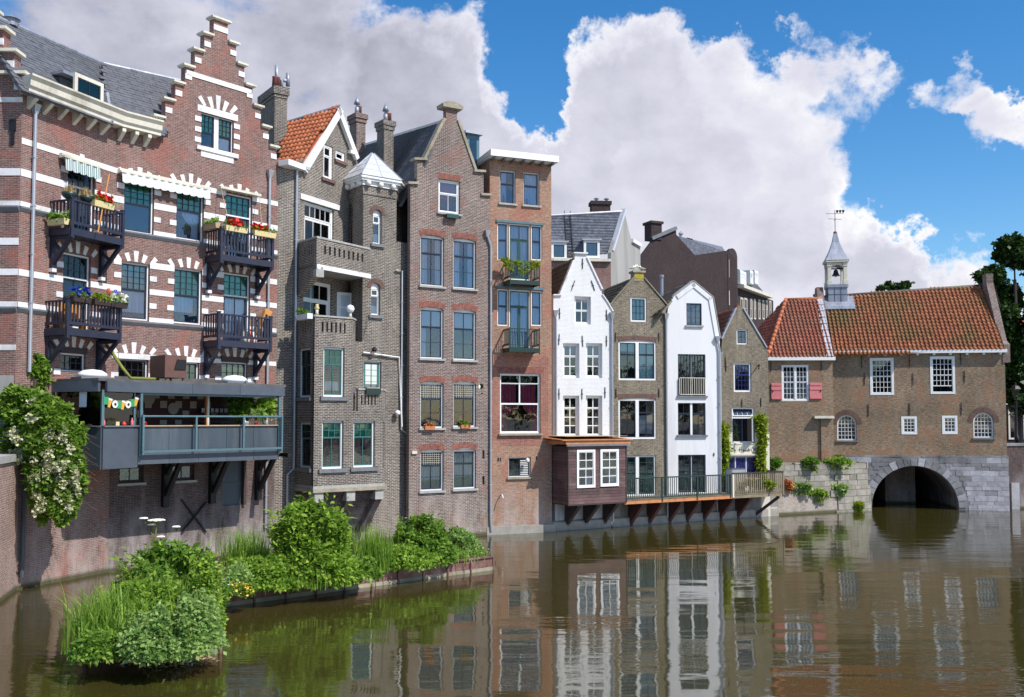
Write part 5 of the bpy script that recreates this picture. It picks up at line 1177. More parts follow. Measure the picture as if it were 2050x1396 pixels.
# ------------------------------------------------------------------ house 4: orange brick, flat white cornice
o4 = onz(981.5, 1071); F4 = Fac((o4.x, o4.y), R(21)); F4 = Fac(F4.at(0, .12), R(21)); L4 = F4.u(1105, 1063)
h4 = root('flat_cornice_house', 'orange brick house with a flat white cornice and two small green balconies', 'house', F4.M)
ztop4 = F4.v(1040, 325)
cl = [('curtain', 'lace', 0, .45, 0, 1)]
for r, f in (((1001, 340, 1032, 409), 0), ((1048, 344, 1080, 413), 1)):
    q = rect(F4, *r); window(h4, F4, q, [(.4, 1, 1), (.6, 1, 1)], fw=.05, sill=.09, glass='glass_blue', behind=[('curtain', 'lace', 0, .5 if not f else 1, 0, 1)])
    t = root('vase', 'pink bottle vase in the %s attic window' % ('left' if not f else 'right'), 'vase', F4.M @ Matrix.Translation((F4.u(r[0]+11, 400), .26, q[2]+.12)), 'pink bottles in the attic windows'); mk('bottle', MB().lathe([(.06, 0), (.07, .2), (.02, .32), (.02, .42)], (0, 0, 0), 8), M_['pink_vase'], t, smooth=True)
for (yt, ys, yd, gl, m) in ((447, 522, 562, 'glass_blue', 'lace'), (579, 653, 700, 'glass_blue', 'blue_curtain')):
    for j, (a, b) in enumerate(((995.5, 1018), (1019, 1062), (1063, 1085.5))):
        q = rect(F4, a, yt+(a-995)*.045, b, ys if j != 1 else yd)
        q = (q[0]+.006, q[1]-.006, q[2], F4.v(1040, yt+2))
        if j == 1: window(h4, F4, q, [(.27, 1, 1, gl, .05), (.73, 2, 1, gl, .075)], fw=.055, sm='green_sash', bw=.14, behind=[('curtain', m, 0, .5, 0, 1), ('curtain', m, .6, 1, .0, 1)], rec=.05)
        else: window(h4, F4, q, [(.46, 1, 1, gl, .05), (.54, 1, 1, gl, .05)], fw=.055, sm='navy_sash', behind=[('curtain', m, 0, 1, 0, 1)], rec=.05)
    u0, z0 = F4.uv(993, yt-1); u1 = F4.u(1088, yt+3)
    mk('head_board', MB().box(u0, u1, -.07, .04, z0+.03, z0+.14), M_['teal_steel'], h4, F4.M)
q = rect(F4, 1001, 748, 1082, 868); window(h4, F4, q, [(.15, 2, 1, 'glass_dark', .03), (.35, 2, 1, 'glass_clear', .03), (.5, 1, 1, 'glass_clear', .05)], fw=.06, sm='white_paint', bw=.07, sill=.14, rec=.08, sillm='sandstone',
    behind=[('curtain', 'wine_curtain', .02, .42, .5, .85), ('curtain', 'wine_curtain', .55, .95, .5, .85), ('tied', 'wine_curtain', .0, .42, .02, .5, -1), ('tied', 'wine_curtain', .6, 1, .02, .5, 1)])
soldier(h4, F4, q[0]-.1, q[1]+.1, q[3]+.02, .0, .3)
for b_ in ((q[0]-.42, q[0]-.005, q[2]-.3, q[3]+.9), (q[1]+.005, q[1]+.42, q[2]-.3, q[3]+.9), (q[0]-.004, q[1]+.004, q[3]+.34, q[3]+.9), (q[0]-.004, q[1]+.004, q[2]-.6, q[2]-.12)): mk('red_brickwork', MB().box(b_[0], b_[1], -.007, .02, b_[2], b_[3]), M_['brick_redwash'], h4, F4.M)
q = rect(F4, 1018, 916, 1063, 955); w = window(h4, F4, q, [(1, 2, 1, 'glass_dark', .04)], fw=.05, sill=.1, sillm='sandstone'); lv = MB()
for i in range(9): z = q[2]+.1+i*(q[3]-q[2]-.2)/9; lv.box((q[0]+q[1])/2+.06, q[1]-.12, .09, .14, z, z+.035)
mk('louvre', lv, M_['white_paint'], w)
wall(h4, F4, M_['brick_orange'], [(0, -.6), (L4, -.6), (L4, ztop4), (0, ztop4)])
mk('side_wall', MB().box(.0, .3, .302, 5, 8, ztop4), M_['brick_orange'], h4, F4.M); mk('side_wall', MB().box(L4-.3, L4, .302, 7, 5, ztop4), M_['brick_orange'], h4, F4.M)
room(h4, F4, .3, L4-.3, 3, ztop4)
mk('cornice', MB().box(-.12, L4+.12, -.55, 5.2, ztop4+.02, ztop4+.10).box(-.16, L4+.16, -.6, -.5, ztop4+.02, ztop4+.34).box(-.16, -.08, -.5, 5.2, ztop4+.1, ztop4+.34).box(L4+.08, L4+.16, -.5, 5.2, ztop4+.1, ztop4+.34), M_['white_paint'], h4, F4.M)
for i in range(7): u = .1+(L4-.2)*i/6; mk('cornice_bracket', MB().box(u-.04, u+.04, -.48, -.001, ztop4-.1, ztop4+.018), M_['grey_moulding'], h4, F4.M)
mk('flat_roof', MB().box(0, L4, 0, 5.2, ztop4+.101, ztop4+.14), M_['tar_roof'], h4, F4.M)
for (x0, x1, yt, yb) in ((1021, 1079, 523, 566), (1020, 1079, 657, 702)):
    u0, z1 = F4.uv(x0, yt, .8); u1 = F4.u(x1, yt, .8); z0 = F4.v(x0, yb, .8)
    b4 = balcony(h4, F4, u0, u1, z0, z1, .8, 'dark_green', gap=.12, round_=True, br=False, fasc=.2, deck=.1)
def ivy_on(Fc, lbl, u0, u1, z0, z1, y, n, m='leaf_pale', size=.07, name='climbing_plant', cat='plant', grp=None):
    r = root(name, lbl, cat, Fc.M @ Matrix.Translation((u0, -y, z0)), grp); pts = []
    k = max(3, int((u1-u0)/.25))
    for j in range(k):
        uu = u0+(u1-u0)*(j+.5)/k; top = z1-RNG.uniform(0, .15); bot = z0+RNG.uniform(0, (z1-z0)*.6); c = int(n/k)
        t = RNG.uniform(0, 1, c); pts.append(np.stack([uu+RNG.normal(0, .07, c), -y+RNG.normal(0, .03, c), bot+(top-bot)*t], 1))
    P = np.concatenate(pts); M = np.array(Fc.M); P = P @ M[:3, :3].T+M[:3, 3]
    leaves('foliage', P, size, m, r); return r
u0 = F4.u(1000, 520, .8); u1 = F4.u(1079, 520, .8); ivy_on(F4, 'trailing ivy hanging over the upper green balcony of the orange house', u0+.2, u1, F4.v(1050, 552, .85), F4.v(1050, 521, .85), .86, 700, 'leaf_lime', .055)
ivy_on(F4, 'leafy plant trailing at the left end of the upper green balcony', F4.u(996, 530), F4.u(1018, 530), F4.v(1000, 530), F4.v(1000, 518), .5, 220, 'leaf_lime', .06)
for x, y in ((974, 600),): pass
mk('vent_slots', MB().box(*F4.uv(996, 920)[:1], F4.uv(999, 920)[0], -.01, .02, F4.v(998, 924), F4.v(998, 916)).box(F4.u(1001, 920), F4.u(1003, 920), -.01, .02, F4.v(1002, 924), F4.v(1002, 916)).box(F4.u(1073, 918), F4.u(1075, 918), -.01, .02, F4.v(1074, 921), F4.v(1074, 914)), M_['black_iron'], h4, F4.M)
mk('wall_lamp', MB().lathe([(.02, .1), (.09, .04), (.1, -.08), (.04, -.12)], (F4.u(1053, 925), -.2, F4.v(1053, 925)+.1)), M_['white_paint'], h4, F4.M, smooth=True)
mk('mooring_hook', MB().tube([(F4.u(1003, 990), -.02, F4.v(1003, 990)), (F4.u(1001, 990), -.3, F4.v(1001, 990)), (F4.u(1001, 990), -.45, F4.v(1001, 992)-.1)], .03, 6), M_['white_paint'], h4, F4.M)

# ------------------------------------------------------------------ house 5: narrow white painted gable
def hfac(x, y, ang, back=0.0): o = onz(x, y); k = 1+back/o.y; return Fac((o.x*k, o.y*k), ang)
F5 = hfac(1107, 1063, R(16), .62); L5 = F5.u(1226, 900)
h5 = root('white_gable_house', 'narrow white painted brick house with pointed gable, behind the brown timber box', 'house', F5.M)
dk5 = [('blind', 'tan_curtain', .1, .9, .2, .9)]
for r, b in (((1150, 593, 1183, 650), [(.5, 2, 1), (.5, 2, 1)]), ((1127, 687, 1160, 757), [(.36, 2, 1), (.64, 2, 2)]), ((1173, 687, 1206, 757), [(.36, 2, 1), (.64, 2, 2)]), ((1127, 792, 1160, 874), [(.29, 2, 1), (.71, 2, 3)]), ((1173, 792, 1206, 874), [(.29, 2, 1), (.71, 2, 3)])):
    window(h5, F5, rect(F5, *r), b, fm='white_paint', sm='white_paint', fw=.09, sw=.05, bw=.045, rec=.16, glass='glass_dark', behind=[('blind', 'lace', 0, 1, .7, 1)] if r[1] == 687 else None)
g5 = [(1108, 592), (1122, 592), (1150, 522), (1151, 509), (1173, 509), (1174, 516), (1204, 580), (1205, 590), (1216, 606), (1224, 620), (1227, 632)]
wall(h5, F5, M_['brick_painted_white'], outl(F5, g5, left=0, right=L5))
edging(h5, F5, [(1122, 592), (1150, 522)], 'white_stone', .09); edging(h5, F5, [(1174, 516), (1204, 580)], 'white_stone', .09); edging(h5, F5, [(1107, 592), (1124, 592)], 'white_stone', .06, -.1); edging(h5, F5, [(1148, 508), (1176, 509)], 'white_stone', .07, -.1)
edging(h5, F5, [(1205, 590), (1216, 606), (1226, 624)], 'white_stone', .06)
for x, y, t in ((1166, 528, 0), (1147, 572, .35), (1187, 572, -.35), (1120, 628, 0), (1214, 631, 0), (1119, 680, .06), (1166, 683, -.06), (1214, 683, 0), (1119, 789, 0), (1165, 789, 0), (1211, 786, 0)): anchor(h5, F5, *F5.uv(x, y), h=.55, tilt=t)
room(h5, F5, .1, L5-.1, 3, F5.v(1160, 600)); 
def leftroof(B, Fc, pa, pb, poly, m, w=.24, l=.3, off=.3, **k):
    ua, za = Fc.uv(*pa); ub, zb = Fc.uv(*pb); s = math.atan2(zb-za, ub-ua); org = W3(Fc, ua, za, off); ey = Fc.e*math.cos(s)+Z*math.sin(s)
    r = roofpx(B, org, Fc.n, ey, poly, m, w=w, l=l, **k)
    # far slope, mirrored about the ridge
    nz = Fc.n.cross(ey); a = planept(*poly[0], org, nz); b = planept(*poly[1], org, nz); dn = Fc.e*math.cos(s)*(ub-ua)/abs(math.cos(s))-Z*abs(zb-za)
    mk('right_roof_slope', MB().add([a, b, b+dn, a+dn], [(0, 1, 2, 3)]), M_[m], B, Matrix.Identity(4)); return org, nz
leftroof(h5, F5, (1122, 592), (1151, 520), [(1151, 518), (1080, 552), (1062, 640), (1108, 618), (1122, 592)], 'tile_grey', single=150)
pipe(h5, F5, [(.12, F5.v(1112, 630)), (.16, F5.v(1114, 640)), (.16, F5.v(1112, 870)), (.12, 1.2)], 'zinc', .05, head=True)
u = L5-.02; pipe(h5, F5, [(u, F5.v(1226, 634)), (u, F5.v(1226, 870)), (u, .3)], 'zinc', .05, head=True)

# ------------------------------------------------------------------ house 6: olive-grey brick gable with yellow-topped chimney
F6 = hfac(1227, 1055.5, R(14), 1.05); L6 = F6.u(1335, 900)
h6 = root('olive_gable_house', 'mossy grey-olive brick gabled house between the two white houses', 'house', F6.M)
q = rect(F6, 1262, 595, 1295, 645); window(h6, F6, q, [(1, 3, 3, 'glass_tint')], fw=.09, rec=.05, behind=[('blind', 'aqua_blind', 0, 1, 0, 1)])
for r, b in (((1238, 681, 1314, 762), [(.33, 2, 1), (.67, 2, 2)]), ((1238, 797, 1314, 879), [(.33, 2, 1), (.67, 2, 2)])):
    q = rect(F6, *r); window(h6, F6, q, b, fw=.09, mull=(2, .18), rec=.04, arch=.08, glass='glass_tint' if r[1] < 700 else 'glass_dark', behind=[('blind', 'aqua_blind', .53, 1, 0, 1), ('blind', 'aqua_blind', 0, .46, .76, 1)] if r[1] < 700 else [('blind', 'lace', .55, .95, .1, .6)])
    soldier(h6, F6, q[0], q[1], q[3]-.06, .06, .24).data.materials[0] = M_['terracotta_brown']
q = rect(F6, 1240, 913, 1313, 992); window(h6, F6, q, [(.55, 2, 4, 'glass_dark', .05), (.45, 3, 3, 'glass_dark', .07)], fw=.07, mull=(2, .18), sm='green_sash', rec=.05)
g6 = [(1225, 632), (1222, 610), (1270, 556), (1270, 546), (1287, 546), (1289, 557), (1336, 612), (1336, 630)]
wall(h6, F6, M_['brick_olive'], outl(F6, g6, left=0, right=L6))
u0, z0 = F6.uv(1270, 562); u1 = F6.u(1288, 562); zt = F6.v(1279, 546); mk('chimney', MB().box(u0-.02, u1+.02, -.02, .5, z0, zt).box(u0-.1, u1+.1, -.1, .58, zt, zt+.1), M_['sandstone'], h6, F6.M)
mat('lichen', (.38, .30, .03), .9, var=.4, vscale=8); mk('lichen_patch', MB().box(u0+.02, u1-.0, -.035, -.021, z0+.1, zt-.03), M_['lichen'], h6, F6.M)
edging(h6, F6, [(1222, 610), (1270, 556)], 'sandstone', .05); edging(h6, F6, [(1289, 557), (1336, 612)], 'sandstone', .05)
leftroof(h6, F6, (1222, 610), (1270, 558), [(1270, 556), (1215, 582), (1190, 640), (1210, 620), (1222, 610)], 'tile_grey', single=120)
for x, y in ((1232, 675), (1319, 675), (1233, 787), (1319, 787)): anchor(h6, F6, *F6.uv(x, y), h=.5)
room(h6, F6, .1, L6-.1, 3, F6.v(1280, 625))
pipe(h6, F6, [(L6-.02, F6.v(1336, 636)), (L6-.02, .3)], 'zinc', .055, head=True)
for i, (x, s) in enumerate(((1271, 1), (1284, -1))):
    u, v = F6.uv(x, 545); v = zt+.1; g = root('gull', 'grey gull on the %s of the lichen-topped chimney' % ('left side' if i == 0 else 'right side'), 'bird', F6.M @ Matrix.Translation((u, .2, v)) @ Matrix.Rotation(.4*s+(0 if s > 0 else PI), 4, 'Z'))
    mk('body', MB().tube([(-.22, 0, .12), (-.1, 0, .16), (.06, 0, .2), (.14, 0, .27), (.18, 0, .33)], .045, 8).lathe([(.01, 0), (.07, .05), (.085, .13), (.05, .2), (.01, .22)], (0, 0, .08), 8).tube([(.13, 0, .34), (.2, 0, .34), (.25, 0, .325)], .035, 6, .008), M_['white_flower'], g, smooth=True)
    mk('wing', MB().tube([(-.3, .05, .13), (-.1, .07, .18), (.05, .06, .21)], .015, 6, .05).tube([(-.3, -.05, .13), (-.1, -.07, .18), (.05, -.06, .21)], .015, 6, .05), M_['gull_grey'], g, smooth=True)
    mk('leg', MB().tube([(.0, .03, 0), (0, .03, .1)], .008, 4), M_['orange_pole'], g); mk('leg', MB().tube([(.0, -.03, 0), (0, -.03, .1)], .008, 4), M_['orange_pole'], g)

# ------------------------------------------------------------------ house 7: smooth white rendered gable
F7 = hfac(1335.5, 1049, R(12), 1.5); L7 = F7.u(1443, 900)
h7 = root('white_rendered_house', 'smooth white rendered house with clipped gable and dark french windows', 'house', F7.M)
q = rect(F7, 1374, 607, 1405, 652); window(h7, F7, q, [(1, 3, 3, 'glass_blue')], fw=.0, sw=.06, rec=.08, sill=.1)
q = rect(F7, 1357, 709, 1413, 793); window(h7, F7, q, [(1, 4, 4, 'glass_dark', .07)], fw=.0, sw=.08, mull=(2, .01), sm='navy_sash', rec=.1, sill=.1, sillm='grey_moulding')
q7 = rect(F7, 1357, 807, 1413, 871); window(h7, F7, q7, [(.34, 2, 1, 'glass_dark'), (.66, 2, 2, 'glass_dark')], fw=.0, sw=.05, mull=(2, .12), rec=.08, sill=.12, sillm='grey_moulding')
q = rect(F7, 1357.6, 911, 1413.5, 986); window(h7, F7, q, [(.55, 2, 4, 'glass_dark', .08), (.45, 3, 3, 'glass_dark', .09)], fw=.0, mull=(2, .02), sm='navy_sash', rec=.1)
g7 = [(1336, 632), (1337, 619), (1344, 600), (1352, 590), (1388, 563), (1427, 595), (1441, 676), (1443, 680)]
wall(h7, F7, M_['white_render'], outl(F7, g7, left=0, right=L7))
P = [(1353, 591.5), (1388, 565), (1425.5, 596), (1440, 678)]
for a, b in zip(P, P[1:]):
    a = Vector(F7.uv(*a)); b = Vector(F7.uv(*b)); d = (b-a).normalized(); n = Vector((-d.y, d.x)); n = -n if n.y > 0 else n
    if abs(d.y) > .9: n = Vector((-1, 0)) if a.x > 1 else Vector((1, 0))
    mk('gable_moulding', MB().prism([tuple(a), tuple(b), tuple(b+n*.24), tuple(a+n*.24)], -.05, .03), M_['white_render'], h7, F7.M)
edging(h7, F7, [(1345, 599), (1352, 590), (1388, 563), (1427, 595), (1441, 676)], 'grey_render', .045)
leftroof(h7, F7, (1344, 600), (1388, 566), [(1388, 564), (1330, 592), (1300, 640), (1325, 625), (1344, 600)], 'tile_grey', single=120)
room(h7, F7, .1, L7-.1, 3, F7.v(1388, 640))
u0, z1 = F7.uv(1358.5, 756); u1, z0 = F7.uv(1411, 791); gr = MB().box(u0, u1, -.12, -.08, z1-.04, z1).box(u0, u1, -.12, -.08, z0, z0+.04).box(u0, u0+.04, -.12, -.08, z0, z1).box(u1-.04, u1, -.12, -.08, z0, z1)
rl = mk('window_railing', gr, M_['cream_paint'], h7, F7.M)
for i in range(1, 12): u = u0+(u1-u0)*i/12; block('baluster', M_['cream_paint'], rl, F7.M, u-.012, u+.012, -.11, -.09, z0+.04, z1-.04)
u7 = L7-.05; pipe(h7, F7, [(u7-.12, F7.v(1438, 681)), (u7, F7.v(1442, 700)), (u7, .3)], 'zinc', .05, head=True)
anchor(h7, F7, *F7.uv(1429, 910), h=.2)

# ------------------------------------------------------------------ house 8: small brown gable with plastered ground floor
F8 = hfac(1443.5, 1041, R(10), 1.4); L8 = F8.u(1540, 900)
h8 = root('plastered_base_house', 'small brown brick gabled house with cream ground floor and vines, beside the smooth white house', 'house', F8.M)
q = rect(F8, 1474.5, 660, 1496.5, 690); window(h8, F8, q, [(1, 2, 2, 'glass_blue')], fw=.07, rec=.05)
q = rect(F8, 1468.5, 727, 1504, 785); window(h8, F8, q, [(.4, 4, 2, 'glass_dark'), (.6, 4, 3, 'glass_dark')], fw=.09, rec=.06, sm='blue_paint', behind=[('blind', 'lace', 0, 1, .72, 1)])
q = rect(F8, 1465, 816, 1511, 887); F8.holes.append([(q[0], q[2]), (q[1], q[2]), (q[1], q[3]), (q[0], q[3])]); fw = .09
w = mk('window', MB().box(q[0], q[0]+fw, .06, .16, q[2], q[3]).box(q[1]-fw, q[1], .06, .16, q[2], q[3]).box(q[0]+fw, q[1]-fw, .06, .16, q[3]-fw, q[3]).box(q[0]+fw, q[1]-fw, .06, .16, q[2], q[2]+fw).box(q[0]+fw, q[1]-fw, .06, .15, q[2]+(q[3]-q[2])*.69, q[2]+(q[3]-q[2])*.74), M_['white_paint'], h8, F8.M, label='white window standing open over the cream plaster')
def leaf_(ox, oz, wd, ht, rot, axis, nc, nr, m='navy_sash'):
    M = F8.M @ Matrix.Translation((ox, .05, oz)) @ Matrix.Rotation(rot, 4, axis); s = MB().box(0, .05, -.03, .02, 0, ht).box(wd-.05, wd, -.03, .02, 0, ht).box(.05, wd-.05, -.03, .02, 0, .05).box(.05, wd-.05, -.03, .02, ht-.05, ht)
    for i in range(1, nc): s.box(wd*i/nc-.01, wd*i/nc+.01, -.02, .01, .05, ht-.05)
    for i in range(1, nr): s.box(.05, wd-.05, -.021, .011, ht*i/nr-.01, ht*i/nr+.01)
    mk('casement', s, M_[m], w, M); block('pane', M_['glass_blue'], w, M, .05, wd-.05, -.005, .0, .05, ht-.05)
hw_ = (q[1]-q[0]-2*fw); hh_ = (q[3]-q[2])*.69-fw
leaf_(q[0]+fw, q[2]+fw, hw_*.48, hh_, -R(50), 'Z', 2, 3); 
M_R = R(180+62); leaf_(q[1]-fw+.02, q[2]+fw, hw_*.48, hh_, M_R, 'Z', 2, 3, 'white_paint')
leaf_(q[0]+fw, q[2]+(q[3]-q[2])*.75, hw_, (q[3]-q[2])*.25-fw, R(-30), 'X', 4, 1)
q = rect(F8, 1450, 914, 1518, 975); window(h8, F8, q, [(1, 6, 5, 'glass_clear', .10)], fw=.06, sm='blue_paint', bw=.03, mull=(3, .05), rec=.08, behind=[('curtain', 'wine_curtain', 0, 1, .1, 1)])
zp8 = F8.v(1490, 866); g8 = [(1444, 705), (1446, 679), (1475, 617), (1477, 611), (1484, 611), (1487, 618), (1534, 697), (1540, 701)]
hu = [h for h in F8.holes if sum(p[1] for p in h)/len(h) > zp8-.5 and min(p[1] for p in h) > zp8]; ww = F8.holes[2]
wall(h8, F8, M_['brick_olive'], outl(F8, g8, left=0, right=L8, zb=-.6))
def plaster():
    v = zp8; loops = [h for h in F8.holes if max(p[1] for p in h) < v]; q8 = ww
    o = [(0, -.6), (L8, -.6), (L8, v), (q8[1][0]+.001, v), (q8[1][0]+.001, q8[0][1]-.001), (q8[0][0]-.001, q8[0][1]-.001), (q8[0][0]-.001, v), (0, v)]
    wall(h8, F8, M_['cream_render'], o, thick=.035, y0=-.04, name='plaster_base', holes=loops)
plaster(); mk('plaster_band', MB().box(0, L8, -.07, -.041, F8.v(1490, 889)-.02, F8.v(1490, 889)+.03), M_['cream_render'], h8, F8.M)
mk('door_hood', MB().box(F8.u(1449, 912), F8.u(1520, 912), -.14, -.041, F8.v(1485, 912), F8.v(1485, 909)), M_['cream_paint'], h8, F8.M)
edging(h8, F8, [(1446, 679), (1475, 617)], 'zinc', .08); edging(h8, F8, [(1487, 618), (1534, 697)], 'zinc', .08)
leftroof(h8, F8, (1446, 679), (1476, 616), [(1477, 613), (1420, 640), (1400, 700), (1436, 690), (1446, 679)], 'tile_red', single=60)
for x, y in ((1452, 723), (1485, 808), (1523, 806), (1453, 735)): anchor(h8, F8, *F8.uv(x, y), h=.5)
mk('hoist_hook', MB().tube([(F8.u(1518, 735), 0, F8.v(1518, 732)), (F8.u(1515, 735), -.35, F8.v(1515, 731)), (F8.u(1512, 738), -.45, F8.v(1512, 740))], .035, 6), M_['black_iron'], h8, F8.M)
room(h8, F8, .1, L8-.1, 2.8, F8.v(1488, 700))
pipe(h8, F8, [(.02, F8.v(1444, 712)), (.02, F8.v(1443, 990))], 'zinc', .05, head=True)
# handwritten name on the plaster
def stroke(pts): return [(F8.u(x, y), -.052, F8.v(x, y)) for x, y in pts]
zx = lambda x, y: (1430+x/8.21, 840+y/8.21)
glyphs = [[(238, 462), (222, 480), (236, 500), (218, 525), (238, 548), (256, 536)], [(222, 500), (240, 497)], [(268, 520), (285, 470), (278, 462), (270, 525), (282, 532)], [(295, 518), (308, 464), (300, 462), (296, 525), (308, 528)], [(316, 502), (324, 518), (340, 498), (344, 505), (330, 545), (320, 552)],
          [(418, 455), (410, 530)], [(445, 440), (436, 555)], [(385, 500), (450, 488)], [(462, 512), (480, 505), (470, 495), (460, 512), (472, 528), (488, 520)], [(498, 500), (496, 528), (508, 500), (518, 504), (518, 526)], [(548, 498), (532, 508), (536, 524), (552, 510), (556, 470), (556, 524)], [(572, 492), (574, 518), (576, 500), (590, 490)], [(604, 492), (608, 514)], [(602, 474), (604, 478)], [(625, 462), (682, 518)], [(676, 470), (634, 516)]]
tx = MB()
for g in glyphs: tx.tube(stroke([zx(*p) for p in g]), .014, 5)
mk('lettering', tx, M_['black_iron'], h8, F8.M)

# ------------------------------------------------------------------ house 9: low annex with shutters
F9 = hfac(1541, 1033, R(-2), 2.6); L9 = F9.u(1669.5, 900)
h9 = root('annex_house', 'low tan brick annex with orange hipped roof and pink shutters, left of the gate building', 'house', F9.M)
q = rect(F9, 1564.5, 731, 1619.7, 803); window(h9, F9, q, [(.48, 3, 3, 'glass_dark'), (.52, 3, 3, 'glass_dark')], fw=.09, mull=(2, .1), sm='white_paint', rec=.02, bw=.025, behind=[('curtain', 'lace', 0, 1, .0, .8)])
ze9 = F9.v(1600, 722); zb9 = F9.v(1600, 930)
pil = (F9.u(1643, 880), F9.u(1659, 880)); 
wall(h9, F9, M_['brick_tan'], [(0, -.6), (L9, -.6), (L9, ze9), (0, ze9)])
mk('pilaster', MB().box(pil[0], pil[1], -.12, -.001, zb9, F9.v(1650, 839)), M_['brick_tan'], h9, F9.M); a = F9.uv(1628, 833); mk('hood_slab', MB().box(a[0], F9.u(1667, 833), -.35, .0, F9.v(1650, 838), a[1]), M_['cream_paint'], h9, F9.M)
mk('gutter', MB().box(-.05, L9+.1, -.28, .02, ze9+.001, ze9+.2), M_['white_paint'], h9, F9.M)
for r in ((1543.5, 767, 1565, 800), (1620, 766.5, 1645, 799)):
    a = F9.uv(r[0], r[1]); b = F9.uv(r[2], r[3]); s = mk('shutter', MB().box(a[0], b[0], -.07, -.03, b[1], a[1]), M_['pink_paint'], h9, F9.M); wq = (b[0]-a[0])
    for zz in (a[1]-.12, (a[1]+b[1])/2+.1, b[1]+.06): mk('batten', MB().box(a[0]+.02, b[0]-.02, -.095, -.071, zz-.045, zz+.045), M_['pink_paint'], s, F9.M)
    mk('latch', MB().box((a[0] if r[0] < 1600 else b[0]-.16)+.05, (a[0] if r[0] < 1600 else b[0]-.16)+.12, -.11, -.071, (a[1]+b[1])/2-.04, (a[1]+b[1])/2+.03), M_['black_iron'], s, F9.M)
for x, y in ((1543, 734), (1644, 732)): anchor(h9, F9, *F9.uv(x, y), h=.6)
org9 = W3(F9, 0, ze9+.15, -.2); pt9 = R(52); ey9 = -F9.n*math.cos(pt9)+Z*math.sin(pt9)
roofpx(h9, org9, F9.e, ey9, [(1537, 716), (1671, 716), (1640, 599), (1573, 603)], 'tile_red', w=.235, l=.27, single=300)
nz9 = F9.e.cross(ey9); ra = planept(1573, 601, org9, nz9); rb = planept(1537, 712, org9, nz9); rc = planept(1645, 598, org9, nz9)
# hipped end towards the left
lb = rb+Vector((-1.6, 4.5, -.3)); exh = (rb-lb).normalized(); 
hipn = (ra-rb).cross(lb-rb); hipn = -hipn if hipn.y > 0 else hipn; hipn.normalize(); eyh = (ra-rb)-exh*(ra-rb).dot(exh)
roof(h9, lb, exh, eyh, [(0, 0), ((rb-lb).length, 0), ((ra-lb).dot(exh), eyh.length)], 'tile_red', w=.235, l=.27, single=120)
hp = MB(); n = 14
for i in range(n): a = rb.lerp(ra, i/n); b = rb.lerp(ra, (i+1.15)/n); hp.tube([a+Vector((0, -.02, .06)), b+Vector((0, -.02, .03))], .13, 8, .11)
mk('hip_tiles', hp, M_['tile_orange'], h9, Matrix.Identity(4), smooth=True); mk('ridge_tiles', MB().tube([ra, rc], .12), M_['tile_rust'], h9, Matrix.Identity(4), smooth=True)
fl = MB(); f0 = planept(1636, 600, org9, nz9); f1 = planept(1657, 716, org9, nz9)
for i in range(9): a = f0.lerp(f1, i/9); b = f0.lerp(f1, (i+1)/9-.01); fl.add([a+Vector((0, -.06, .05)), a+Vector((.33, -.06, .05)), b+Vector((.33, -.06, .05)), b+Vector((-.1, -.06, .05))], [(0, 1, 2, 3)])
mk('lead_flashing', fl, M_['lead'], h9, Matrix.Identity(4))
room(h9, F9, .1, L9-.1, zb9, ze9)

# ------------------------------------------------------------------ gate building over the water arch
F10 = hfac(1669, 1017.2, R(-9)); L10 = F10.u(2015, 860)
hb = root('gate_building', 'long brick building with orange tiled roof over the stone water arch', 'building', F10.M)
gw = 'glass_dark'
q = rect(F10, 1741, 717, 1790, 791); window(hb, F10, q, [(.5, 5, 3), (.5, 5, 3)], fw=.13, sm='white_paint', bw=.028, sw=.04, rec=-.02, glass=gw)
q = rect(F10, 1861.4, 714, 1912.5, 789); window(hb, F10, q, [(.5, 5, 3), (.32, 5, 2), (.18, 1, 1, None, .02)], fw=.13, sm='white_paint', bw=.028, sw=.04, rec=-.02, glass=gw)
for r in ((1675.5, 831, 1715.5, 882), (1948, 826, 1990, 877)):
    q = rect(F10, *r); window(hb, F10, q, [(1, 5, 6)], fw=.09, sm='white_paint', bw=.03, arch=(q[1]-q[0])/2-.01, rec=.1, glass=gw, sill=.08, sillm='grey_moulding', behind=[('blind', 'lace', 0, 1, .3, .45)] if r[0] > 1900 else None)
    mb = MB(); n = 20; c = (q[0]+q[1])/2; zc = q[3]-(q[1]-q[0])/2; r0 = (q[1]-q[0])/2+.02
    for i in range(n): a = PI*(i+.5)/n; da = PI/n*.44; mb.prism([(c+rr*math.cos(t), zc+rr*math.sin(t)) for rr, t in ((r0, a-da), (r0+.3, a-da*.85), (r0+.3, a+da*.85), (r0, a+da))], -.015, .05)
    mk('brick_arch', mb, M_['terracotta_brown'], hb, F10.M)
for r in ((1804, 834, 1836, 870), (1885.5, 832.5, 1917, 869.5)):
    q = rect(F10, *r); window(hb, F10, q, [(1, 3, 4)], fw=.13, sm='white_paint', bw=.03, rec=-.02, glass=gw, behind=[('blind', 'lace', 0, 1, 0, .3)] if r[0] > 1850 else None)
ze = F10.v(1840, 708); zs = F10.v(1840, 912)
wall(hb, F10, M_['brick_tan'], [(0, zs), (L10, zs), (L10, ze), (0, ze)], thick=.4)
z6 = lambda x, y: (1500+x/3.675, 680+y/3.675)
for x, y in ((827, 165), (1178, 155), (1555, 140), (848, 288), (1204, 288), (1583, 273), (876, 520), (1178, 512), (1560, 508)): anchor(hb, F10, *F10.uv(*z6(x, y)), h=.75)
mk('gutter', MB().box(-.1, L10+.05, -.32, .0, ze+.001, ze+.2), M_['white_paint'], hb, F10.M)
for i in range(11): u = .3+(L10-.6)*i/10; mk('rafter_foot', MB().box(u-.06, u+.06, -.25, -.001, ze-.12, ze-.001), M_['white_paint'], hb, F10.M)
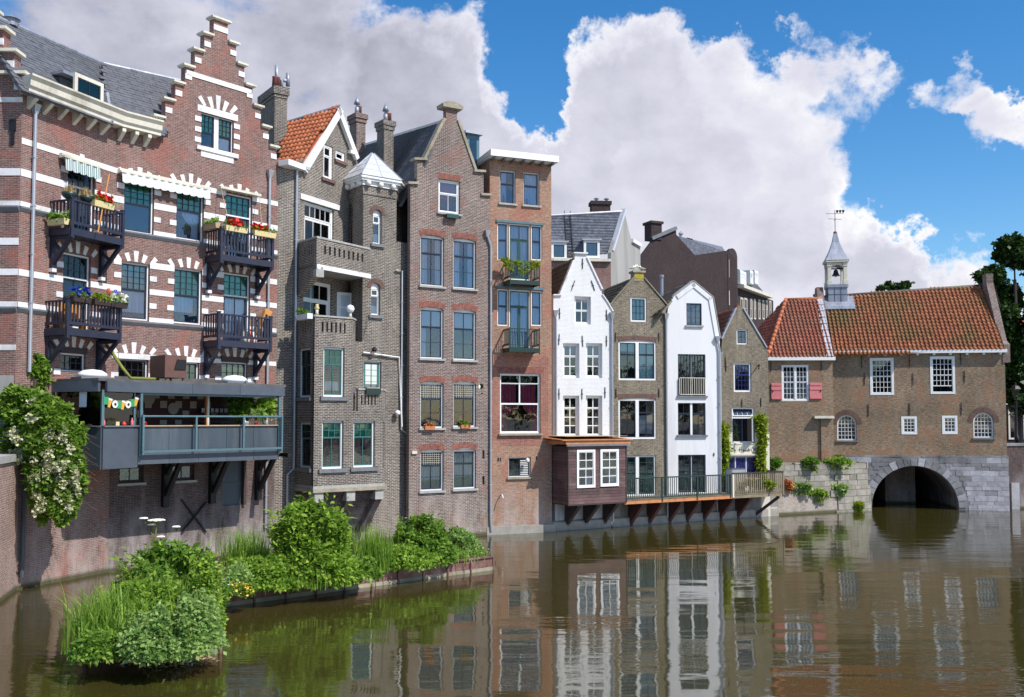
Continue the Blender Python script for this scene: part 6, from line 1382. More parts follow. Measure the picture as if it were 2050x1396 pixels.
ptb = R(50); org = W3(F10, 0, ze+.16, -.25); eyb = -F10.n*math.cos(ptb)+Z*math.sin(ptb); nzb = F10.e.cross(eyb)
ridge_z = None
roofpx(hb, org, F10.e, eyb, [(1661, 711), (2007, 700), (1976, 571), (1655, 594)], 'tile_rust', w=.25, l=.30, single=300)
k0 = planept(1650, 595, org, nzb); k1 = planept(1982, 571, org, nzb); mk('ridge_tiles', MB().tube([k0, k1], .11), M_['tile_grey'], hb, Matrix.Identity(4), smooth=True)
bk = -F10.n*((k0-org).dot(-F10.n)); mk('rear_roof', MB().add([k0, k1, k1+bk-Z*(k1.z-org.z), k0+bk-Z*(k0.z-org.z)], [(0, 1, 2, 3)]), M_['tile_rust'], hb, Matrix.Identity(4))
rd = (k0-org).dot(-F10.n)-.25            # depth of ridge behind the wall face
kz = (k0.z+k1.z)/2
# gable parapets
for uu, wd in ((-.42, .42), (L10-.12, .42)):
    mb = MB(); y0, y1 = -.05, rd*2+.1
    pr_ = [(y0, ze-.6), (y0, ze+.5), (y0+.5, ze+.75), (rd-.35, kz+.35), (rd-.35, kz+.95), (rd+.35, kz+.95), (rd+.35, kz+.35), (y1-.5, ze+.75), (y1, ze+.5), (y1, ze-.6)] if uu > 1 else [(y0, ze-.6), (y0, ze+.55), (y0+.4, ze+.7), (rd-.3, kz+.3), (rd+.3, kz+.3), (y1-.5, ze+.75), (y1, ze-.6)]
    n = len(pr_); mb.add([(uu, y, z) for y, z in pr_]+[(uu+wd, y, z) for y, z in pr_], [tuple(range(n)), tuple(range(2*n-1, n-1, -1))]+[(i, i+n, (i+1) % n+n, (i+1) % n) for i in range(n)])
    mk('gable_parapet', mb, M_['brick_brown'], hb, F10.M)
mk('side_wall', MB().box(L10-.35, L10, .402, rd*2, -.5, ze), M_['brick_tan'], hb, F10.M); mk('side_wall', MB().box(0, .3, .402, rd*2, zs, ze), M_['brick_tan'], hb, F10.M)
room(hb, F10, .3, L10-.4, zs, ze)
pipe(hb, F10, [(-.03, ze), (-.03, F10.v(1670, 905)), (.05, F10.v(1674, 1010))], 'cream_paint', .045)
# bell turret
tb = mk('bell_turret', MB(), M_['lead'], hb, F10.M @ Matrix.Translation((F10.u(1674, 590, -rd), rd, 0)))
FT = Fac(F10.at(0, rd), F10.a); TM = WM[tb]; zz = lambda y: FT.v(1672, y); s = (FT.u(1693, 590)-FT.u(1655, 590))/2
mb = MB().box(-s, s, -s, s, zz(660), zz(578)).box(-s-.06, s+.06, -s-.06, s+.06, zz(578), zz(572)); tb.data = mb.mesh('bell_turret'); tb.data.materials.append(M_['lead'])
seam = MB()
for t in (-.33, .33): seam.box(s*t-.012, s*t+.012, -s-.02, -s+.01, zz(618), zz(579))
seam.box(-s, s, -s-.02, -s+.01, zz(592)-.012, zz(592)+.012); mk('lead_seams', seam, M_['slate_dark'], tb, TM)
mk('lead_apron', MB().add([(-s-.3, -s-.35, zz(622)), (s+.4, -s-.35, zz(622)), (s+.4, -s+.4, zz(600)), (-s-.3, -s+.4, zz(600)), (-s-.3, -s-.3, zz(616)), (s+.4, -s-.3, zz(616)), (s+.4, -s+.4, zz(594)), (-s-.3, -s+.4, zz(594))], [(0, 1, 5, 4), (4, 5, 6, 7), (1, 2, 6, 5), (3, 0, 4, 7)]), M_['lead'], tb, TM)
zc0, zc1 = zz(572), zz(527)
for sx in (-1, 1):
    for sy in (-1, 1):
        cx, cy = sx*(s-.1), sy*(s-.1); mk('post', MB().box(cx-.11, cx+.11, cy-.11, cy+.11, zc0+.25, zc1-.3).box(cx-.15, cx+.15, cy-.15, cy+.15, zc0+.001, zc0+.249).box(cx-.14, cx+.14, cy-.14, cy+.14, zc1-.3, zc1-.001), M_['cream_paint'], tb, TM)
for k in range(4):
    TMk = TM @ Matrix.Rotation(k*PI/2, 4, 'Z'); a = s-.18; ap = arcpts(-a, a, zc1-.62, a*.98, 10); mk('arch_panel', MB().prism([(-a, zc1-.002), (-a, zc1-.62)]+ap[::-1][0:]+[(a, zc1-.62), (a, zc1-.002)], -s+.06, -s+.13) if False else MB().add(*(lambda P: ([(x, -s+.06, z) for x, z in P]+[(x, -s+.06, zc1-.002) for x, z in P], [(i, i+1, i+1+len(P), i+len(P)) for i in range(len(P)-1)]))(ap)), M_['cream_paint'], tb, TMk)
mk('bell', MB().lathe([(.03, .42), (.12, .38), (.16, .2), (.22, .06), (.28, 0), (.25, .0)], (0, 0, zc1-.85), 16).tube([(0, 0, zc1-.95), (0, 0, zc1-.45)], .03, 6).box(-s+.1, s-.1, -.04, .04, zc1-.42, zc1-.34), M_['bell_bronze'], tb, TM, smooth=False)
e = s*1.42
prf = [(e*1.16, zc1+.02), (e*1.2, zc1+.1), (e*1.0, zc1+.32), (e*.62, zc1+.85), (e*.36, zc1+1.35), (e*.17, zc1+1.95), (.06, zz(474))]
mk('cap_roof', MB().box(-s-.04, s+.04, -s-.04, s+.04, zc1, zc1+.1).lathe([(r*1.02, z) for r, z in prf], (0, 0, 0), 4, PI/4), M_['lead'], tb, TM)
mk('cap_cornice', MB().box(-s-.12, s+.12, -s-.12, s+.12, zc1-.02, zc1+.16), M_['cream_paint'], tb, TM)
mk('finial_ball', MB().lathe([(.02, -.12), (.11, -.05), (.13, .02), (.09, .1), (.02, .14)], (0, 0, zz(467)), 12), M_['rust_steel'], tb, TM, smooth=True)
zv = zz(421); vane = MB().tube([(0, 0, zz(465)), (0, 0, zv)], .02, 6).tube([(-.42, 0, zz(438)), (.42, 0, zz(440))], .015, 5).tube([(0, -.35, zz(440)), (0, .35, zz(440))], .015, 5)
vane.tube([(-.55, .1, zz(427)), (.55, -.1, zz(429))], .014, 5)
for i in range(3): x = .08+i*.19; vane.add([(x, 0, zv-.0), (x+.15, 0, zv), (x+.15, 0, zv-.09), (x+.07, 0, zv-.22), (x, 0, zv-.13), (x, .02, zv), (x+.15, .02, zv), (x+.15, .02, zv-.09), (x+.07, .02, zv-.22), (x, .02, zv-.13)], [(0, 1, 2, 3, 4), (9, 8, 7, 6, 5), (0, 4, 9, 5), (4, 3, 8, 9), (3, 2, 7, 8), (2, 1, 6, 7), (1, 0, 5, 6)])
mk('weather_vane', vane, M_['black_iron'], tb, TM)

# stone base with the water arch
ua, ub = F10.u(1745, 1019), F10.u(1919, 1019); zcr = F10.v(1832, 933); rr = (ub-ua)/2; vc = zcr-rr; cc = (ua+ub)/2
print('arch', round(rr, 2), round(vc, 2), 'zs', round(zs, 2), 'ze', round(ze, 2), 'L10', round(L10, 2))
xl = F10.u(1700, 1000)-.3
wall(hb, F10, M_['granite'], [(xl, -.6), (ua, -.6)]+arcpts(ua, ub, max(vc, .0), zcr-max(vc, 0), 18)[::-1]+[(ub, -.6), (L10+.05, -.6), (L10+.05, zs-.002), (xl, zs-.002)], thick=.5, y0=-.08, holes=[], name='stone_base')
n = 21
for i in range(n):
    a = PI*(i+.5)/n; da = PI/n*.46; w_ = .42+(.08 if i % 2 else 0); vc_ = max(vc, 0); kz_ = (zcr-vc_)/rr
    P = [(cc+r*math.cos(t), vc_+r*kz_*math.sin(t)) for r, t in ((rr+.012, a-da), (rr+w_, a-da*.97), (rr+w_, a+da*.97), (rr+.012, a+da))]
    mk('voussoir', MB().prism(P, -.10-random.random()*.03, -.05), M_['pale_stone' if i % 4 == 1 else 'granite'], hb, F10.M)
random.seed(3); z = -.35; row = 0
while z < zs-.1:
    hrow = random.choice((.22, .27, .33)); z1 = min(z+hrow, zs-.01); x = xl+(.2 if row % 2 else 0)
    while x < L10:
        wd = random.uniform(.38, .95); x1 = min(x+wd, L10+.05); lim = rr+.56
        def half(zq): 
            t = (zq-max(vc, 0))/kz_ if zq > max(vc, 0) else 0
            return math.sqrt(max(0, lim*lim-t*t)) if t < lim else 0
        hx = half(z) if z > 0 else lim
        a, b = x, x1
        if b > cc-hx and a < cc+hx:
            if a < cc-hx: b = cc-hx
            elif b > cc+hx: a = cc+hx
            else: a = b
        if b-a > .12:
            mm = 'pale_stone' if (a > F10.u(1920) and z < zs-.9 and random.random() < .9) or random.random() < .25 else 'granite'
            y = -.085-random.random()*.022; block('stone', M_[mm], hb, F10.M, a+.005, b-.005, y, -.06, z+.005, z1-.005)
        x = x1+.0
    z = z1; row += 1
# vault behind the arch
vt = MB(); ap = arcpts(ua, ub, max(vc, 0), zcr-max(vc, 0), 18); P = [(ub, -.6)]+ap+[(ua, -.6)]
vt.add([(x, .42, z) for x, z in P]+[(x, 11, z) for x, z in P], [(i, i+1, i+1+len(P), i+len(P)) for i in range(len(P)-1)]); mk('vault', vt, M_['brick_cellar'], hb, F10.M)
mk('vault_end', MB().box(ua-.5, ub+.5, 10, 10.2, -.6, zcr+.5), M_['brick_cellar'], hb, F10.M)
p0_ = F10.u(1773, 1010, -4); p1_ = F10.u(1833, 1010, -4); mk('vault_pier', MB().box(p0_, p1_, 4, 6.5, -.6, zcr), M_['brick_brown'], hb, F10.M)

# old quay wall below the annex (stone and brick, with a ledge)
qa, qb_ = onz(1549, 1032), onz(1738, 1021.5); angq = math.atan2(qb_.y-qa.y, qb_.x-qa.x); FQ = Fac((qa.x, qa.y), angq); LQ = (qb_-qa).length
qw = root('old_quay_wall', 'old stone and brick quay wall with weeds growing on its ledge, left of the water arch', 'wall', FQ.M)
zq = FQ.v(1600, 925); zq2 = FQ.v(1650, 975)
mat_q = brick('brick_old', (.34, .26, .21), (.27, .21, .18), (.42, .39, .35), w=.2, h=.06, low=1.6, low_col=(.5, .46, .43), low_amt=.5, stain=(.5, .45, .4), stain_amt=.5)
mk('lower_wall', MB().add([(-.4, -.12, -.5), (LQ+.1, -.12, -.5), (LQ+.1, -.02, zq2), (-.4, -.02, zq2), (-.4, 1.2, -.5), (LQ+.1, 1.2, -.5), (LQ+.1, 1.2, zq2), (-.4, 1.2, zq2)], [(0, 1, 2, 3), (3, 2, 6, 7), (0, 3, 7, 4), (1, 5, 6, 2)]), M_['brick_old'], qw)
random.seed(11); z = zq2+.002; row = 0
mk('wall_core', MB().box(0.3, LQ+.1, .14, 1.2, zq2, zq-.15), M_['quay_stone'], qw)
while z < zq-.1:
    hrow = random.uniform(.26, .42); x = .25
    while x < LQ+.1:
        wd = random.uniform(.5, 1.0); y = .06+random.random()*.06; top = min(z+hrow, zq-random.random()*.15)
        block('stone', M_['quay_stone'], qw, FQ.M, x+.012, min(x+wd, LQ+.15)-.012, y, .3, z+.012, top-.012); x += wd
    z += hrow; row += 1
mk('ledge_soil', MB().box(.2, LQ, .3, 2.2, zq-.3, zq-.1), M_['quay_stone'], qw)
# stones between brick wall and arch, lower left
random.seed(5); z = -.3
while z < zq2-.05:
    x = LQ*.62+random.uniform(-.3, .3)-(.35 if z > 1 else 0)
    while x < LQ+.05:
        wd = random.uniform(.5, .9); t = (z+.3)/(zq2+.5); y = -.13+.1*t
        block('stone', M_['quay_stone'], qw, FQ.M, x+.012, min(x+wd, LQ+.12)-.012, y-.045, y+.1, z+.012, min(z+.4, zq2)-.012); x += wd
    z += .4
# ------------------------------------------------------------------ timber box and deck in front of the white houses
w0, w1 = onz(1106, 1063.5), onz(1550, 1032.5); FD_ = Fac((w0.x, w0.y), math.atan2(w1.y-w0.y, w1.x-w0.x)); LD = (w1-w0).length
ob = 1.55; bu0 = FD_.u(1137, 950, ob); bu1 = FD_.u(1254, 950, ob); bz0 = FD_.v(1137, 1011, ob); bz1 = FD_.v(1137, 894, ob)
bx = root('timber_box', 'brown plank-clad timber box with two white windows hanging below the white gabled house', 'bay room', FD_.M)
FB_ = Fac(FD_.at(0, -ob), FD_.a); wb = []
for r in ((1154, 901, 1191, 976), (1201, 900, 1238, 973)):
    q = rect(FB_, *r); wb.append(q); window(bx, FB_, q, [(.5, 2, 2), (.5, 2, 2)], fm='white_paint', sm='white_paint', fw=.10, sw=.04, bw=.035, rec=-.05, hole=False, glass='glass_dark', behind=[('blind', 'lace', .5, .9, .05, .3)])
mk('box_body', MB().box(bu0+.06, bu1-.06, .28, ob+1.2, bz0+.02, bz1), M_['room_dark'], bx, FB_.M)
npk = 19; ph = (bz1-bz0)/npk
for i in range(npk):
    z0, z1 = bz0+i*ph+.006, bz0+(i+1)*ph-.006; u = bu0
    for a, b in sorted([(q[0], q[1]) for q in wb if q[2] < z1 and q[3] > z0])+[(bu1, bu1)]:
        if a-u > .04: block('plank', M_['brown_wood'], bx, FB_.M, u, a, random.uniform(-.008, .004), .03, z0, z1)
        u = b
    block('plank', M_['brown_wood'], bx, FB_.M, bu0+random.uniform(-.006, .004), bu0+.03, .032, ob+1.0, z0, z1)
    block('plank', M_['brown_wood'], bx, FB_.M, bu1-.03, bu1, .032, ob+.6, z0, z1)
mk('corner_board', MB().box(bu0-.02, bu0+.045, -.03, .035, bz0-.02, bz1).box(bu1-.045, bu1+.02, -.03, .035, bz0-.02, bz1).box(bu0, bu1, -.01, .03, bz0-.06, bz0), M_['dark_wood'], bx, FB_.M)
mk('box_floor', MB().box(bu0, bu1, .031, ob+1, bz0-.05, bz0+.004), M_['dark_wood'], bx, FB_.M)
mk('fascia', MB().box(bu0-.12, bu1+.12, -.14, -.05, bz1+.0, bz1+.1), M_['zinc'], bx, FB_.M)
mk('roof_edge', MB().box(bu0-.25, bu1+.1, -.22, -.1, bz1+.101, bz1+.27).box(bu0-.3, bu0-.2, -.1, ob+.9, bz1+.101, bz1+.27), M_['orange_wood'], bx, FB_.M)
mk('roof_boards', MB().add([(bu0-.5, -.3, bz1+.28), (bu1+.2, -.3, bz1+.28), (bu1+.2, ob+.9, bz1+.42), (bu0-.5, ob+.9, bz1+.42), (bu0-.5, -.3, bz1+.32), (bu1+.2, -.3, bz1+.32), (bu1+.2, ob+.9, bz1+.46), (bu0-.5, ob+.9, bz1+.46)], [(0, 3, 2, 1), (4, 5, 6, 7), (0, 1, 5, 4), (1, 2, 6, 5), (2, 3, 7, 6), (3, 0, 4, 7)]), M_['orange_wood'], bx, FB_.M)
mk('roof_membrane', MB().box(bu0-.2, bu1, -.1, ob+.8, bz1+.47, bz1+.485), M_['raw_wood'], bx, FB_.M)
def strut(B, Fc, u, z, dep, hh, m, w=.14):
    y0 = 0; mk('strut', MB().box(u-w/2, u+w/2, -.16, -.001, z-hh, z).add([(u-w/2, -.161, z), (u+w/2, -.161, z), (u-w/2, -dep, z), (u+w/2, -dep, z), (u-w/2, -dep, z-.14), (u+w/2, -dep, z-.14), (u-w/2, -.161, z-hh+.1), (u+w/2, -.161, z-hh+.1), (u-w/2, -.161, z-hh*.55), (u+w/2, -.161, z-hh*.55), (u-w/2, -dep*.72, z-.14), (u+w/2, -dep*.72, z-.14)],
        [(0, 1, 3, 2), (2, 3, 5, 4), (4, 5, 7, 6), (0, 2, 4, 6, 8), (1, 9, 7, 5, 3)][:5]), M_[m], B, Fc.M)
for x in (1139, 1176, 1214): strut(bx, FD_, FD_.u(x-6, 1030), bz0-.06, 1.2, 1.15, 'dark_wood', .2)
mat('quay_plaster', (.23, .22, .21), .9, var=.3, vscale=1.2, bump=.3, dirt=(.12, .12, .10), dscale=1.0, streak=True)  # dark tone holds both the stains and the shade under the deck
mat('quay_white', (.50, .50, .52), .9, var=.15, bump=.2, dirt=(.28, .28, .27), dscale=1.0, streak=True)
lq = root('lower_quay_wall', 'low stained plaster quay wall with concrete footing under the timber box and deck', 'wall', FD_.M)
mk('plaster', MB().box(0.15, FD_.u(1225, 1040), -.02, 1.2, -.5, bz0+.1), M_['quay_white'], lq)
mk('plaster', MB().box(FD_.u(1225, 1040)+.002, LD+.3, -.02, 3.2, -.5, bz0+.05), M_['quay_plaster'], lq)
mk('footing', MB().box(-.1, LD+.2, -.16, -.021, -.5, .42).add([(-.1, -.16, .42), (LD+.2, -.16, .42), (LD+.2, -.021, .5), (-.1, -.021, .5)], [(0, 1, 2, 3)]), M_['concrete'], lq)
# footing below the orange and brown houses
mk('footing', MB().box(-.2, L4+.1, -.22, -.002, -.5, .38), M_['concrete'], h4, F4.M)
# deck
od = 1.3; du1 = FD_.u(1463, 980, od); du2 = FD_.u(1567, 975, od); dz = FD_.v(1300, 999.5, od); dzt = FD_.v(1300, 955.5, od)
FE = Fac(FD_.at(0, -od), FD_.a)
dk = root('timber_deck', 'long timber deck carried on dark struts above the water', 'deck', FD_.M)
n = int((du2-bu1)/.14)
mk('deck_beam', MB().box(bu1+.03, du1+.1, -.05, -.0, dz-.2, dz-.03), M_['orange_wood'], dk, FE.M); mk('deck_beam', MB().box(du1+.102, du2, -.05, 0, dz-.2, dz-.03), M_['weathered_wood'], dk, FE.M)
for i in range(n): u = bu1+.04+(du2-bu1-.04)*i/n; block('deck_board', M_['weathered_wood'], dk, FE.M, u+.004, u+(du2-bu1)/n-.004, -.07, od+2.6, dz-.028, dz)
for x in (1268, 1305, 1345, 1380, 1414, 1447, 1482): strut(dk, FD_, FD_.u(x-8, 1010), dz-.2, 1.15, 1.25, 'rust_wood', .2)
mk('strut', MB().bar((du2-.25, -od+.05, dz-.25), (du2-.9, -.1, dz-1.3), .16).box(du2-.35, du2-.15, -od, 0, dz-.24, dz-.205), M_['rust_wood'], dk, FD_.M)
ra_ = root('deck_railing', 'dark green iron railing along the deck before the grey and white houses', 'railing', FE.M)
mk('handrail', MB().box(bu1+.02, du1, -.09, .0, dzt-.06, dzt).box(bu1+.02, du1, -.06, -.02, dz+.06, dz+.11), M_['dark_green'], ra_)
for i in range(4): u = bu1+.05+(du1-bu1-.15)*i/3; mk('post', MB().box(u, u+.07, -.08, -.01, dz-.15, dzt-.061), M_['dark_green'], ra_)
n = int((du1-bu1)/.135)
for i in range(1, n): u = bu1+(du1-bu1)*i/n; block('baluster', M_['dark_green'], ra_, FE.M, u-.014, u+.014, -.055, -.025, dz+.111, dzt-.061)
rw = root('wooden_fence', 'weathered wooden slat fence at the right end of the deck with plants behind it', 'fence', FE.M)
dzt2 = FE.v(1520, 945); mk('handrail', MB().box(du1+.1, du2, -.1, .02, dzt2-.07, dzt2), M_['dark_wood'], rw); mk('bottom_rail', MB().box(du1+.1, du2, -.05, .0, dz+.1, dz+.2).box(du1+.1, du2, -.05, .0, dz-.0, dz+.06), M_['weathered_wood'], rw)
n = int((du2-du1)/.155)
for i in range(n): u = du1+.16+(du2-du1-.2)*i/n; block('slat', M_['weathered_wood'], rw, FE.M, u, u+.075, -.075, -.051, dz+.05, dzt2-.071)
for u in (du1+.06, du2-.08): mk('post', MB().box(u, u+.1, -.09, .01, dz-.15, dzt2-.071), M_['cream_paint' if u < du2-1 else 'weathered_wood'], rw)
for i in range(9): y = .15+i*.15; block('slat', M_['weathered_wood'], rw, FE.M, du2-.05, du2-.02, y, y+.07, dz+.05, dzt2-.071)
mk('handrail', MB().box(du2-.1, du2, .02, od, dzt2-.07, dzt2), M_['dark_wood'], rw)
tbx = root('planter_box', 'grey zinc box standing on the deck behind the wooden fence', 'box', FE.M @ Matrix.Translation((FE.u(1466, 940, -.9), .9, dz))); wz_ = FE.u(1492, 940, -.9)-FE.u(1466, 940, -.9); mk('bin', MB().box(0, wz_, 0, .5, 0, FE.v(1480, 938, -.9)-dz-.04), M_['zinc'], tbx); mk('lid', MB().box(-.03, wz_+.03, -.03, .53, FE.v(1480, 938, -.9)-dz-.04, FE.v(1480, 938, -.9)-dz), M_['slate_panel'], tbx)
tc = root('garden_table', 'garden table with a pink checked cloth behind the wooden fence', 'table', FE.M @ Matrix.Translation((FE.u(1502, 960, -.5), .5, dz))); mk('tablecloth', MB().box(0, .75, 0, .7, .35, .78), M_['pink_tablecloth'], tc); 
for x in (.04, .68):
    for y in (.04, .62): mk('leg', MB().box(x, x+.04, y, y+.04, 0, .349), M_['dark_wood'], tc)
pl = root('potted_plants', 'row of leafy green plants behind the wooden fence', 'plant', FE.M @ Matrix.Translation((du1+2.0, .4, dz)))
leaves('foliage', clump_points(900, FE.M @ Vector((du1+2.3, .3, dz+.42)), (1.1, .3, .35), 16), .09, 'leaf_lime', pl)
# vines on house 8
for lbl, x0, x1, y0, y1, m in (('climbing vine on the left edge of the cream plaster beside the white house', 1441, 1453, 850, 985, 'leaf_lime'), ('yellow-green vine climbing the right side of the cream plaster', 1516, 1529, 832, 975, 'leaf_lime')):
    u0 = F8.u((x0+x1)/2, 900); z1 = F8.v(x0, y0); z0 = F8.v(x0, y1); r = root('climbing_plant', lbl, 'plant', F8.M @ Matrix.Translation((u0, -.1, z0)), 'vines on the cream plaster')
    n = 1900; t = RNG.uniform(0, 1, n); wob = np.sin(t*9+x0)*.07; P = np.stack([u0+wob+RNG.normal(0, .10, n)*(1+.6*(t > .85)), -.10-np.abs(RNG.normal(0, .08, n)), z0+(z1-z0)*t], 1); Mw = np.array(F8.M)
    leaves('foliage', P @ Mw[:3, :3].T+Mw[:3, 3], .11, m, r); mk('stem', MB().tube([(u0+math.sin(i/8*9+x0)*.07, -.05, z0+(z1-z0)*i/8) for i in range(9)], .02, 5), M_['dark_wood'], r, F8.M)
# weeds on the old quay ledge
for i, (x, y, w, h, m, lbl) in enumerate([(1549, 925, .42, .35, 'leaf_mid', 'green shrub on the quay ledge right of the cream plaster house'), (1622, 925, .55, .42, 'leaf_mid', 'bushy green shrub on the quay ledge under the pilaster'), (1677, 925, .75, .45, 'leaf_bright', 'wide bright shrub on the ledge at the corner of the gate building'),
    (1600, 975, .75, .3, 'leaf_pale', 'straggly weeds growing from the quay wall joint'), (1634, 988, .7, .35, 'leaf_bright', 'green weeds spilling from the quay wall left of the rain pipe'), (1680, 978, .5, .4, 'leaf_pale', 'reddish weeds on the quay wall below the corner shrub'), (1575, 968, .35, .25, 'orange_wood', 'rusty orange dry weeds at the left of the quay wall'), (1715, 1010, .35, .25, 'leaf_lime', 'small lime weeds beside the water arch')]):
    u, v = FQ.uv(x, y, .1); r = root('ledge_weed', lbl, 'shrub' if h > .4 else 'weeds', FQ.M @ Matrix.Translation((u, -.1, v-h*.6)), 'weeds on the old quay wall')
    leaves('foliage', np.concatenate([clump_points(2200 if w > .5 else 1200, FQ.M @ Vector((u, -.12, v)), (w*1.1, .3, h*.7), 30, spread=.3), clump_points(420, FQ.M @ Vector((u, -.1, v-.2)), (w*1.5, .2, h*1.0), 26, spread=.12, flatb=False)]), .07, m, r, droop=.4)

# ------------------------------------------------------------------ restaurant hung in front of house 1
OR = 2.3; FR = Fac(C1.at(0, -OR), C1.a)
ru2, ru3 = C1.u(275, 850, OR), C1.u(557, 850, OR); zb, zp, zf0, zf1 = C1.v(275, 930, OR), C1.v(275, 852, OR), C1.v(275, 783, OR), C1.v(275, 766, OR)
p2 = Vector(FR.at(ru2)); d68 = Vector((math.cos(R(66)), math.sin(R(66)))); t = 0
while True:
    t += .02; p = p2-d68*t; q = p.y; 
    if CX+F*(p.x/q) <= 206: break
p1 = p; FL = Fac(p1, R(66)); LL = t
# wall end of the left side
nB = Vector((B1.n.x, B1.n.y)); rel = p1-Vector((B1.o.x, B1.o.y)); dist = rel.dot(nB); p0 = p1-nB*dist
p3 = Vector(FR.at(ru3)); p4 = p3-Vector((C1.n.x, C1.n.y))*OR
rs = root('restaurant_veranda', 'dark blue-grey restaurant veranda hung on the banded house, glazed and open, with a flat roof', 'veranda', FR.M)
lp = lambda P: (lambda v: (v.x, v.y))(FR.M.inverted() @ Vector((P[0], P[1], 0)))
L0, L1_, L2_, L3_, L4_ = map(lp, (p0, p1, p2, p3, p4)); Lc = lp(C1.at(0))
mk('floor', MB().slab([L0, L1_, L2_, L3_, L4_, Lc], zb+.22, zb+.4), M_['dark_wood'], rs)
def off_(P, k): c = Vector((2.5, 2.0)); d = Vector(P)-c; return tuple(c+d*(1+k/d.length))
rp_ = [L0, off_(L1_, .25), off_(L2_, .25), off_(L3_, .28), (L4_[0]+.28, L4_[1]-.002), Lc]
mk('flat_roof', MB().slab(rp_, zf1, zf1+.09), M_['tar_roof'], rs)
mk('roof_upstand', MB().box(.1, L4_[0], OR-.12, OR-.003, zf1+.09, zf1+.3), M_['tar_roof'], rs)
def seg(n, a, b, z0, z1, th, m, par=rs, o=0.0, split=1, gap=.012):
    a = Vector(a); b = Vector(b); d = (b-a); L = d.length; d.normalize(); nn = Vector((d.y, -d.x)); M = FR.M @ Matrix.Translation((a.x, a.y, 0)) @ Matrix.Rotation(math.atan2(d.y, d.x), 4, 'Z')
    for i in range(split): x0, x1 = L*i/split+gap/2, L*(i+1)/split-gap/2; block(n, M_[m], par, M, x0, x1, -th-o, -o, z0, z1)
    return M, L
seg('fascia', L1_, L2_, zf0-.06, zf1-.002, .1, 'slate_panel', o=.1); seg('fascia', L2_, (L3_[0]+.1, L3_[1]), zf0-.06, zf1-.002, .1, 'slate_panel', o=.1, split=3); seg('fascia', L0, L1_, zf0-.06, zf1-.002, .1, 'slate_panel', o=.1); seg('fascia', (L3_[0]+.1, L3_[1]), (L4_[0]+.1, L4_[1]), zf0-.06, zf1-.002, .1, 'slate_panel', o=.1)
seg('panel', L1_, L2_, zb-.1, zp-.04, .05, 'slate_panel', split=1); seg('panel', L0, L1_, zb-.1, zp-.04, .05, 'panel_grey', split=2)
seg('panel', L2_, L3_, zb+.42, zp-.04, .05, 'panel_grey', split=5); seg('panel', L2_, L3_, zb, zb+.40, .08, 'slate_panel', o=.0, split=5); seg('panel', L3_, L4_, zb+.0, zp-.04, .05, 'slate_panel', split=2)
seg('ledge', L2_, L3_, zp-.038, zp, .22, 'raw_wood', o=-.1); seg('ledge', L1_, L2_, zp-.038, zp, .16, 'grey_moulding', o=-.05); seg('ledge', L0, L1_, zp-.038, zp, .12, 'grey_moulding', o=-.02)
def post(P, z0, z1, w=.09, m='teal_steel', n='post'): mk(n, MB().box(P[0]-w/2, P[0]+w/2, P[1]-w/2, P[1]+w/2, z0, z1), M_[m], rs)
post(L1_, zp, zf0); post((L2_[0]-.12, L2_[1]-.0), zp, zf0, .07); post((L2_[0]+.06, L2_[1]-.12), zb+.3, zf0, .09); post((L3_[0]-.04, L3_[1]-.1), zb+.2, zf0, .09); post((L4_[0]-.1, L4_[1]-.3), zp, zf0, .07)
mk('header', MB().box(L2_[0], L3_[0], L2_[1]-.05, L2_[1]+.05, zf0-.14, zf0-.061), M_['teal_steel'], rs)
rz0, rz1 = C1.v(400, 902, OR+.2), C1.v(400, 834, OR+.2); rr_ = MB(); y_ = -.26
rr_.tube([(L2_[0]+.05, y_, rz1), (L3_[0], y_, rz1)], .035, 8); rr_.box(L2_[0]+.05, L3_[0], y_-.04, y_+.04, rz0-.03, rz0+.05); rr_.box(L2_[0]+.04, L2_[0]+.11, y_-.035, y_+.035, rz0-.1, rz1+.05).box(L3_[0]-.05, L3_[0]+.02, y_-.035, y_+.035, rz0-.1, rz1+.05)
for t in (.36, .70): x = L2_[0]+(L3_[0]-L2_[0])*t; rr_.box(x-.035, x+.035, y_-.035, y_+.035, rz0, rz1)
mk('outer_railing', rr_, M_['teal_steel'], rs)
seg('pane', L1_, L2_, zp+.02, zf0-.08, .01, 'glass_tint', o=-.03); seg('pane', L0, L1_, zp+.02, zf0-.08, .01, 'glass_dark', o=-.03, split=2)
# inside: maroon wall with pale tiles, shelves, plates
mat('maroon_wall', (.05, .012, .012), .7); mat('tile_pale', (.34, .30, .26), .6); mat('dark_interior', (.015, .02, .012), .8)
mk('inner_wall', MB().box(.3, L4_[0]-1.2, OR-.18, OR-.14, zb+.4, zf0), M_['maroon_wall'], rs); mk('inner_wall', MB().slab([L0, (L0[0]+.15, L0[1]-.1), (Lc[0]+.1, Lc[1]-.15), Lc], zb+.4, zf0), M_['dark_interior'], rs)
hI = zf0-zp
for i in range(13):
    for j in range(5):
        if (i+j) % 2: continue
        u = .9+i*.31; z = zb+.9+j*.36
        if u < L4_[0]-1.6 and random.random() < .8: block('wall_tile', M_['tile_pale'], rs, FR.M, u, u+.27, OR-.2, OR-.181, z, z+.27)
for u, z, r in ((1.35, zp+hI*.82, .24), (2.35, zp+hI*.52, .22)):
    mk('plate', MB().add([(u+r*math.cos(2*PI*i/16), OR-.23, z+r*math.sin(2*PI*i/16)) for i in range(16)]+[(u+r*math.cos(2*PI*i/16), OR-.2, z+r*math.sin(2*PI*i/16)) for i in range(16)], [tuple(range(16))]+[(i, (i+1) % 16, (i+1) % 16+16, i+16) for i in range(16)]), M_['tile_pale'], rs)
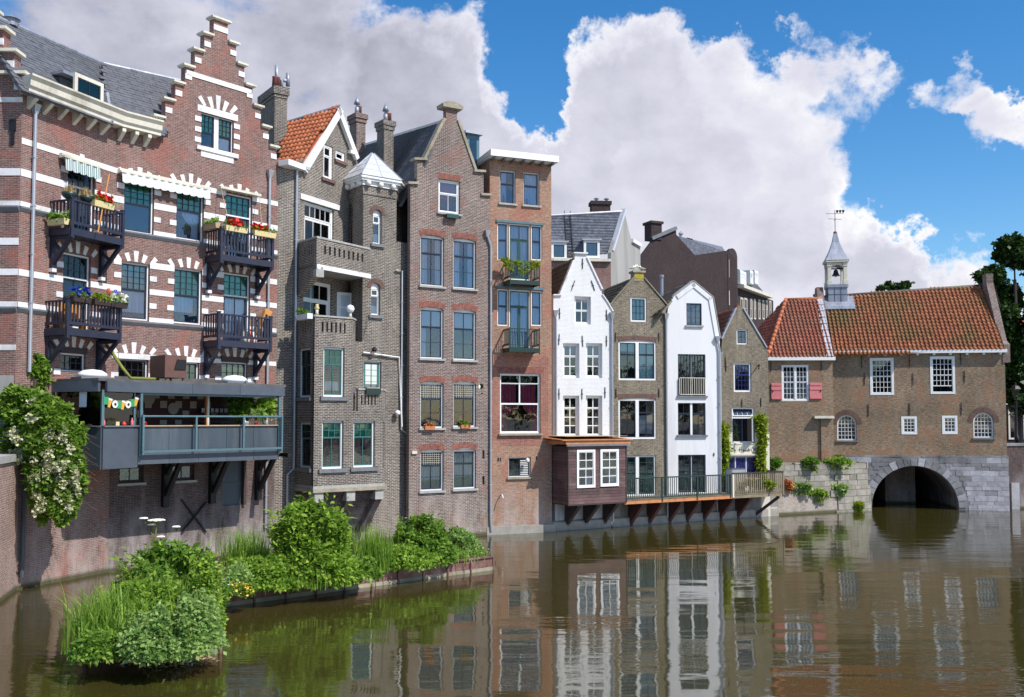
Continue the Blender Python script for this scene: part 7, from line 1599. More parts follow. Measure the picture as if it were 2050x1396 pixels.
mk('inner_column', MB().box(L2_[0]+(L3_[0]-L2_[0])*.51, L2_[0]+(L3_[0]-L2_[0])*.51+.13, .5, .63, zb+.4, zf0), M_['orange_wood'], rs); x = L2_[0]+(L3_[0]-L2_[0])*.51; mk('light_strip', MB().box(x+.03, x+.10, .47, .499, zb+.4, zf0), M_['cream_paint'], rs)  # cream-painted strip on the column front, not a lamp
bs = root('bar_shelf', 'bar shelf with glasses inside the restaurant veranda', 'shelf', FR.M @ Matrix.Translation((L3_[0]-2.3, 1.7, zp-.1)))
mk('board', MB().box(0, 1.3, 0, .3, .55, .58).box(0, 1.3, 0, .3, .2, .23), M_['panel_grey'], bs)
for i in range(12): mk('glass', MB().lathe([(.03, 0), (.035, .16)], (.08+i*.1, .1+.05*(i % 2), .58), 6), M_['lace'], bs)
tb_ = root('restaurant_counter', 'dark counter inside the restaurant veranda', 'counter', FR.M @ Matrix.Translation((1.6, 1.4, zb+.4))); mk('top', MB().box(0, 2.2, 0, .5, .9, .96), M_['dark_wood'], tb_); mk('front', MB().box(.05, 2.15, .05, .45, 0, .899), M_['maroon_wall'], tb_)
# things on the ledge
led = [(ru2+.08-.9, 'pink_vase', .2, 'bottle', 'pale pink bottle at the left end of the glazed ledge'), ]
def onseg(a, b, t): return (a[0]+(b[0]-a[0])*t, a[1]+(b[1]-a[1])*t)
items = [(onseg(L1_, L2_, .05), 'bottle', 'pink_vase', 'pink squeeze bottle at the left end of the glazed ledge'), (onseg(L1_, L2_, .42), 'box', 'yellow_plastic', 'small yellow carton on the glazed ledge'), (onseg(L1_, L2_, .62), 'low', 'red_plastic', 'squat red sauce pot on the glazed ledge'),
         (onseg(L1_, L2_, .85), 'bottle', 'pink_vase', 'pink squeeze bottle beside the veranda post'), (onseg(L2_, L3_, .05), 'low', 'red_plastic', 'squat red sauce pot at the left of the open ledge'), (onseg(L2_, L3_, .74), 'bottle', 'cream_paint', 'cream squeeze bottle on the open ledge'), (onseg(L2_, L3_, .755), 'box', 'pot_white', 'white cup beside the cream squeeze bottle'), (onseg(L2_, L3_, .83), 'low', 'red_plastic', 'squat red sauce pot near the right end of the open ledge')]
for (x, y), k, m, lbl in items:
    o = root('sauce_bottle' if k == 'bottle' else 'carton' if k == 'box' else 'sauce_pot', lbl, 'bottle' if k == 'bottle' else 'container', FR.M @ Matrix.Translation((x, y+.02, zp)), 'condiments on the veranda ledge')
    if k == 'bottle': mk('body', MB().lathe([(.045, 0), (.05, .03), (.05, .15), (.02, .2), (.015, .26)], (0, 0, 0), 10), M_[m], o, smooth=True)
    elif k == 'box': mk('body', MB().box(-.06, .06, -.05, .05, 0, .13), M_[m], o)
    else: mk('body', MB().lathe([(.07, 0), (.085, .05), (.06, .09), (.02, .14)], (0, 0, 0), 10), M_[m], o, smooth=True)
# bunting of glasses, footballs and flags
bn = root('bunting', 'green and white bunting with footballs and beer glasses in the left veranda window', 'bunting', FR.M)
a = Vector((*L1_, zf0-.2)); b = Vector((*L2_, zf0-.2)); cord = []
for i in range(8):
    t = (i+.5)/8; p = a.lerp(b, t); p.z -= .16*math.sin(PI*t); cord.append(tuple(p)); M = FR.M @ Matrix.Translation(p) @ Matrix.Rotation(math.atan2((b-a).y, (b-a).x), 4, 'Z')
    if i % 3 == 0: mk('flag', MB().box(-.1, .1, -.06, -.05, -.26, 0), M_['green_cloth'], bn, M)
    elif i % 3 == 1: mk('beer_glass', MB().prism([(-.05, -.3), (.05, -.3), (.075, -.06), (-.075, -.06)], -.06, -.05), M_['beer_amber'], bn, M @ Matrix.Rotation(.25, 4, 'Y')); mk('foam', MB().box(-.08, .08, -.065, -.045, -.06, 0), M_['white_flower'], bn, M @ Matrix.Rotation(.25, 4, 'Y'))
    else:
        c12 = lambda r, y0: MB().prism([(r*math.cos(2*PI*k/12), -.14+r*math.sin(2*PI*k/12)) for k in range(12)], y0, y0+.01); mk('football', c12(.13, -.06), M_['white_flower'], bn, M); mk('football_patch', c12(.045, -.075), M_['black_iron'], bn, M)
mk('cord', MB().tube([tuple(a)]+cord+[tuple(b)], .006, 4), M_['raw_wood'], bn)
pn = root('notice', 'pale paper notice taped inside the dark left veranda glass', 'poster', FR.M @ Matrix.Translation((*onseg(L0, L1_, .62), zp+.75))); M = FR.M @ Matrix.Translation((*onseg(L0, L1_, .62), 0)) @ Matrix.Rotation(math.atan2(L1_[1]-L0[1], L1_[0]-L0[0]), 4, 'Z'); mk('sheet', MB().box(-.16, .16, -.075, -.07, zp+.62, zp+1.2), M_['lace'], pn, M)
# plants in the veranda
def plant(lbl, M, pot, h, w, n, m, size, nm='potted_plant', grp=None, pm='pot_white'):
    r = root(nm, lbl, 'plant', M, grp)
    if pot: mk('pot', MB().lathe([(pot*.7, 0), (pot, pot*1.7), (pot*.85, pot*1.7)], (0, 0, 0), 10), M_[pm], r, smooth=True)
    leaves('foliage', clump_points(n, M @ Vector((0, 0, pot*1.7+h*.5)), (w, w, h*.55), 16, spread=.4), size, m, r, asp=2.4); return r
plant('tall dark green plant near the right end of the veranda', FR.M @ Matrix.Translation((L3_[0]-1.15, .75, zp-.6)), .2, 1.5, .35, 900, 'leaf_mid', .10)
plant('sunlit palm-like plant in a white pot at the right end of the veranda', FR.M @ Matrix.Translation((L3_[0]-.45, .25, zp)), .11, .75, .32, 420, 'leaf_bright', .11)
plant('small flowering plant beside the white pot on the veranda ledge', FR.M @ Matrix.Translation((L3_[0]-.85, .12, zp)), .07, .45, .2, 260, 'leaf_pale', .07)
# struts below
for x in (332, 426, 518): 
    u = C1.u(x-4, 1000); mk('strut', MB().box(u-.12, u+.12, -.2, -.002, zb-1.75, zb+.1).bar((u, -OR*.55, zb+.15), (u, -.2, zb-1.3), .16).bar((u, -OR*.35, zb+.15), (u, -.12, zb-.55), .14).box(u-.1, u+.1, -OR+.1, -.2, zb+.06, zb+.215), M_['black_iron'], rs, C1.M)
mk('post', MB().box(C1.u(487, 960)-.06, C1.u(487, 960)+.06, -.14, -.002, C1.v(487, 1010), zb+.2), M_['dark_wood'], rs, C1.M)
# on the roof
def rooft(x, y, off): return (C1.u(x, y, off), -off)
for x, lbl, wd in ((185, 'shallow clear roof dome on the left of the veranda roof', .6), (470, 'shallow clear roof dome on the right of the veranda roof', .62)):
    p = Vector((C1.u(x, 757, .9), OR-.9, zf1+.09)); d = root('roof_dome', lbl, 'skylight', FR.M @ Matrix.Translation(p), 'roof domes on the veranda')
    mk('kerb', MB().box(-wd, wd, -.45, .45, 0, .1), M_['grey_moulding'], d); mk('dome', MB().lathe([(1, 0), (.9, .5), (.6, .85), (.02, 1)], (0, 0, 0), 16), M_['lace'], d, FR.M @ Matrix.Translation(p+Vector((0, 0, .1))) @ Matrix.Diagonal((wd*.9, .4, .28, 1)), smooth=True)
ex = root('exhaust_box', 'brown kitchen exhaust box with an open louvre on the veranda roof', 'exhaust', FR.M @ Matrix.Translation((C1.u(317, 750, 1.5), OR-1.5, zf1+.09))); we = C1.u(360, 740, 1.5)-C1.u(317, 740, 1.5)
mk('casing', MB().box(0, we, -.45, .6, .14, .95), M_['brown_box'], ex); mk('hood_opening', MB().prism([(we*.42, .45), (we*.95, .45), (we*.95, .8), (we*.55, .8)], -.50, -.451), M_['black_iron'], ex)
for x in (.06, we-.12): mk('leg', MB().box(x, x+.06, -.4, -.34, 0, .14).box(x, x+.06, .45, .5, 0, .14), M_['brown_box'], ex)
gpipe = [C1.uv(215, 695, .4), C1.uv(245, 735, .4), C1.uv(264, 752, 1.2)]
gp_ = root('green_pipe', 'mossy green pipe slanting down from the balcony to the exhaust box', 'pipe', C1.M @ Matrix.Translation((C1.uv(230, 715, .4)[0], -.4, zf1+.1)))
mk('tube', MB().tube([(C1.uv(213, 690, .35)[0], -.35, C1.uv(213, 690, .35)[1]), (C1.uv(246, 738, .9)[0], -.9, C1.uv(246, 738, .9)[1]), (C1.uv(262, 752, 1.3)[0], -1.3, zf1+.18), (C1.uv(318, 753, 1.4)[0], -1.4, zf1+.18)], .06, 8), M_['moss_green'], gp_, C1.M, smooth=True)

# ------------------------------------------------------------------ things on the balconies of house 1
def flowerbox(Fc, lbl, u, y, z, w, flow, leafm='leaf_mid', boxm='yellow_plastic', name='flower_box', n=160, rot=0):
    M = Fc.M @ Matrix.Translation((u, y, z)) @ Matrix.Rotation(rot, 4, 'Z'); r = root(name, lbl, 'flower box', M, 'flower boxes on the balconies')
    mk('trough', MB().add([(0, -.08, 0), (w, -.08, 0), (w, .08, 0), (0, .08, 0), (-.02, -.11, .2), (w+.02, -.11, .2), (w+.02, .11, .2), (-.02, .11, .2)], [(0, 3, 2, 1), (4, 5, 6, 7), (0, 1, 5, 4), (1, 2, 6, 5), (2, 3, 7, 6), (3, 0, 4, 7)]), M_[boxm], r)
    c = M @ Vector((w/2, 0, .27)); e = M.to_3x3() @ Vector((1, 0, 0)); P = RNG.uniform(-.5, .5, (n, 1))*w*np.array(e)[None]*.95+np.array(c)+RNG.normal(0, .055, (n, 3)); leaves('plants', P, .06, leafm, r)
    if flow: 
        k = 110; cs = RNG.uniform(-.45, .45, (5, 1))*w*np.array(e)[None]+np.array(c)+np.array([0, 0, .08]); P = cs[RNG.integers(0, 5, k)]+RNG.normal(0, .045, (k, 3)); leaves('blossoms', P, .11, flow, r, asp=1.0)
    return r
u, z = B1.uv(184, 412, 1.05); flowerbox(B1, 'yellow flower box with red geraniums on the upper left balcony rail', u, -1.1, g1[3]-.08, .85, 'red_flower')
flowerbox(B1, 'yellow flower box with green herbs hanging on the left end of the upper left balcony', g1[0]-.14, -.15, g1[2]+.25, .75, None, 'leaf_mid', rot=-PI/2, n=260)
for i, x in enumerate((128, 158)):
    M = B1.M @ Matrix.Translation((g1[0]+.05+.62*i, -.8-.1*i, g1[3]-.0)); r = root('hanging_bowl', 'dark bowl of %s dry grass on the upper left balcony rail' % ('small' if i == 0 else 'tall'), 'plant pot', M); mk('bowl', MB().lathe([(.1, 0), (.22, .1), (.26, .22)], (0, 0, 0), 12), M_['dark_green'], r, smooth=True)
    blades('dry_grass', np.array(M @ Vector((0, 0, .2)))+RNG.normal(0, .09, (130, 3))*[1, 1, .1], RNG.uniform(.2, .42, 130), 'dry_grass', r, lean=.8, wid=.008)
r = root('broom', 'long orange wooden pole leaning on the upper left balcony', 'pole', B1.M @ Matrix.Translation((g1[0]+.9, -1.1, g1[2]))); mk('handle', MB().tube([(0, -.12, .15), (.72, .15, 2.35)], .022, 6), M_['orange_pole'], r)
for i, (t, fl, lf) in enumerate(((.0, 'blue_plastic', 'leaf_pale'), (.38, None, 'leaf_lime'), (.7, 'white_flower', 'leaf_pale'))):
    flowerbox(B1, ['dark flower box with a blue windmill at the left of the lower left balcony', 'dark mossy flower box in the middle of the lower left balcony rail', 'dark flower box with white flowers at the right of the lower left balcony'][i], g2[0]+.1+t*(g2[1]-g2[0]), -1.08, g2[3]-.05, .72, fl, lf, 'dark_wood', n=200)
r = root('toy_windmill', 'red and blue toy windmills stuck in the lower left balcony boxes', 'toy', B1.M @ Matrix.Translation((g2[0]+1.65, -1.08, g2[3]+.1)))
for k, (x, m) in enumerate(((0, 'red_plastic'), (.32, 'blue_plastic'))):
    mk('stick', MB().tube([(x, 0, 0), (x, 0, .32)], .008, 4), M_['raw_wood'], r); mb = MB()
    for j in range(6): a = j*PI/3; mb.add([(x, -.02, .36), (x+.13*math.cos(a), -.04, .36+.13*math.sin(a)), (x+.13*math.cos(a+.6), -.0, .36+.13*math.sin(a+.6))], [(0, 1, 2)])
    mk('sail', mb, M_[m], r)
tt = root('garden_bench', 'orange wooden bench on the lower left balcony', 'bench', B1.M @ Matrix.Translation((g2[0]+.25, -.5, g2[2]+.12))); mk('seat', MB().box(0, .9, -.18, .18, .4, .45), M_['orange_pole'], tt); mk('backrest', MB().box(0, .9, .16, .2, .46, .95), M_['orange_pole'], tt)
for x in (.03, .82): mk('leg', MB().box(x, x+.05, -.15, .15, 0, .399), M_['orange_pole'], tt)
flowerbox(C1, 'yellow flower box full of red geraniums on the upper right balcony', g3[0]+.12, -1.12, g3[3]-.08, .95, 'red_flower'); flowerbox(C1, 'yellow flower box with geraniums and grass, right end of the upper right balcony', g3[0]+1.42, -1.12, g3[3]-.08, 1.0, 'red_flower', 'leaf_bright')
flowerbox(C1, 'long beige flower box with grasses on the left side rail of the upper right balcony', g3[0]-.12, -.12, g3[3]-.0, .85, None, 'leaf_pale', 'raw_wood', rot=-PI/2, n=200)
r = root('folded_easel', 'yellow folded wooden board leaning at the right end of the lower right balcony', 'board', C1.M @ Matrix.Translation((g4[1]-.45, -.45, g4[2]+.12))); mk('board', MB().bar((0, 0, 0), (.45, -.1, 1.45), .05, .22).bar((.45, -.1, 1.45), (.72, -.2, 1.32), .05, .22), M_['orange_pole'], r)
r = root('laundry_pile', 'heap of folded red and white cloths behind the lower right balcony rail', 'cloth', C1.M @ Matrix.Translation((g4[1]-.9, -.6, g4[2]+.12)))
for i, m in enumerate(('white_flower', 'red_plastic', 'lace')): mk('cloth', MB().lathe([(.16, 0), (.19, .2), (.13, .5), (.05, .62)], (i*.18, .04*i, 0), 7), M_[m], r, smooth=True)

# ------------------------------------------------------------------ left quay wall with coping and iron railing
s0, s1 = onz(0, 1207), onz(37, 1178); ds = (s1-s0).normalized(); s_ = s0-ds*9; FS = Fac((s_.x, s_.y), math.atan2(ds.y, ds.x)); LS_ = 9+(s1-s0).length
zsq = FS.v(20, 925); sq = root('brick_quay_wall', 'sunlit brick quay wall with stone coping at the left edge', 'wall', FS.M)
mk('wall_face', MB().box(0, LS_, 0, .6, -.5, zsq), M_['brick_quay'], sq)
for i in range(10): block('coping_stone', M_['stone_sill'], sq, FS.M, LS_*i/10+.008, LS_*(i+1)/10-.008, -.08, .7, zsq+.001, zsq+.22)
ir = root('iron_railing', 'blue iron railing on the quay at the left edge', 'railing', FS.M @ Matrix.Translation((0, .25, zsq+.22)))
for i in range(5): u = LS_-.25-i*1.9; mk('post', MB().lathe([(.06, 0), (.06, .12), (.035, .16), (.035, .5), (.05, .54), (.03, .6), (.03, .95), (.055, 1.0), (.05, 1.08), (.01, 1.14)], (u, 0, 0), 10), M_['blue_iron'], ir, smooth=True)
mk('rail', MB().tube([(0, 0, .95), (LS_-.25, 0, .95)], .025, 8).tube([(0, 0, .45), (LS_-.25, 0, .45)], .02, 8), M_['blue_iron'], ir)
up = B1.u(42, 1000); mk('drainpipe', MB().tube([(up, -.12, 4.6), (up, -.12, .4)], .07, 8), M_['panel_grey'], h1, B1.M)
mk('grey_plinth', MB().box(0, 3.15, -.03, -.001, 5.0, A1.v(10, 752)), M_['grey_render'], h1, A1.M)

# flowering climber over the quay corner
iv = root('flowering_climber', 'large leafy climber with cream blossom cascading over the quay corner at left', 'climber', Matrix.Translation(aty(110, 1165, 31)))
mk('stem', MB().tube([aty(60, 1020, 31.4), aty(55, 930, 31.0), aty(60, 860, 30.8), aty(70, 760, 31.2)], .05, 6).tube([aty(100, 900, 30.8), aty(120, 960, 31), aty(135, 1030, 31.2)], .03, 6), M_['dark_wood'], iv, Matrix.Identity(4))
blobs = [(a_, b_, c_, d_, int(n_*2.7)) for a_, b_, c_, d_, n_ in [(55, 745, 38, 42, 3200), (30, 815, 48, 40, 3000), (75, 830, 62, 45, 4200), (60, 880, 55, 50, 3600), (120, 890, 42, 60, 4200), (95, 950, 42, 55, 3200), (140, 950, 26, 55, 2400), (90, 1000, 20, 38, 1100), (130, 1005, 28, 38, 1400)]]
PL = []; PF = []
for x, y, rx, ry, n in blobs:
    yy = 30.6 if y > 790 else 31.6; c = aty(x, y, yy); s = yy/F; PL.append(clump_points(n, c, (rx*s*1.1, .55, ry*s*1.15), 26, spread=.33, flatb=False))
    if y > 860: PF.append(clump_points(int(n*.2), c+Vector((.05, -.22, .0)), (rx*s*1.05, .5, ry*s*1.1), 24, spread=.22, flatb=False))
    elif x > 60 and y > 800: PF.append(clump_points(int(n*.1), c+Vector((.05, -.22, .0)), (rx*s, .5, ry*s), 12, spread=.2, flatb=False))
leaves('foliage', np.concatenate(PL), .085, 'leaf_ivy', iv, droop=.6); leaves('blossoms', np.concatenate(PF), .075, 'blossom_cream', iv, asp=1.0)
tw = MB()
for i in range(26):
    x, y = RNG.uniform(150, 175), RNG.uniform(830, 1000); a = aty(x-15, y, 30.8); b = aty(x+RNG.uniform(5, 45), y+RNG.uniform(-5, 25), 30.9); tw.tube([a, (a+b)/2+Vector((0, 0, .12)), b], .008, 4)
mk('twigs', tw, M_['rust_wood'], iv, Matrix.Identity(4))
# ------------------------------------------------------------------ planted steel-edged island in the water
ZI = .50
def ip(x, y): return onz(x, y, 0)
e0, e1 = ip(441, 1216), ip(985, 1141); eb = ip(962, 1118); n0, n1, n2 = ip(437, 1308), ip(172, 1316), ip(205, 1238)
bdir = (e1-e0).normalized(); perp = Vector((-bdir.y, bdir.x, 0)); e0b = e0+perp*1.9; e1b = e1+perp*1.35
isl = root('planted_island', 'long floating planting bed with rusty steel edge along the house walls', 'planting bed', Matrix.Translation(e0))
mat('soil', (.07, .055, .03), .95, var=.4, vscale=6, bump=.5)
mk('soil_bed', MB().slab([(p.x, p.y) for p in (e0, e1, e1b, e0b)], .1, ZI-.06).slab([(p.x, p.y) for p in (n0, e0, e0b, n2, n1)], .1, ZI-.07), M_['soil'], isl, Matrix.Identity(4))
def edge(a, b, k=None):
    d = (b-a); L = d.length; ang = math.atan2(d.y, d.x); M = Matrix.Translation(a) @ Matrix.Rotation(ang, 4, 'Z'); n = max(1, round(L/1.0)) if k is None else k
    for i in range(n):
        x0, x1 = L*i/n, L*(i+1)/n; mk('edge_plate', MB().box(x0+.008, x1-.008, -.03, .0, -.3, ZI-.03), M_['rust_steel'], isl, M); mk('edge_cap', MB().box(x0+.004, x1-.004, -.10, .12, ZI-.029, ZI+.02), M_['rust_steel'], isl, M)
        mk('edge_rib', MB().box(x0-.03, x0+.03, -.09, -.031, -.2, ZI-.03), M_['rust_steel'], isl, M)
    mk('tide_strip', MB().box(0, L, -.045, -.0305, -.2, .12), M_['sandstone'], isl, M)
edge(e0, e1); edge(e1, e1b, 1); edge(n0, e0); edge(n1, n0); edge(n2, n1)
def at_(x, y): return onz(x, y, ZI)
def hpx(c, px): return px*c.y/F
def sprigs(r, c, W_, H_, k, m, depth=.6, z=(.6, 1.12), size=.09):
    """long upright shoots with leaves in two rows, rising out of a shrub"""
    PP = []; st = MB()
    for i in range(k):
        a = RNG.uniform(-1, 1); b = Vector((c.x+a*W_*.8, c.y+RNG.uniform(-.5, .4)*depth, c.z+H_*z[0]*(1-.3*abs(a)))); t = b+Vector((a*.22+RNG.normal(0, .06), RNG.normal(0, .08), H_*(z[1]-z[0])*RNG.uniform(.5, 1)))
        st.tube([b, t], .008, 4, .003); n = 16; s = np.linspace(0, 1, n)[:, None]; PP.append(np.array(b)+(np.array(t)-np.array(b))*s+RNG.normal(0, .025, (n, 3)))
    leaves('shoot_leaves', np.concatenate(PP), size, m, r, asp=2.6, up=.6); mk('shoot', st, M_['moss_green'], r, Matrix.Identity(4))
def shrub(lbl, x, yb, w, h, n, size, m, name='shrub', depth=.8, asp=1.8, cl=40, grp='shrubs on the planted island', extra=None, droop=.2, stems=8, up=.2, spread=.32):
    n = int(n*2.6); c = at_(x, yb); W_, H_ = hpx(c, w)/2, hpx(c, h); r = root(name, lbl, 'shrub', Matrix.Translation(c), grp)
    k = int(n*.45); P = np.concatenate([mound(k, c, W_*1.08, depth, H_), clump_points(n-k, (c.x, c.y, c.z+H_*.45), (W_*1.12, depth, H_*.68), cl, spread=spread*.62, shell=.35)])
    P[:, 2] = np.maximum(P[:, 2], (ZI if depth != .81 else .05)+.02); leaves('foliage', P, size, m, r, asp=asp, droop=droop, up=up)
    if h > 60: sprigs(r, c, W_, H_, int(w/5), m, depth=depth, z=(.4, 1.22), size=size*.75)
    st = MB()
    for i in range(stems):
        a = RNG.uniform(0, 2*PI); q = RNG.uniform(.2, .8); st.tube([c, c+Vector((math.cos(a)*W_*q*.5, math.sin(a)*depth*q*.5, H_*.5)), c+Vector((math.cos(a)*W_*q, math.sin(a)*depth*q, H_*.95))], .016, 4, .006)
    mk('stem', st, M_['dark_wood'], r, Matrix.Identity(4)); return r, c, W_, H_
a = shrub('tall bright willow-leaved bush, highest on the bed, under the grey bay', 620, 1166, 155, 148, 14000, .07, 'leaf_bright', asp=2.2, cl=70); sprigs(*a, 34, 'leaf_bright', z=(.55, 1.22))
a = shrub('dark rounded bush near the right end of the planting bed', 842, 1126, 118, 86, 8000, .06, 'leaf_mid', cl=45); sprigs(*a, 12, 'leaf_mid', size=.06)
shrub('low leafy green plants left of the tall willow-leaved bush', 515, 1176, 140, 56, 6000, .06, 'leaf_bright'); shrub('low dense plants between the willow-leaved bush and the reeds', 695, 1158, 120, 42, 4500, .055, 'leaf_mid')
shrub('bright low foliage in front of the dark rounded bush', 800, 1134, 140, 40, 5500, .055, 'leaf_bright'); shrub('thin spreading plants at the right end of the bed', 915, 1112, 90, 50, 4200, .045, 'leaf_pale', spread=.4); shrub('pale green plants by the bend of the steel edge', 465, 1186, 70, 56, 3000, .05, 'leaf_pale')
a = shrub('large leafy bush at the back of the near island', 338, 1230, 185, 124, 13000, .07, 'leaf_mid', depth=1.2, cl=70); sprigs(*a, 30, 'leaf_bright', depth=1.0, z=(.6, 1.2), size=.075)
shrub('pale mint-like foliage spilling over the front edge of the near island', 325, 1308, 150, 78, 9000, .05, 'leaf_pale', depth=.81, asp=1.5, droop=.5); shrub('taller pale foliage at the front right corner of the near island', 392, 1302, 84, 108, 6500, .05, 'leaf_pale', depth=.81, asp=1.5, droop=.4); shrub('yellow-green foliage on the sunlit right edge of the near island', 412, 1266, 52, 140, 5500, .045, 'leaf_bright', depth=.5, asp=1.5)
shrub('dense green foliage in the middle of the near island', 285, 1268, 160, 100, 9500, .055, 'leaf_bright', depth=1.0, cl=60); shrub('small leafy plants dipping into the water at the left tip of the near island', 205, 1308, 90, 46, 3200, .05, 'leaf_mid', depth=.81)
def reeds(lbl, x, yb, w, h, n, grp='reed clumps on the planted island', lean=.5, wid=.018, m='grass_blade', dp=.5):
    c = at_(x, yb); r = root('reed_clump', lbl, 'reeds', Matrix.Translation(c), grp); W_ = hpx(c, w)/2; H_ = hpx(c, h)
    B_ = np.stack([c.x+RNG.normal(0, W_*.5, n), c.y+RNG.normal(0, dp*.5, n), np.full(n, ZI-.05)], 1); blades('leaf_blades', B_, H_*RNG.uniform(.55, 1.08, n), m, r, lean=lean, wid=wid)
reeds('tall reeds at the left end of the bed before the sooty wall', 492, 1158, 90, 108, 600); reeds('upright reeds between the two big bushes', 748, 1140, 70, 92, 480, lean=.3)
reeds('broad arching reeds leaning over the water at the left of the near island', 225, 1284, 130, 125, 700, lean=.75, wid=.022, dp=1.0); reeds('long blades hanging left over the water beside the near island', 205, 1272, 36, 110, 60, lean=1.3, wid=.024, m='leaf_lime')
reeds('bright grasses along the front of the tall willow-leaved bush', 600, 1172, 150, 48, 420, lean=.7, wid=.012); reeds('bright grasses left of the dark rounded bush', 790, 1134, 70, 50, 300, lean=.6, wid=.012); reeds('loose upright grasses among the near island bushes', 320, 1262, 150, 120, 380, lean=.5, wid=.013, dp=1.0)
reeds('dark iris blades near the right side of the near island', 412, 1225, 40, 75, 120, lean=.35, m='leaf_mid'); reeds('grasses among the low plants at the right end', 880, 1122, 110, 45, 300, lean=.6, wid=.01)
cv = root('ground_cover', 'low grass and weeds covering the soil of the planting bed', 'ground cover', Matrix.Identity(4)); cv['kind'] = 'stuff'
n = 9000; s_ = RNG.uniform(0, 1, n)[:, None]; t_ = RNG.uniform(0.02, .98, n)[:, None]; Bp = np.array(e0)+(np.array(e1)-np.array(e0))*s_+(np.array(perp)*1.6)*t_; Bp[:, 2] = ZI-.05
n3 = 5000; s2 = RNG.uniform(0, 1, n3)[:, None]; t2 = RNG.uniform(0, 1, n3)[:, None]; q0 = np.array(n1)+(np.array(n0)-np.array(n1))*s2; q1 = np.array(n2)+(np.array(e0)-np.array(n2))*s2; Bq = q0+(q1-q0)*t2; Bq[:, 2] = ZI-.05
B_ = np.concatenate([Bp, Bq]); blades('grass', B_, RNG.uniform(.12, .42, len(B_)), 'grass_blade', cv, lean=.9, wid=.009, seg=3, kind='stuff')
sp = B_[RNG.integers(0, len(B_), 9000)]+np.stack([RNG.normal(0, .05, 9000), RNG.normal(0, .05, 9000), RNG.uniform(.02, .3, 9000)], 1); leaves('weeds', sp, .045, 'leaf_pale', cv, kind='stuff')
# flowers
def flowers(lbl, x, y, w, h, n, m, size=.05, z=None, cat='flowers', name='flower_patch'):
    c = at_(x, y); r = root(name, lbl, cat, Matrix.Translation(c)); W_ = hpx(c, w)/2; H_ = hpx(c, h)
    leaves('blossoms', np.stack([c.x+RNG.uniform(-1, 1, n)*W_, c.y-.25+RNG.normal(0, .15, n), c.z+RNG.uniform(.1, 1, n)*H_], 1), size, m, r, asp=1.0, up=.8)
    leaves('foliage', np.stack([c.x+RNG.uniform(-1, 1, n*3)*W_, c.y-.15+RNG.normal(0, .15, n*3), c.z+RNG.uniform(0, .8, n*3)*H_], 1), .05, 'leaf_mid', r)
flowers('bright yellow flowers at the right end of the steel edge', 920, 1112, 36, 16, 160, 'yellow_flower'); flowers('orange-yellow flowers hanging over the bend of the steel edge', 488, 1190, 50, 26, 110, 'yellow_flower'); flowers('yellow blossoms beside the tall bush', 552, 1150, 44, 40, 60, 'yellow_flower')
flowers('white daisies at the gap between the two beds', 448, 1192, 34, 40, 130, 'white_flower', .045); flowers('white dots of flowers along the low steel edge', 590, 1168, 70, 10, 50, 'white_flower', .04)
ls = root('loosestrife', 'purple flower spikes behind the near island', 'flowers', Matrix.Translation(at_(420, 1190)))
for i in range(7):
    c = at_(408+i*4.5, 1190); h = hpx(c, RNG.uniform(60, 88)); mk('stem', MB().tube([c, c+Vector((0, 0, h))], .008, 4), M_['moss_green'], ls, Matrix.Identity(4)); n = 60
    leaves('spike', np.stack([c.x+RNG.normal(0, .03, n), c.y+RNG.normal(0, .03, n), c.z+h-RNG.uniform(0, .45, n)], 1), .035, 'magenta_flower', ls)
hg = root('giant_hogweed', 'tall hogweed with flat white umbels rising from the near island', 'plant', Matrix.Translation(at_(318, 1200))); c = at_(318, 1200)
def hp_(x, y, dy=0): return aty(x, y, c.y+dy)
st = MB().tube([c, hp_(312, 1120), hp_(310, 1075), hp_(314, 1050)], .022, 6, .012)
for (x, y, w) in ((314, 1044, 30), (288, 1041, 13), (353, 1058, 12), (322, 1078, 12), (304, 1054, 12), (345, 1098, 9)):
    p = hp_(x, y, RNG.uniform(-.2, .2)); st.tube([hp_(311, min(1110, y+38)), (Vector(hp_((311+x)/2, y+22))), p], .010, 5, .006); R_ = hpx(c, w)/2; um = MB()
    for i in range(int(26 if w > 20 else 14)):
        a = i*2.4; rr = R_*math.sqrt((i+.5)/(26 if w > 20 else 14)); q = p+Vector((math.cos(a)*rr, math.sin(a)*rr, .05-rr*.12)); um.lathe([(.01, -.02), (.045, .0), (.035, .02), (.005, .03)], q, 6); st.tube([p-Vector((0, 0, .08)), q], .003, 3)
    mk('umbel', um, M_['white_flower'], hg, Matrix.Identity(4))
mk('stem', st, M_['moss_green'], hg, Matrix.Identity(4)); leaves('leaf', np.array([c+Vector((RNG.normal(0, .15), RNG.normal(0, .15), RNG.uniform(.6, 1.5))) for _ in range(26)]), .22, 'leaf_bright', hg, asp=1.3)
ns = root('floating_nest', 'pale heap of reeds and twigs drifting against the near island', 'nest', Matrix.Translation(ip(335, 1324))); c = ip(335, 1326); n = 800
d = RNG.uniform(0, 2*PI, n); rr = np.abs(RNG.normal(0, .33, n)); B_ = np.stack([c.x+np.cos(d)*rr*1.4, c.y+np.sin(d)*rr*.7, .02+np.maximum(0, .26-rr*.5)], 1); V, Q = leaf_arrays(B_, .045, asp=5, up=2.2); mk('twigs', arr_mesh('twigs', V, Q), M_['dry_grass'], ns, Matrix.Identity(4), kind='stuff'); V, Q = leaf_arrays(B_[:160]+[0, 0, .03], .05, asp=4, up=2.2); mk('pale_twigs', arr_mesh('twigs', V, Q), M_['white_flower'], ns, Matrix.Identity(4), kind='stuff')
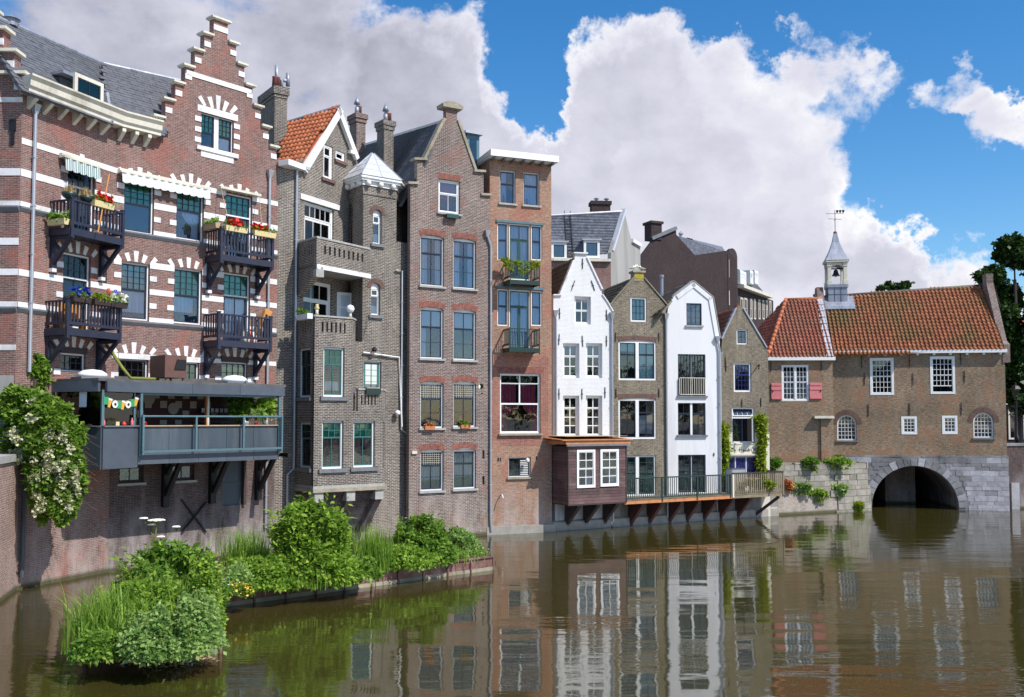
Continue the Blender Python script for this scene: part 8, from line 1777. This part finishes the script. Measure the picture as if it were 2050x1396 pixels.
lt = root('floating_litter', 'white scrap floating by the near island', 'litter', Matrix.Translation(ip(263, 1322))); mk('scrap', MB().lathe([(.16, 0), (.13, .03), (.02, .04)], (0, 0, 0), 9), M_['white_paint'], lt)

# ------------------------------------------------------------------ houses behind
def facd(x, depth, ang): d = ray(x, 840); t = depth/d.y; return Fac((d.x*t, depth), ang)
b1 = facd(1224, 78, R(6)); k1 = root('slate_roofed_house', 'tall house behind with blue slate roof, two roof windows and bare grey gable', 'house', b1.M)
ul = b1.u(1080, 600); ev = b1.v(1170, 524); rdg = b1.v(1170, 430)
wall(k1, b1, brick('brick_back', (.30, .15, .12), (.22, .11, .09), (.30, .25, .23), low=.1), [(ul, 2), (0, 2), (0, ev), (ul, ev)], holes=[])
pch = R(68); og = W3(b1, 0, ev, .1); ey = -b1.n*math.cos(pch)+Z*math.sin(pch); roofpx(k1, og, b1.e, ey, [(1070, 524), (1222, 506), (1247, 424), (1070, 434)], 'slate_blue', w=.45, l=.28, flat=True, single=0, tname='slate_tile', stag=True)
nzz = b1.e.cross(ey); pr0 = planept(1070, 434, og, nzz); pr1 = planept(1247, 424, og, nzz); dr = (pr1-og).dot(-b1.n)
mk('ridge_lead', MB().tube([pr0, pr1], .14), M_['zinc'], k1, Matrix.Identity(4)); mk('verge_lead', MB().bar(planept(1224, 503, og, nzz)+Vector((0, -.1, 0)), planept(1249, 420, og, nzz)+Vector((0, -.1, 0)), .42, .2), M_['pale_zinc'], k1, Matrix.Identity(4))
G1 = Fac((b1.o.x, b1.o.y), R(60)); gp_ = [(1223, 506), (1249, 420), (1264, 482), (1281, 492), (1282, 500)]
Pg = [G1.uv(*p) for p in gp_]; wall(k1, G1, M_['grey_render'], [(0, 2), (Pg[-1][0], 2)]+Pg[::-1], holes=[], name='gable_wall'); mk('parapet_cap', MB().bar((Pg[2][0], -.05, Pg[2][1]), (Pg[3][0], -.05, Pg[3][1]), .3), M_['white_paint'], k1, G1.M)
for x0, x1, y0, y1 in ((1103, 1134, 486, 521), (1168, 1200, 482, 518)):
    a = b1.uv(x0, y0, -.2); b_ = b1.uv(x1, y1, -.2); dm = mk('dormer', MB().box(a[0], b_[0], .12, 2, b_[1], a[1]), M_['zinc'], k1, b1.M); fd = Fac(b1.at(0, .1), b1.a); window(dm, fd, (a[0], b_[0], b_[1], a[1]), [(1, 1, 1, 'glass_dark', .05)], fm='white_paint', sm='dark_green', fw=.2, rec=-.08, hole=False); mk('dormer_roof', MB().box(a[0]-.15, b_[0]+.15, -.1, 2.2, a[1], a[1]+.12), M_['zinc'], dm, b1.M)
mk('gutter', MB().box(ul, .0, -.3, .0, ev-.0, ev+.22), M_['cream_paint'], k1, b1.M)
ld = MB(); ua_, za_ = b1.u(1143, 470), ev
for s in (-.25, .25): ld.bar(og+b1.e*(ua_+s)+ey*.3+nzz*.1, og+b1.e*(ua_+s)+ey*((pr1-og).dot(ey)-.1)+nzz*.1, .05)
for i in range(12): q = og+b1.e*ua_+ey*(.4+i*.33)+nzz*.1; ld.bar(q-b1.e*.25, q+b1.e*.25, .04)
mk('roof_ladder', ld, M_['black_iron'], k1, Matrix.Identity(4))
cu0, cz = b1.uv(1185, 402, -dr); cu1 = b1.u(1222, 402, -dr); cb_ = b1.v(1185, 430, -dr); mk('chimney', MB().box(cu0, cu1, dr, dr+1, cb_-1, cz-.3).box(cu0-.1, cu1+.1, dr-.1, dr+1.1, cz-.3, cz), M_['brick_dark'], k1, b1.M)
for t in (.3, .85): mk('chimney_pot', MB().lathe([(.12, 0), (.12, .25), (.26, .27), (.03, .42)], (cu0+(cu1-cu0)*t, dr+.5, cz), 8), M_['lead'], k1, b1.M)
b2 = facd(1283, 95, R(24)); k2 = root('dark_brick_building', 'large dark brown brick building behind with sloping metal roof and curved white-dormered front', 'building', b2.M)
gp2 = [(1283, 512), (1304, 484), (1304, 478), (1353, 457), (1354, 470), (1391, 511), (1455, 502), (1474, 520)]
Pq = [b2.uv(*p) for p in gp2]; wall(k2, b2, M_['brick_dark'], [(0, 2), (Pq[-1][0], 2)]+Pq[::-1], holes=[])
z0 = b2.v(1310, 448); mk('chimney', MB().box(b2.u(1303, 470), b2.u(1324, 470), -.1, 1.2, b2.v(1310, 480), z0).box(b2.u(1301, 450), b2.u(1326, 450), -.25, 1.4, z0, z0+.25), M_['brick_dark'], k2, b2.M); mk('parapet_cap', MB().bar((b2.u(1304, 478), -.05, b2.v(1304, 478)), (b2.u(1353, 457), -.05, b2.v(1353, 457)), .35), M_['grey_moulding'], k2, b2.M)
rb9 = b2.uv(1446, 494, -9); mk('metal_roof', MB().add([(Pq[4][0], .3, Pq[4][1]), (Pq[5][0], .3, Pq[5][1]), (Pq[6][0], .3, Pq[6][1]), (rb9[0], 9, rb9[1])], [(0, 1, 2, 3)]), M_['slate_blue'], k2, b2.M)
mk('roof_pipe', MB().tube([(b2.u(1374, 480), 1, b2.v(1374, 490, -1)), (b2.u(1374, 480), 1, b2.v(1374, 468, -1))], .16, 8).lathe([(.3, 0), (.05, .3)], (b2.u(1374, 480), 1, b2.v(1374, 470, -1)), 8), M_['lead'], k2, b2.M)
hp2 = MB()
for j in range(3): hp2.tube([(b2.u(1380+j*7, 480), 1.0+j*.3, b2.v(1380+j*7, 476)), (b2.u(1388+j*7, 480), 1+j*.3, b2.v(1388+j*7, 473)), (b2.u(1396+j*8, 480), 1+j*.3, b2.v(1396+j*8, 482)), (b2.u(1415+j*8, 480), 1+j*.3, b2.v(1415+j*8, 506))], .05, 5)
mk('roof_ladder', hp2, M_['black_iron'], k2, b2.M)
# front turning away to the right in two bays
B2a = Fac(b2.at(Pq[-1][0]-.6), R(52)); la = B2a.u(1513, 600)
zt_ = B2a.v(1476, 590)
def bwin(Fc, x0, x1, y0, y1, m='cream_paint'):
    u0, z1 = Fc.uv(x0, y0); u1, z0 = Fc.uv(x1, y1); w = window(k2, Fc, (u0, u1, z0, z1), [(.5, 1, 1, 'glass_dark', .05), (.5, 1, 1, 'glass_dark', .05)], fm=m, sm=m, fw=.14, rec=-.03, hole=False)
tower = Fac(b2.at(Pq[-2][0]+.1, -.05), R(45)); lt_ = tower.u(1477, 600)
wall(k2, tower, M_['brick_dark'], [(0, 2), (lt_, 2), (lt_, tower.v(1477, 530))]+[(p[0], p[1]) for p in arcpts(0, lt_, tower.v(1465, 512), tower.v(1465, 497)-tower.v(1465, 512), 8)], holes=[], name='tower_wall')
for x in (1459, 1464, 1469): bwin(tower, x, x+3.4, 520, 556)
for x in (1459, 1467): bwin(tower, x, x+5, 582, 612)
B2a = Fac(tower.at(lt_), R(58)); la = B2a.u(1548, 600); zc_ = B2a.v(1480, 578)
wall(k2, B2a, M_['brick_dark'], [(0, 2), (la, 2), (la, zc_), (0, zc_)], holes=[], name='front_wall'); mk('cornice', MB().box(0, la*.82, -.7, .0, zc_, zc_+.35), M_['cream_paint'], k2, B2a.M)
mk('mansard', MB().add([(0, .1, zc_+.35), (la*.85, .1, zc_+.35), (la*.8, 2.2, zc_+3.0), (0, 2.2, zc_+3.4)], [(0, 1, 2, 3)]), M_['slate_dark'], k2, B2a.M)
for x in (1482, 1490, 1502, 1509, 1518, 1526, 1533, 1540): bwin(B2a, x, x+(6 if x < 1500 else 4), 595+(x-1480)*.12, 640)
for x0, x1 in ((1480, 1492), (1500, 1506), (1509, 1516)):
    u0, u1 = B2a.u(x0, 555), B2a.u(x1, 555); z1, z0 = B2a.v(x0, 541), B2a.v(x0, 568); d_ = mk('dormer', MB().box(u0, u1, -.1, 2, z0, z1), M_['white_paint'], k2, B2a.M); fd = Fac(B2a.at(0, -.12), B2a.a); window(d_, fd, (u0+.05, u1-.05, z0+.05, z1-.2), [(.5, 2, 1), (.5, 2, 1)], fm='white_paint', sm='white_paint', fw=.12, rec=-.02, hole=False, glass='glass_dark')
fl_ = root('flue_pipe', 'thin grey flue standing behind the smooth white gable', 'flue', F7.M @ Matrix.Translation((F7.u(1325, 590, -3), 3, F7.v(1325, 600, -3)-1))); mk('flue', MB().tube([(0, 0, 0), (0, 0, 2.3)], .1, 8).lathe([(.14, 0), (.14, .12), (.03, .16)], (0, 0, 2.3), 8), M_['lead'], fl_)

# ------------------------------------------------------------------ trees and the street beyond the gate building
def tree(lbl, x, depth, top, blobs, m, size, trunk=.35, grp='trees behind the gate building'):
    base = aty(x, 885, depth); base.z = 3.0; r = root('tree', lbl, 'tree', Matrix.Translation(base), grp); P = []; tb = MB(); ctr = aty(x, top, depth)
    tb.tube([base, base.lerp(Vector((base.x, base.y, ctr.z)), .5), Vector((base.x, base.y, ctr.z))], trunk, 8, trunk*.3)
    for bx_, by_, rx, ry, n in blobs:
        s = depth/F; c = aty(bx_, by_, depth+RNG.uniform(-1.5, 1.5)); P.append(clump_points(n, c, (rx*s, max(rx*s, 1.2), ry*s), 30, spread=.3, shell=.4, flatb=False)); tb.tube([(base.x, base.y, base.z+(c.z-base.z)*.5), tuple(c)], trunk*.35, 6, .05)
    mk('trunk', tb, M_['dark_wood'], r, Matrix.Identity(4)); leaves('crown', np.concatenate(P), size, m, r, asp=1.3, up=.3)
tree('large dark leafy tree rising at the right edge behind the gate building', 2040, 72, 560, [(2030, 500, 40, 45, 3500), (1985, 555, 28, 22, 1400), (2010, 600, 48, 45, 3600), (2045, 660, 50, 60, 4500), (2025, 730, 38, 50, 3600), (2100, 600, 70, 110, 5500), (2060, 790, 55, 60, 3000), (1965, 553, 14, 9, 350)], 'leaf_dark', .30)
tree('tip of a distant tree showing above the tiled ridge', 1795, 95, 590, [(1782, 572, 10, 9, 260), (1800, 578, 22, 12, 700), (1765, 577, 6, 5, 90), (1812, 571, 8, 7, 160)], 'leaf_dark', .30, .25); tree('small distant treetop behind the annex roof', 1637, 90, 600, [(1637, 600, 6, 6, 120)], 'leaf_dark', .28, .2)
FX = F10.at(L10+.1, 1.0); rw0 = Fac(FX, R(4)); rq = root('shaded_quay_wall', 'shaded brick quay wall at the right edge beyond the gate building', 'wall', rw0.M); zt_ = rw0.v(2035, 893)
mk('wall_face', MB().box(0, 14, 0, .6, -.5, zt_), M_['brick_cellar'], rq); mk('coping', MB().box(0, 14, -.06, .7, zt_+.001, zt_+.16), M_['granite'], rq)  # face in the same dark brick as the cellar wall
mk('mooring_stone', MB().box(.4, .9, -.16, 0, 0, 1.6), M_['pale_stone'], rq)
lm = root('street_lamp', 'black street lamp with glass lantern standing at the right edge', 'street lamp', Matrix.Translation(aty(2036, 890, 60.5))); bz = WM[lm].translation; hz = aty(2036, 800, 60.5).z-bz.z; ht = aty(2036, 770, 60.5).z-bz.z
mk('post', MB().lathe([(.16, 0), (.14, .5), (.07, .6), (.055, hz-.3), (.08, hz-.2), (.05, hz-.05), (.12, hz)], (0, 0, 0), 10), M_['black_iron'], lm, smooth=True); mk('arm', MB().box(-.35, .35, -.02, .02, hz-.45, hz-.41), M_['black_iron'], lm)
mk('lantern', MB().lathe([(.14, hz), (.30, ht-.3)], (0, 0, 0), 6, 0, False), M_['glass_tint'], lm); mk('lantern_cap', MB().lathe([(.36, ht-.3), (.2, ht-.1), (.06, ht-.02), (.03, ht+.15)], (0, 0, 0), 6), M_['black_iron'], lm)
hr = root('far_street_house', 'low house with red roof and white trim seen under the tree at the right edge', 'house', Matrix.Translation(aty(2020, 885, 84))); Fh = facd(2005, 84, R(0)); zA, zB_, zC = Fh.v(2030, 887), Fh.v(2030, 690), Fh.v(2030, 655); wh = Fh.u(2200, 800)
mk('wall', MB().box(0, wh, 0, 6, zA-3, zB_), M_['brick_dark'], hr, Fh.M); mk('roof', MB().add([(-.2, -.4, zB_), (wh, -.4, zB_), (wh, 3, zC+1), (-.2, 3, zC+1)], [(0, 1, 2, 3)]), M_['tile_orange'], hr, Fh.M)
for z in (735, 810): mk('white_fascia', MB().box(0, wh, -.25, -.001, Fh.v(2030, z), Fh.v(2030, z-7)), M_['white_paint'], hr, Fh.M)
for i in range(3): u = Fh.u(2018+i*30, 850); window(hr, Fh, (u, u+1.0, Fh.v(2030, 880), Fh.v(2030, 820)), [(1, 1, 1, 'glass_dark', .05)], fm='cream_paint', sm='cream_paint', fw=.1, rec=-.1, hole=False)

# ------------------------------------------------------------------ unseen tree belt, added and made tall to darken the window reflections
P = []
for i in range(26):
    x = -95+i*8+RNG.uniform(-2, 2); P.append(clump_points(900, (x, -48+RNG.uniform(-4, 4), RNG.uniform(8, 10)), (5.5, 4, RNG.uniform(7, 9)), 26, spread=.35))
leaves('opposite_trees', np.concatenate(P), .8, 'leaf_dark', None, kind='stuff')
mk('opposite_bank', MB().box(-200, 200, -90, -44, -1, 3.0), M_['ground_paving'], kind='structure')
# ------------------------------------------------------------------ setting
def watermat():
    m = bpy.data.materials.new('water'); m.use_nodes = True; nt = m.node_tree; N = nt.nodes.new; L = nt.links.new; b = nt.nodes['Principled BSDF']
    b.inputs['Base Color'].default_value = (.044, .038, .010, 1); b.inputs['Roughness'].default_value = .035; b.inputs['IOR'].default_value = 2.5
    tc = N('ShaderNodeTexCoord')
    mp = N('ShaderNodeMapping'); mp.inputs['Scale'].default_value = (.55, 1.6, 1); L(tc.outputs['Object'], mp.inputs[0])
    n1 = N('ShaderNodeTexNoise'); n1.inputs['Scale'].default_value = 2.6; n1.inputs['Detail'].default_value = 3; n1.inputs['Roughness'].default_value = .5; L(mp.outputs[0], n1.inputs['Vector'])
    n2 = N('ShaderNodeTexNoise'); n2.inputs['Scale'].default_value = .12; n2.inputs['Detail'].default_value = 3; L(tc.outputs['Object'], n2.inputs['Vector'])
    r = N('ShaderNodeMapRange'); r.inputs['From Min'].default_value = .42; r.inputs['From Max'].default_value = .62; r.inputs['To Min'].default_value = .25; r.inputs['To Max'].default_value = 1; L(n2.outputs['Fac'], r.inputs['Value'])
    n3 = N('ShaderNodeTexNoise'); n3.inputs['Scale'].default_value = .5; n3.inputs['Detail'].default_value = 1; L(mp.outputs[0], n3.inputs['Vector'])
    mu = N('ShaderNodeMath'); mu.operation = 'MULTIPLY'; L(n1.outputs['Fac'], mu.inputs[0]); L(r.outputs[0], mu.inputs[1])
    b1 = N('ShaderNodeBump'); b1.inputs['Strength'].default_value = 1; b1.inputs['Distance'].default_value = .0075; L(mu.outputs[0], b1.inputs['Height'])
    b2 = N('ShaderNodeBump'); b2.inputs['Strength'].default_value = 1; b2.inputs['Distance'].default_value = .02; L(n3.outputs['Fac'], b2.inputs['Height']); L(b1.outputs[0], b2.inputs['Normal'])
    L(b2.outputs[0], b.inputs['Normal']); MT['water'] = m; return m
watermat()
def plane(name, x0, x1, y0, y1, z, m): return mk(name, MB().add([(x0, y0, z), (x1, y0, z), (x1, y1, z), (x0, y1, z)], [(0, 1, 2, 3)]), M_[m], kind='structure')
plane('ground', -3000, 3000, -3000, 4500, -1.2, 'ground_paving')
plane('water', -60, 90, -70, 95, 0, 'water')
print('objects', len(bpy.data.objects), 'bytes ok')
st_ = [(B1.at(-9, 7)), (B1.at(1, 3)), (C1.at(2, 3)), (M2.at(3, 3)), (F3.at(2, 3)), (F4.at(2, 3)), (F5.at(1, 3)), F6.at(1, 3), F7.at(1, 3), F8.at(1, 3), (F9.at(2, 2)), (F10.at(.2, 14)), F10.at(L10-.4, 14), F10.at(L10-.2, 2), rw0.at(.2, .5), rw0.at(60, .5), (400, 300), (300, 1500), (-600, 1500), (-300, 60)]
mk('street', MB().slab([(p[0], p[1]) for p in st_], .5, 3.0), M_['ground_paving'], kind='structure')
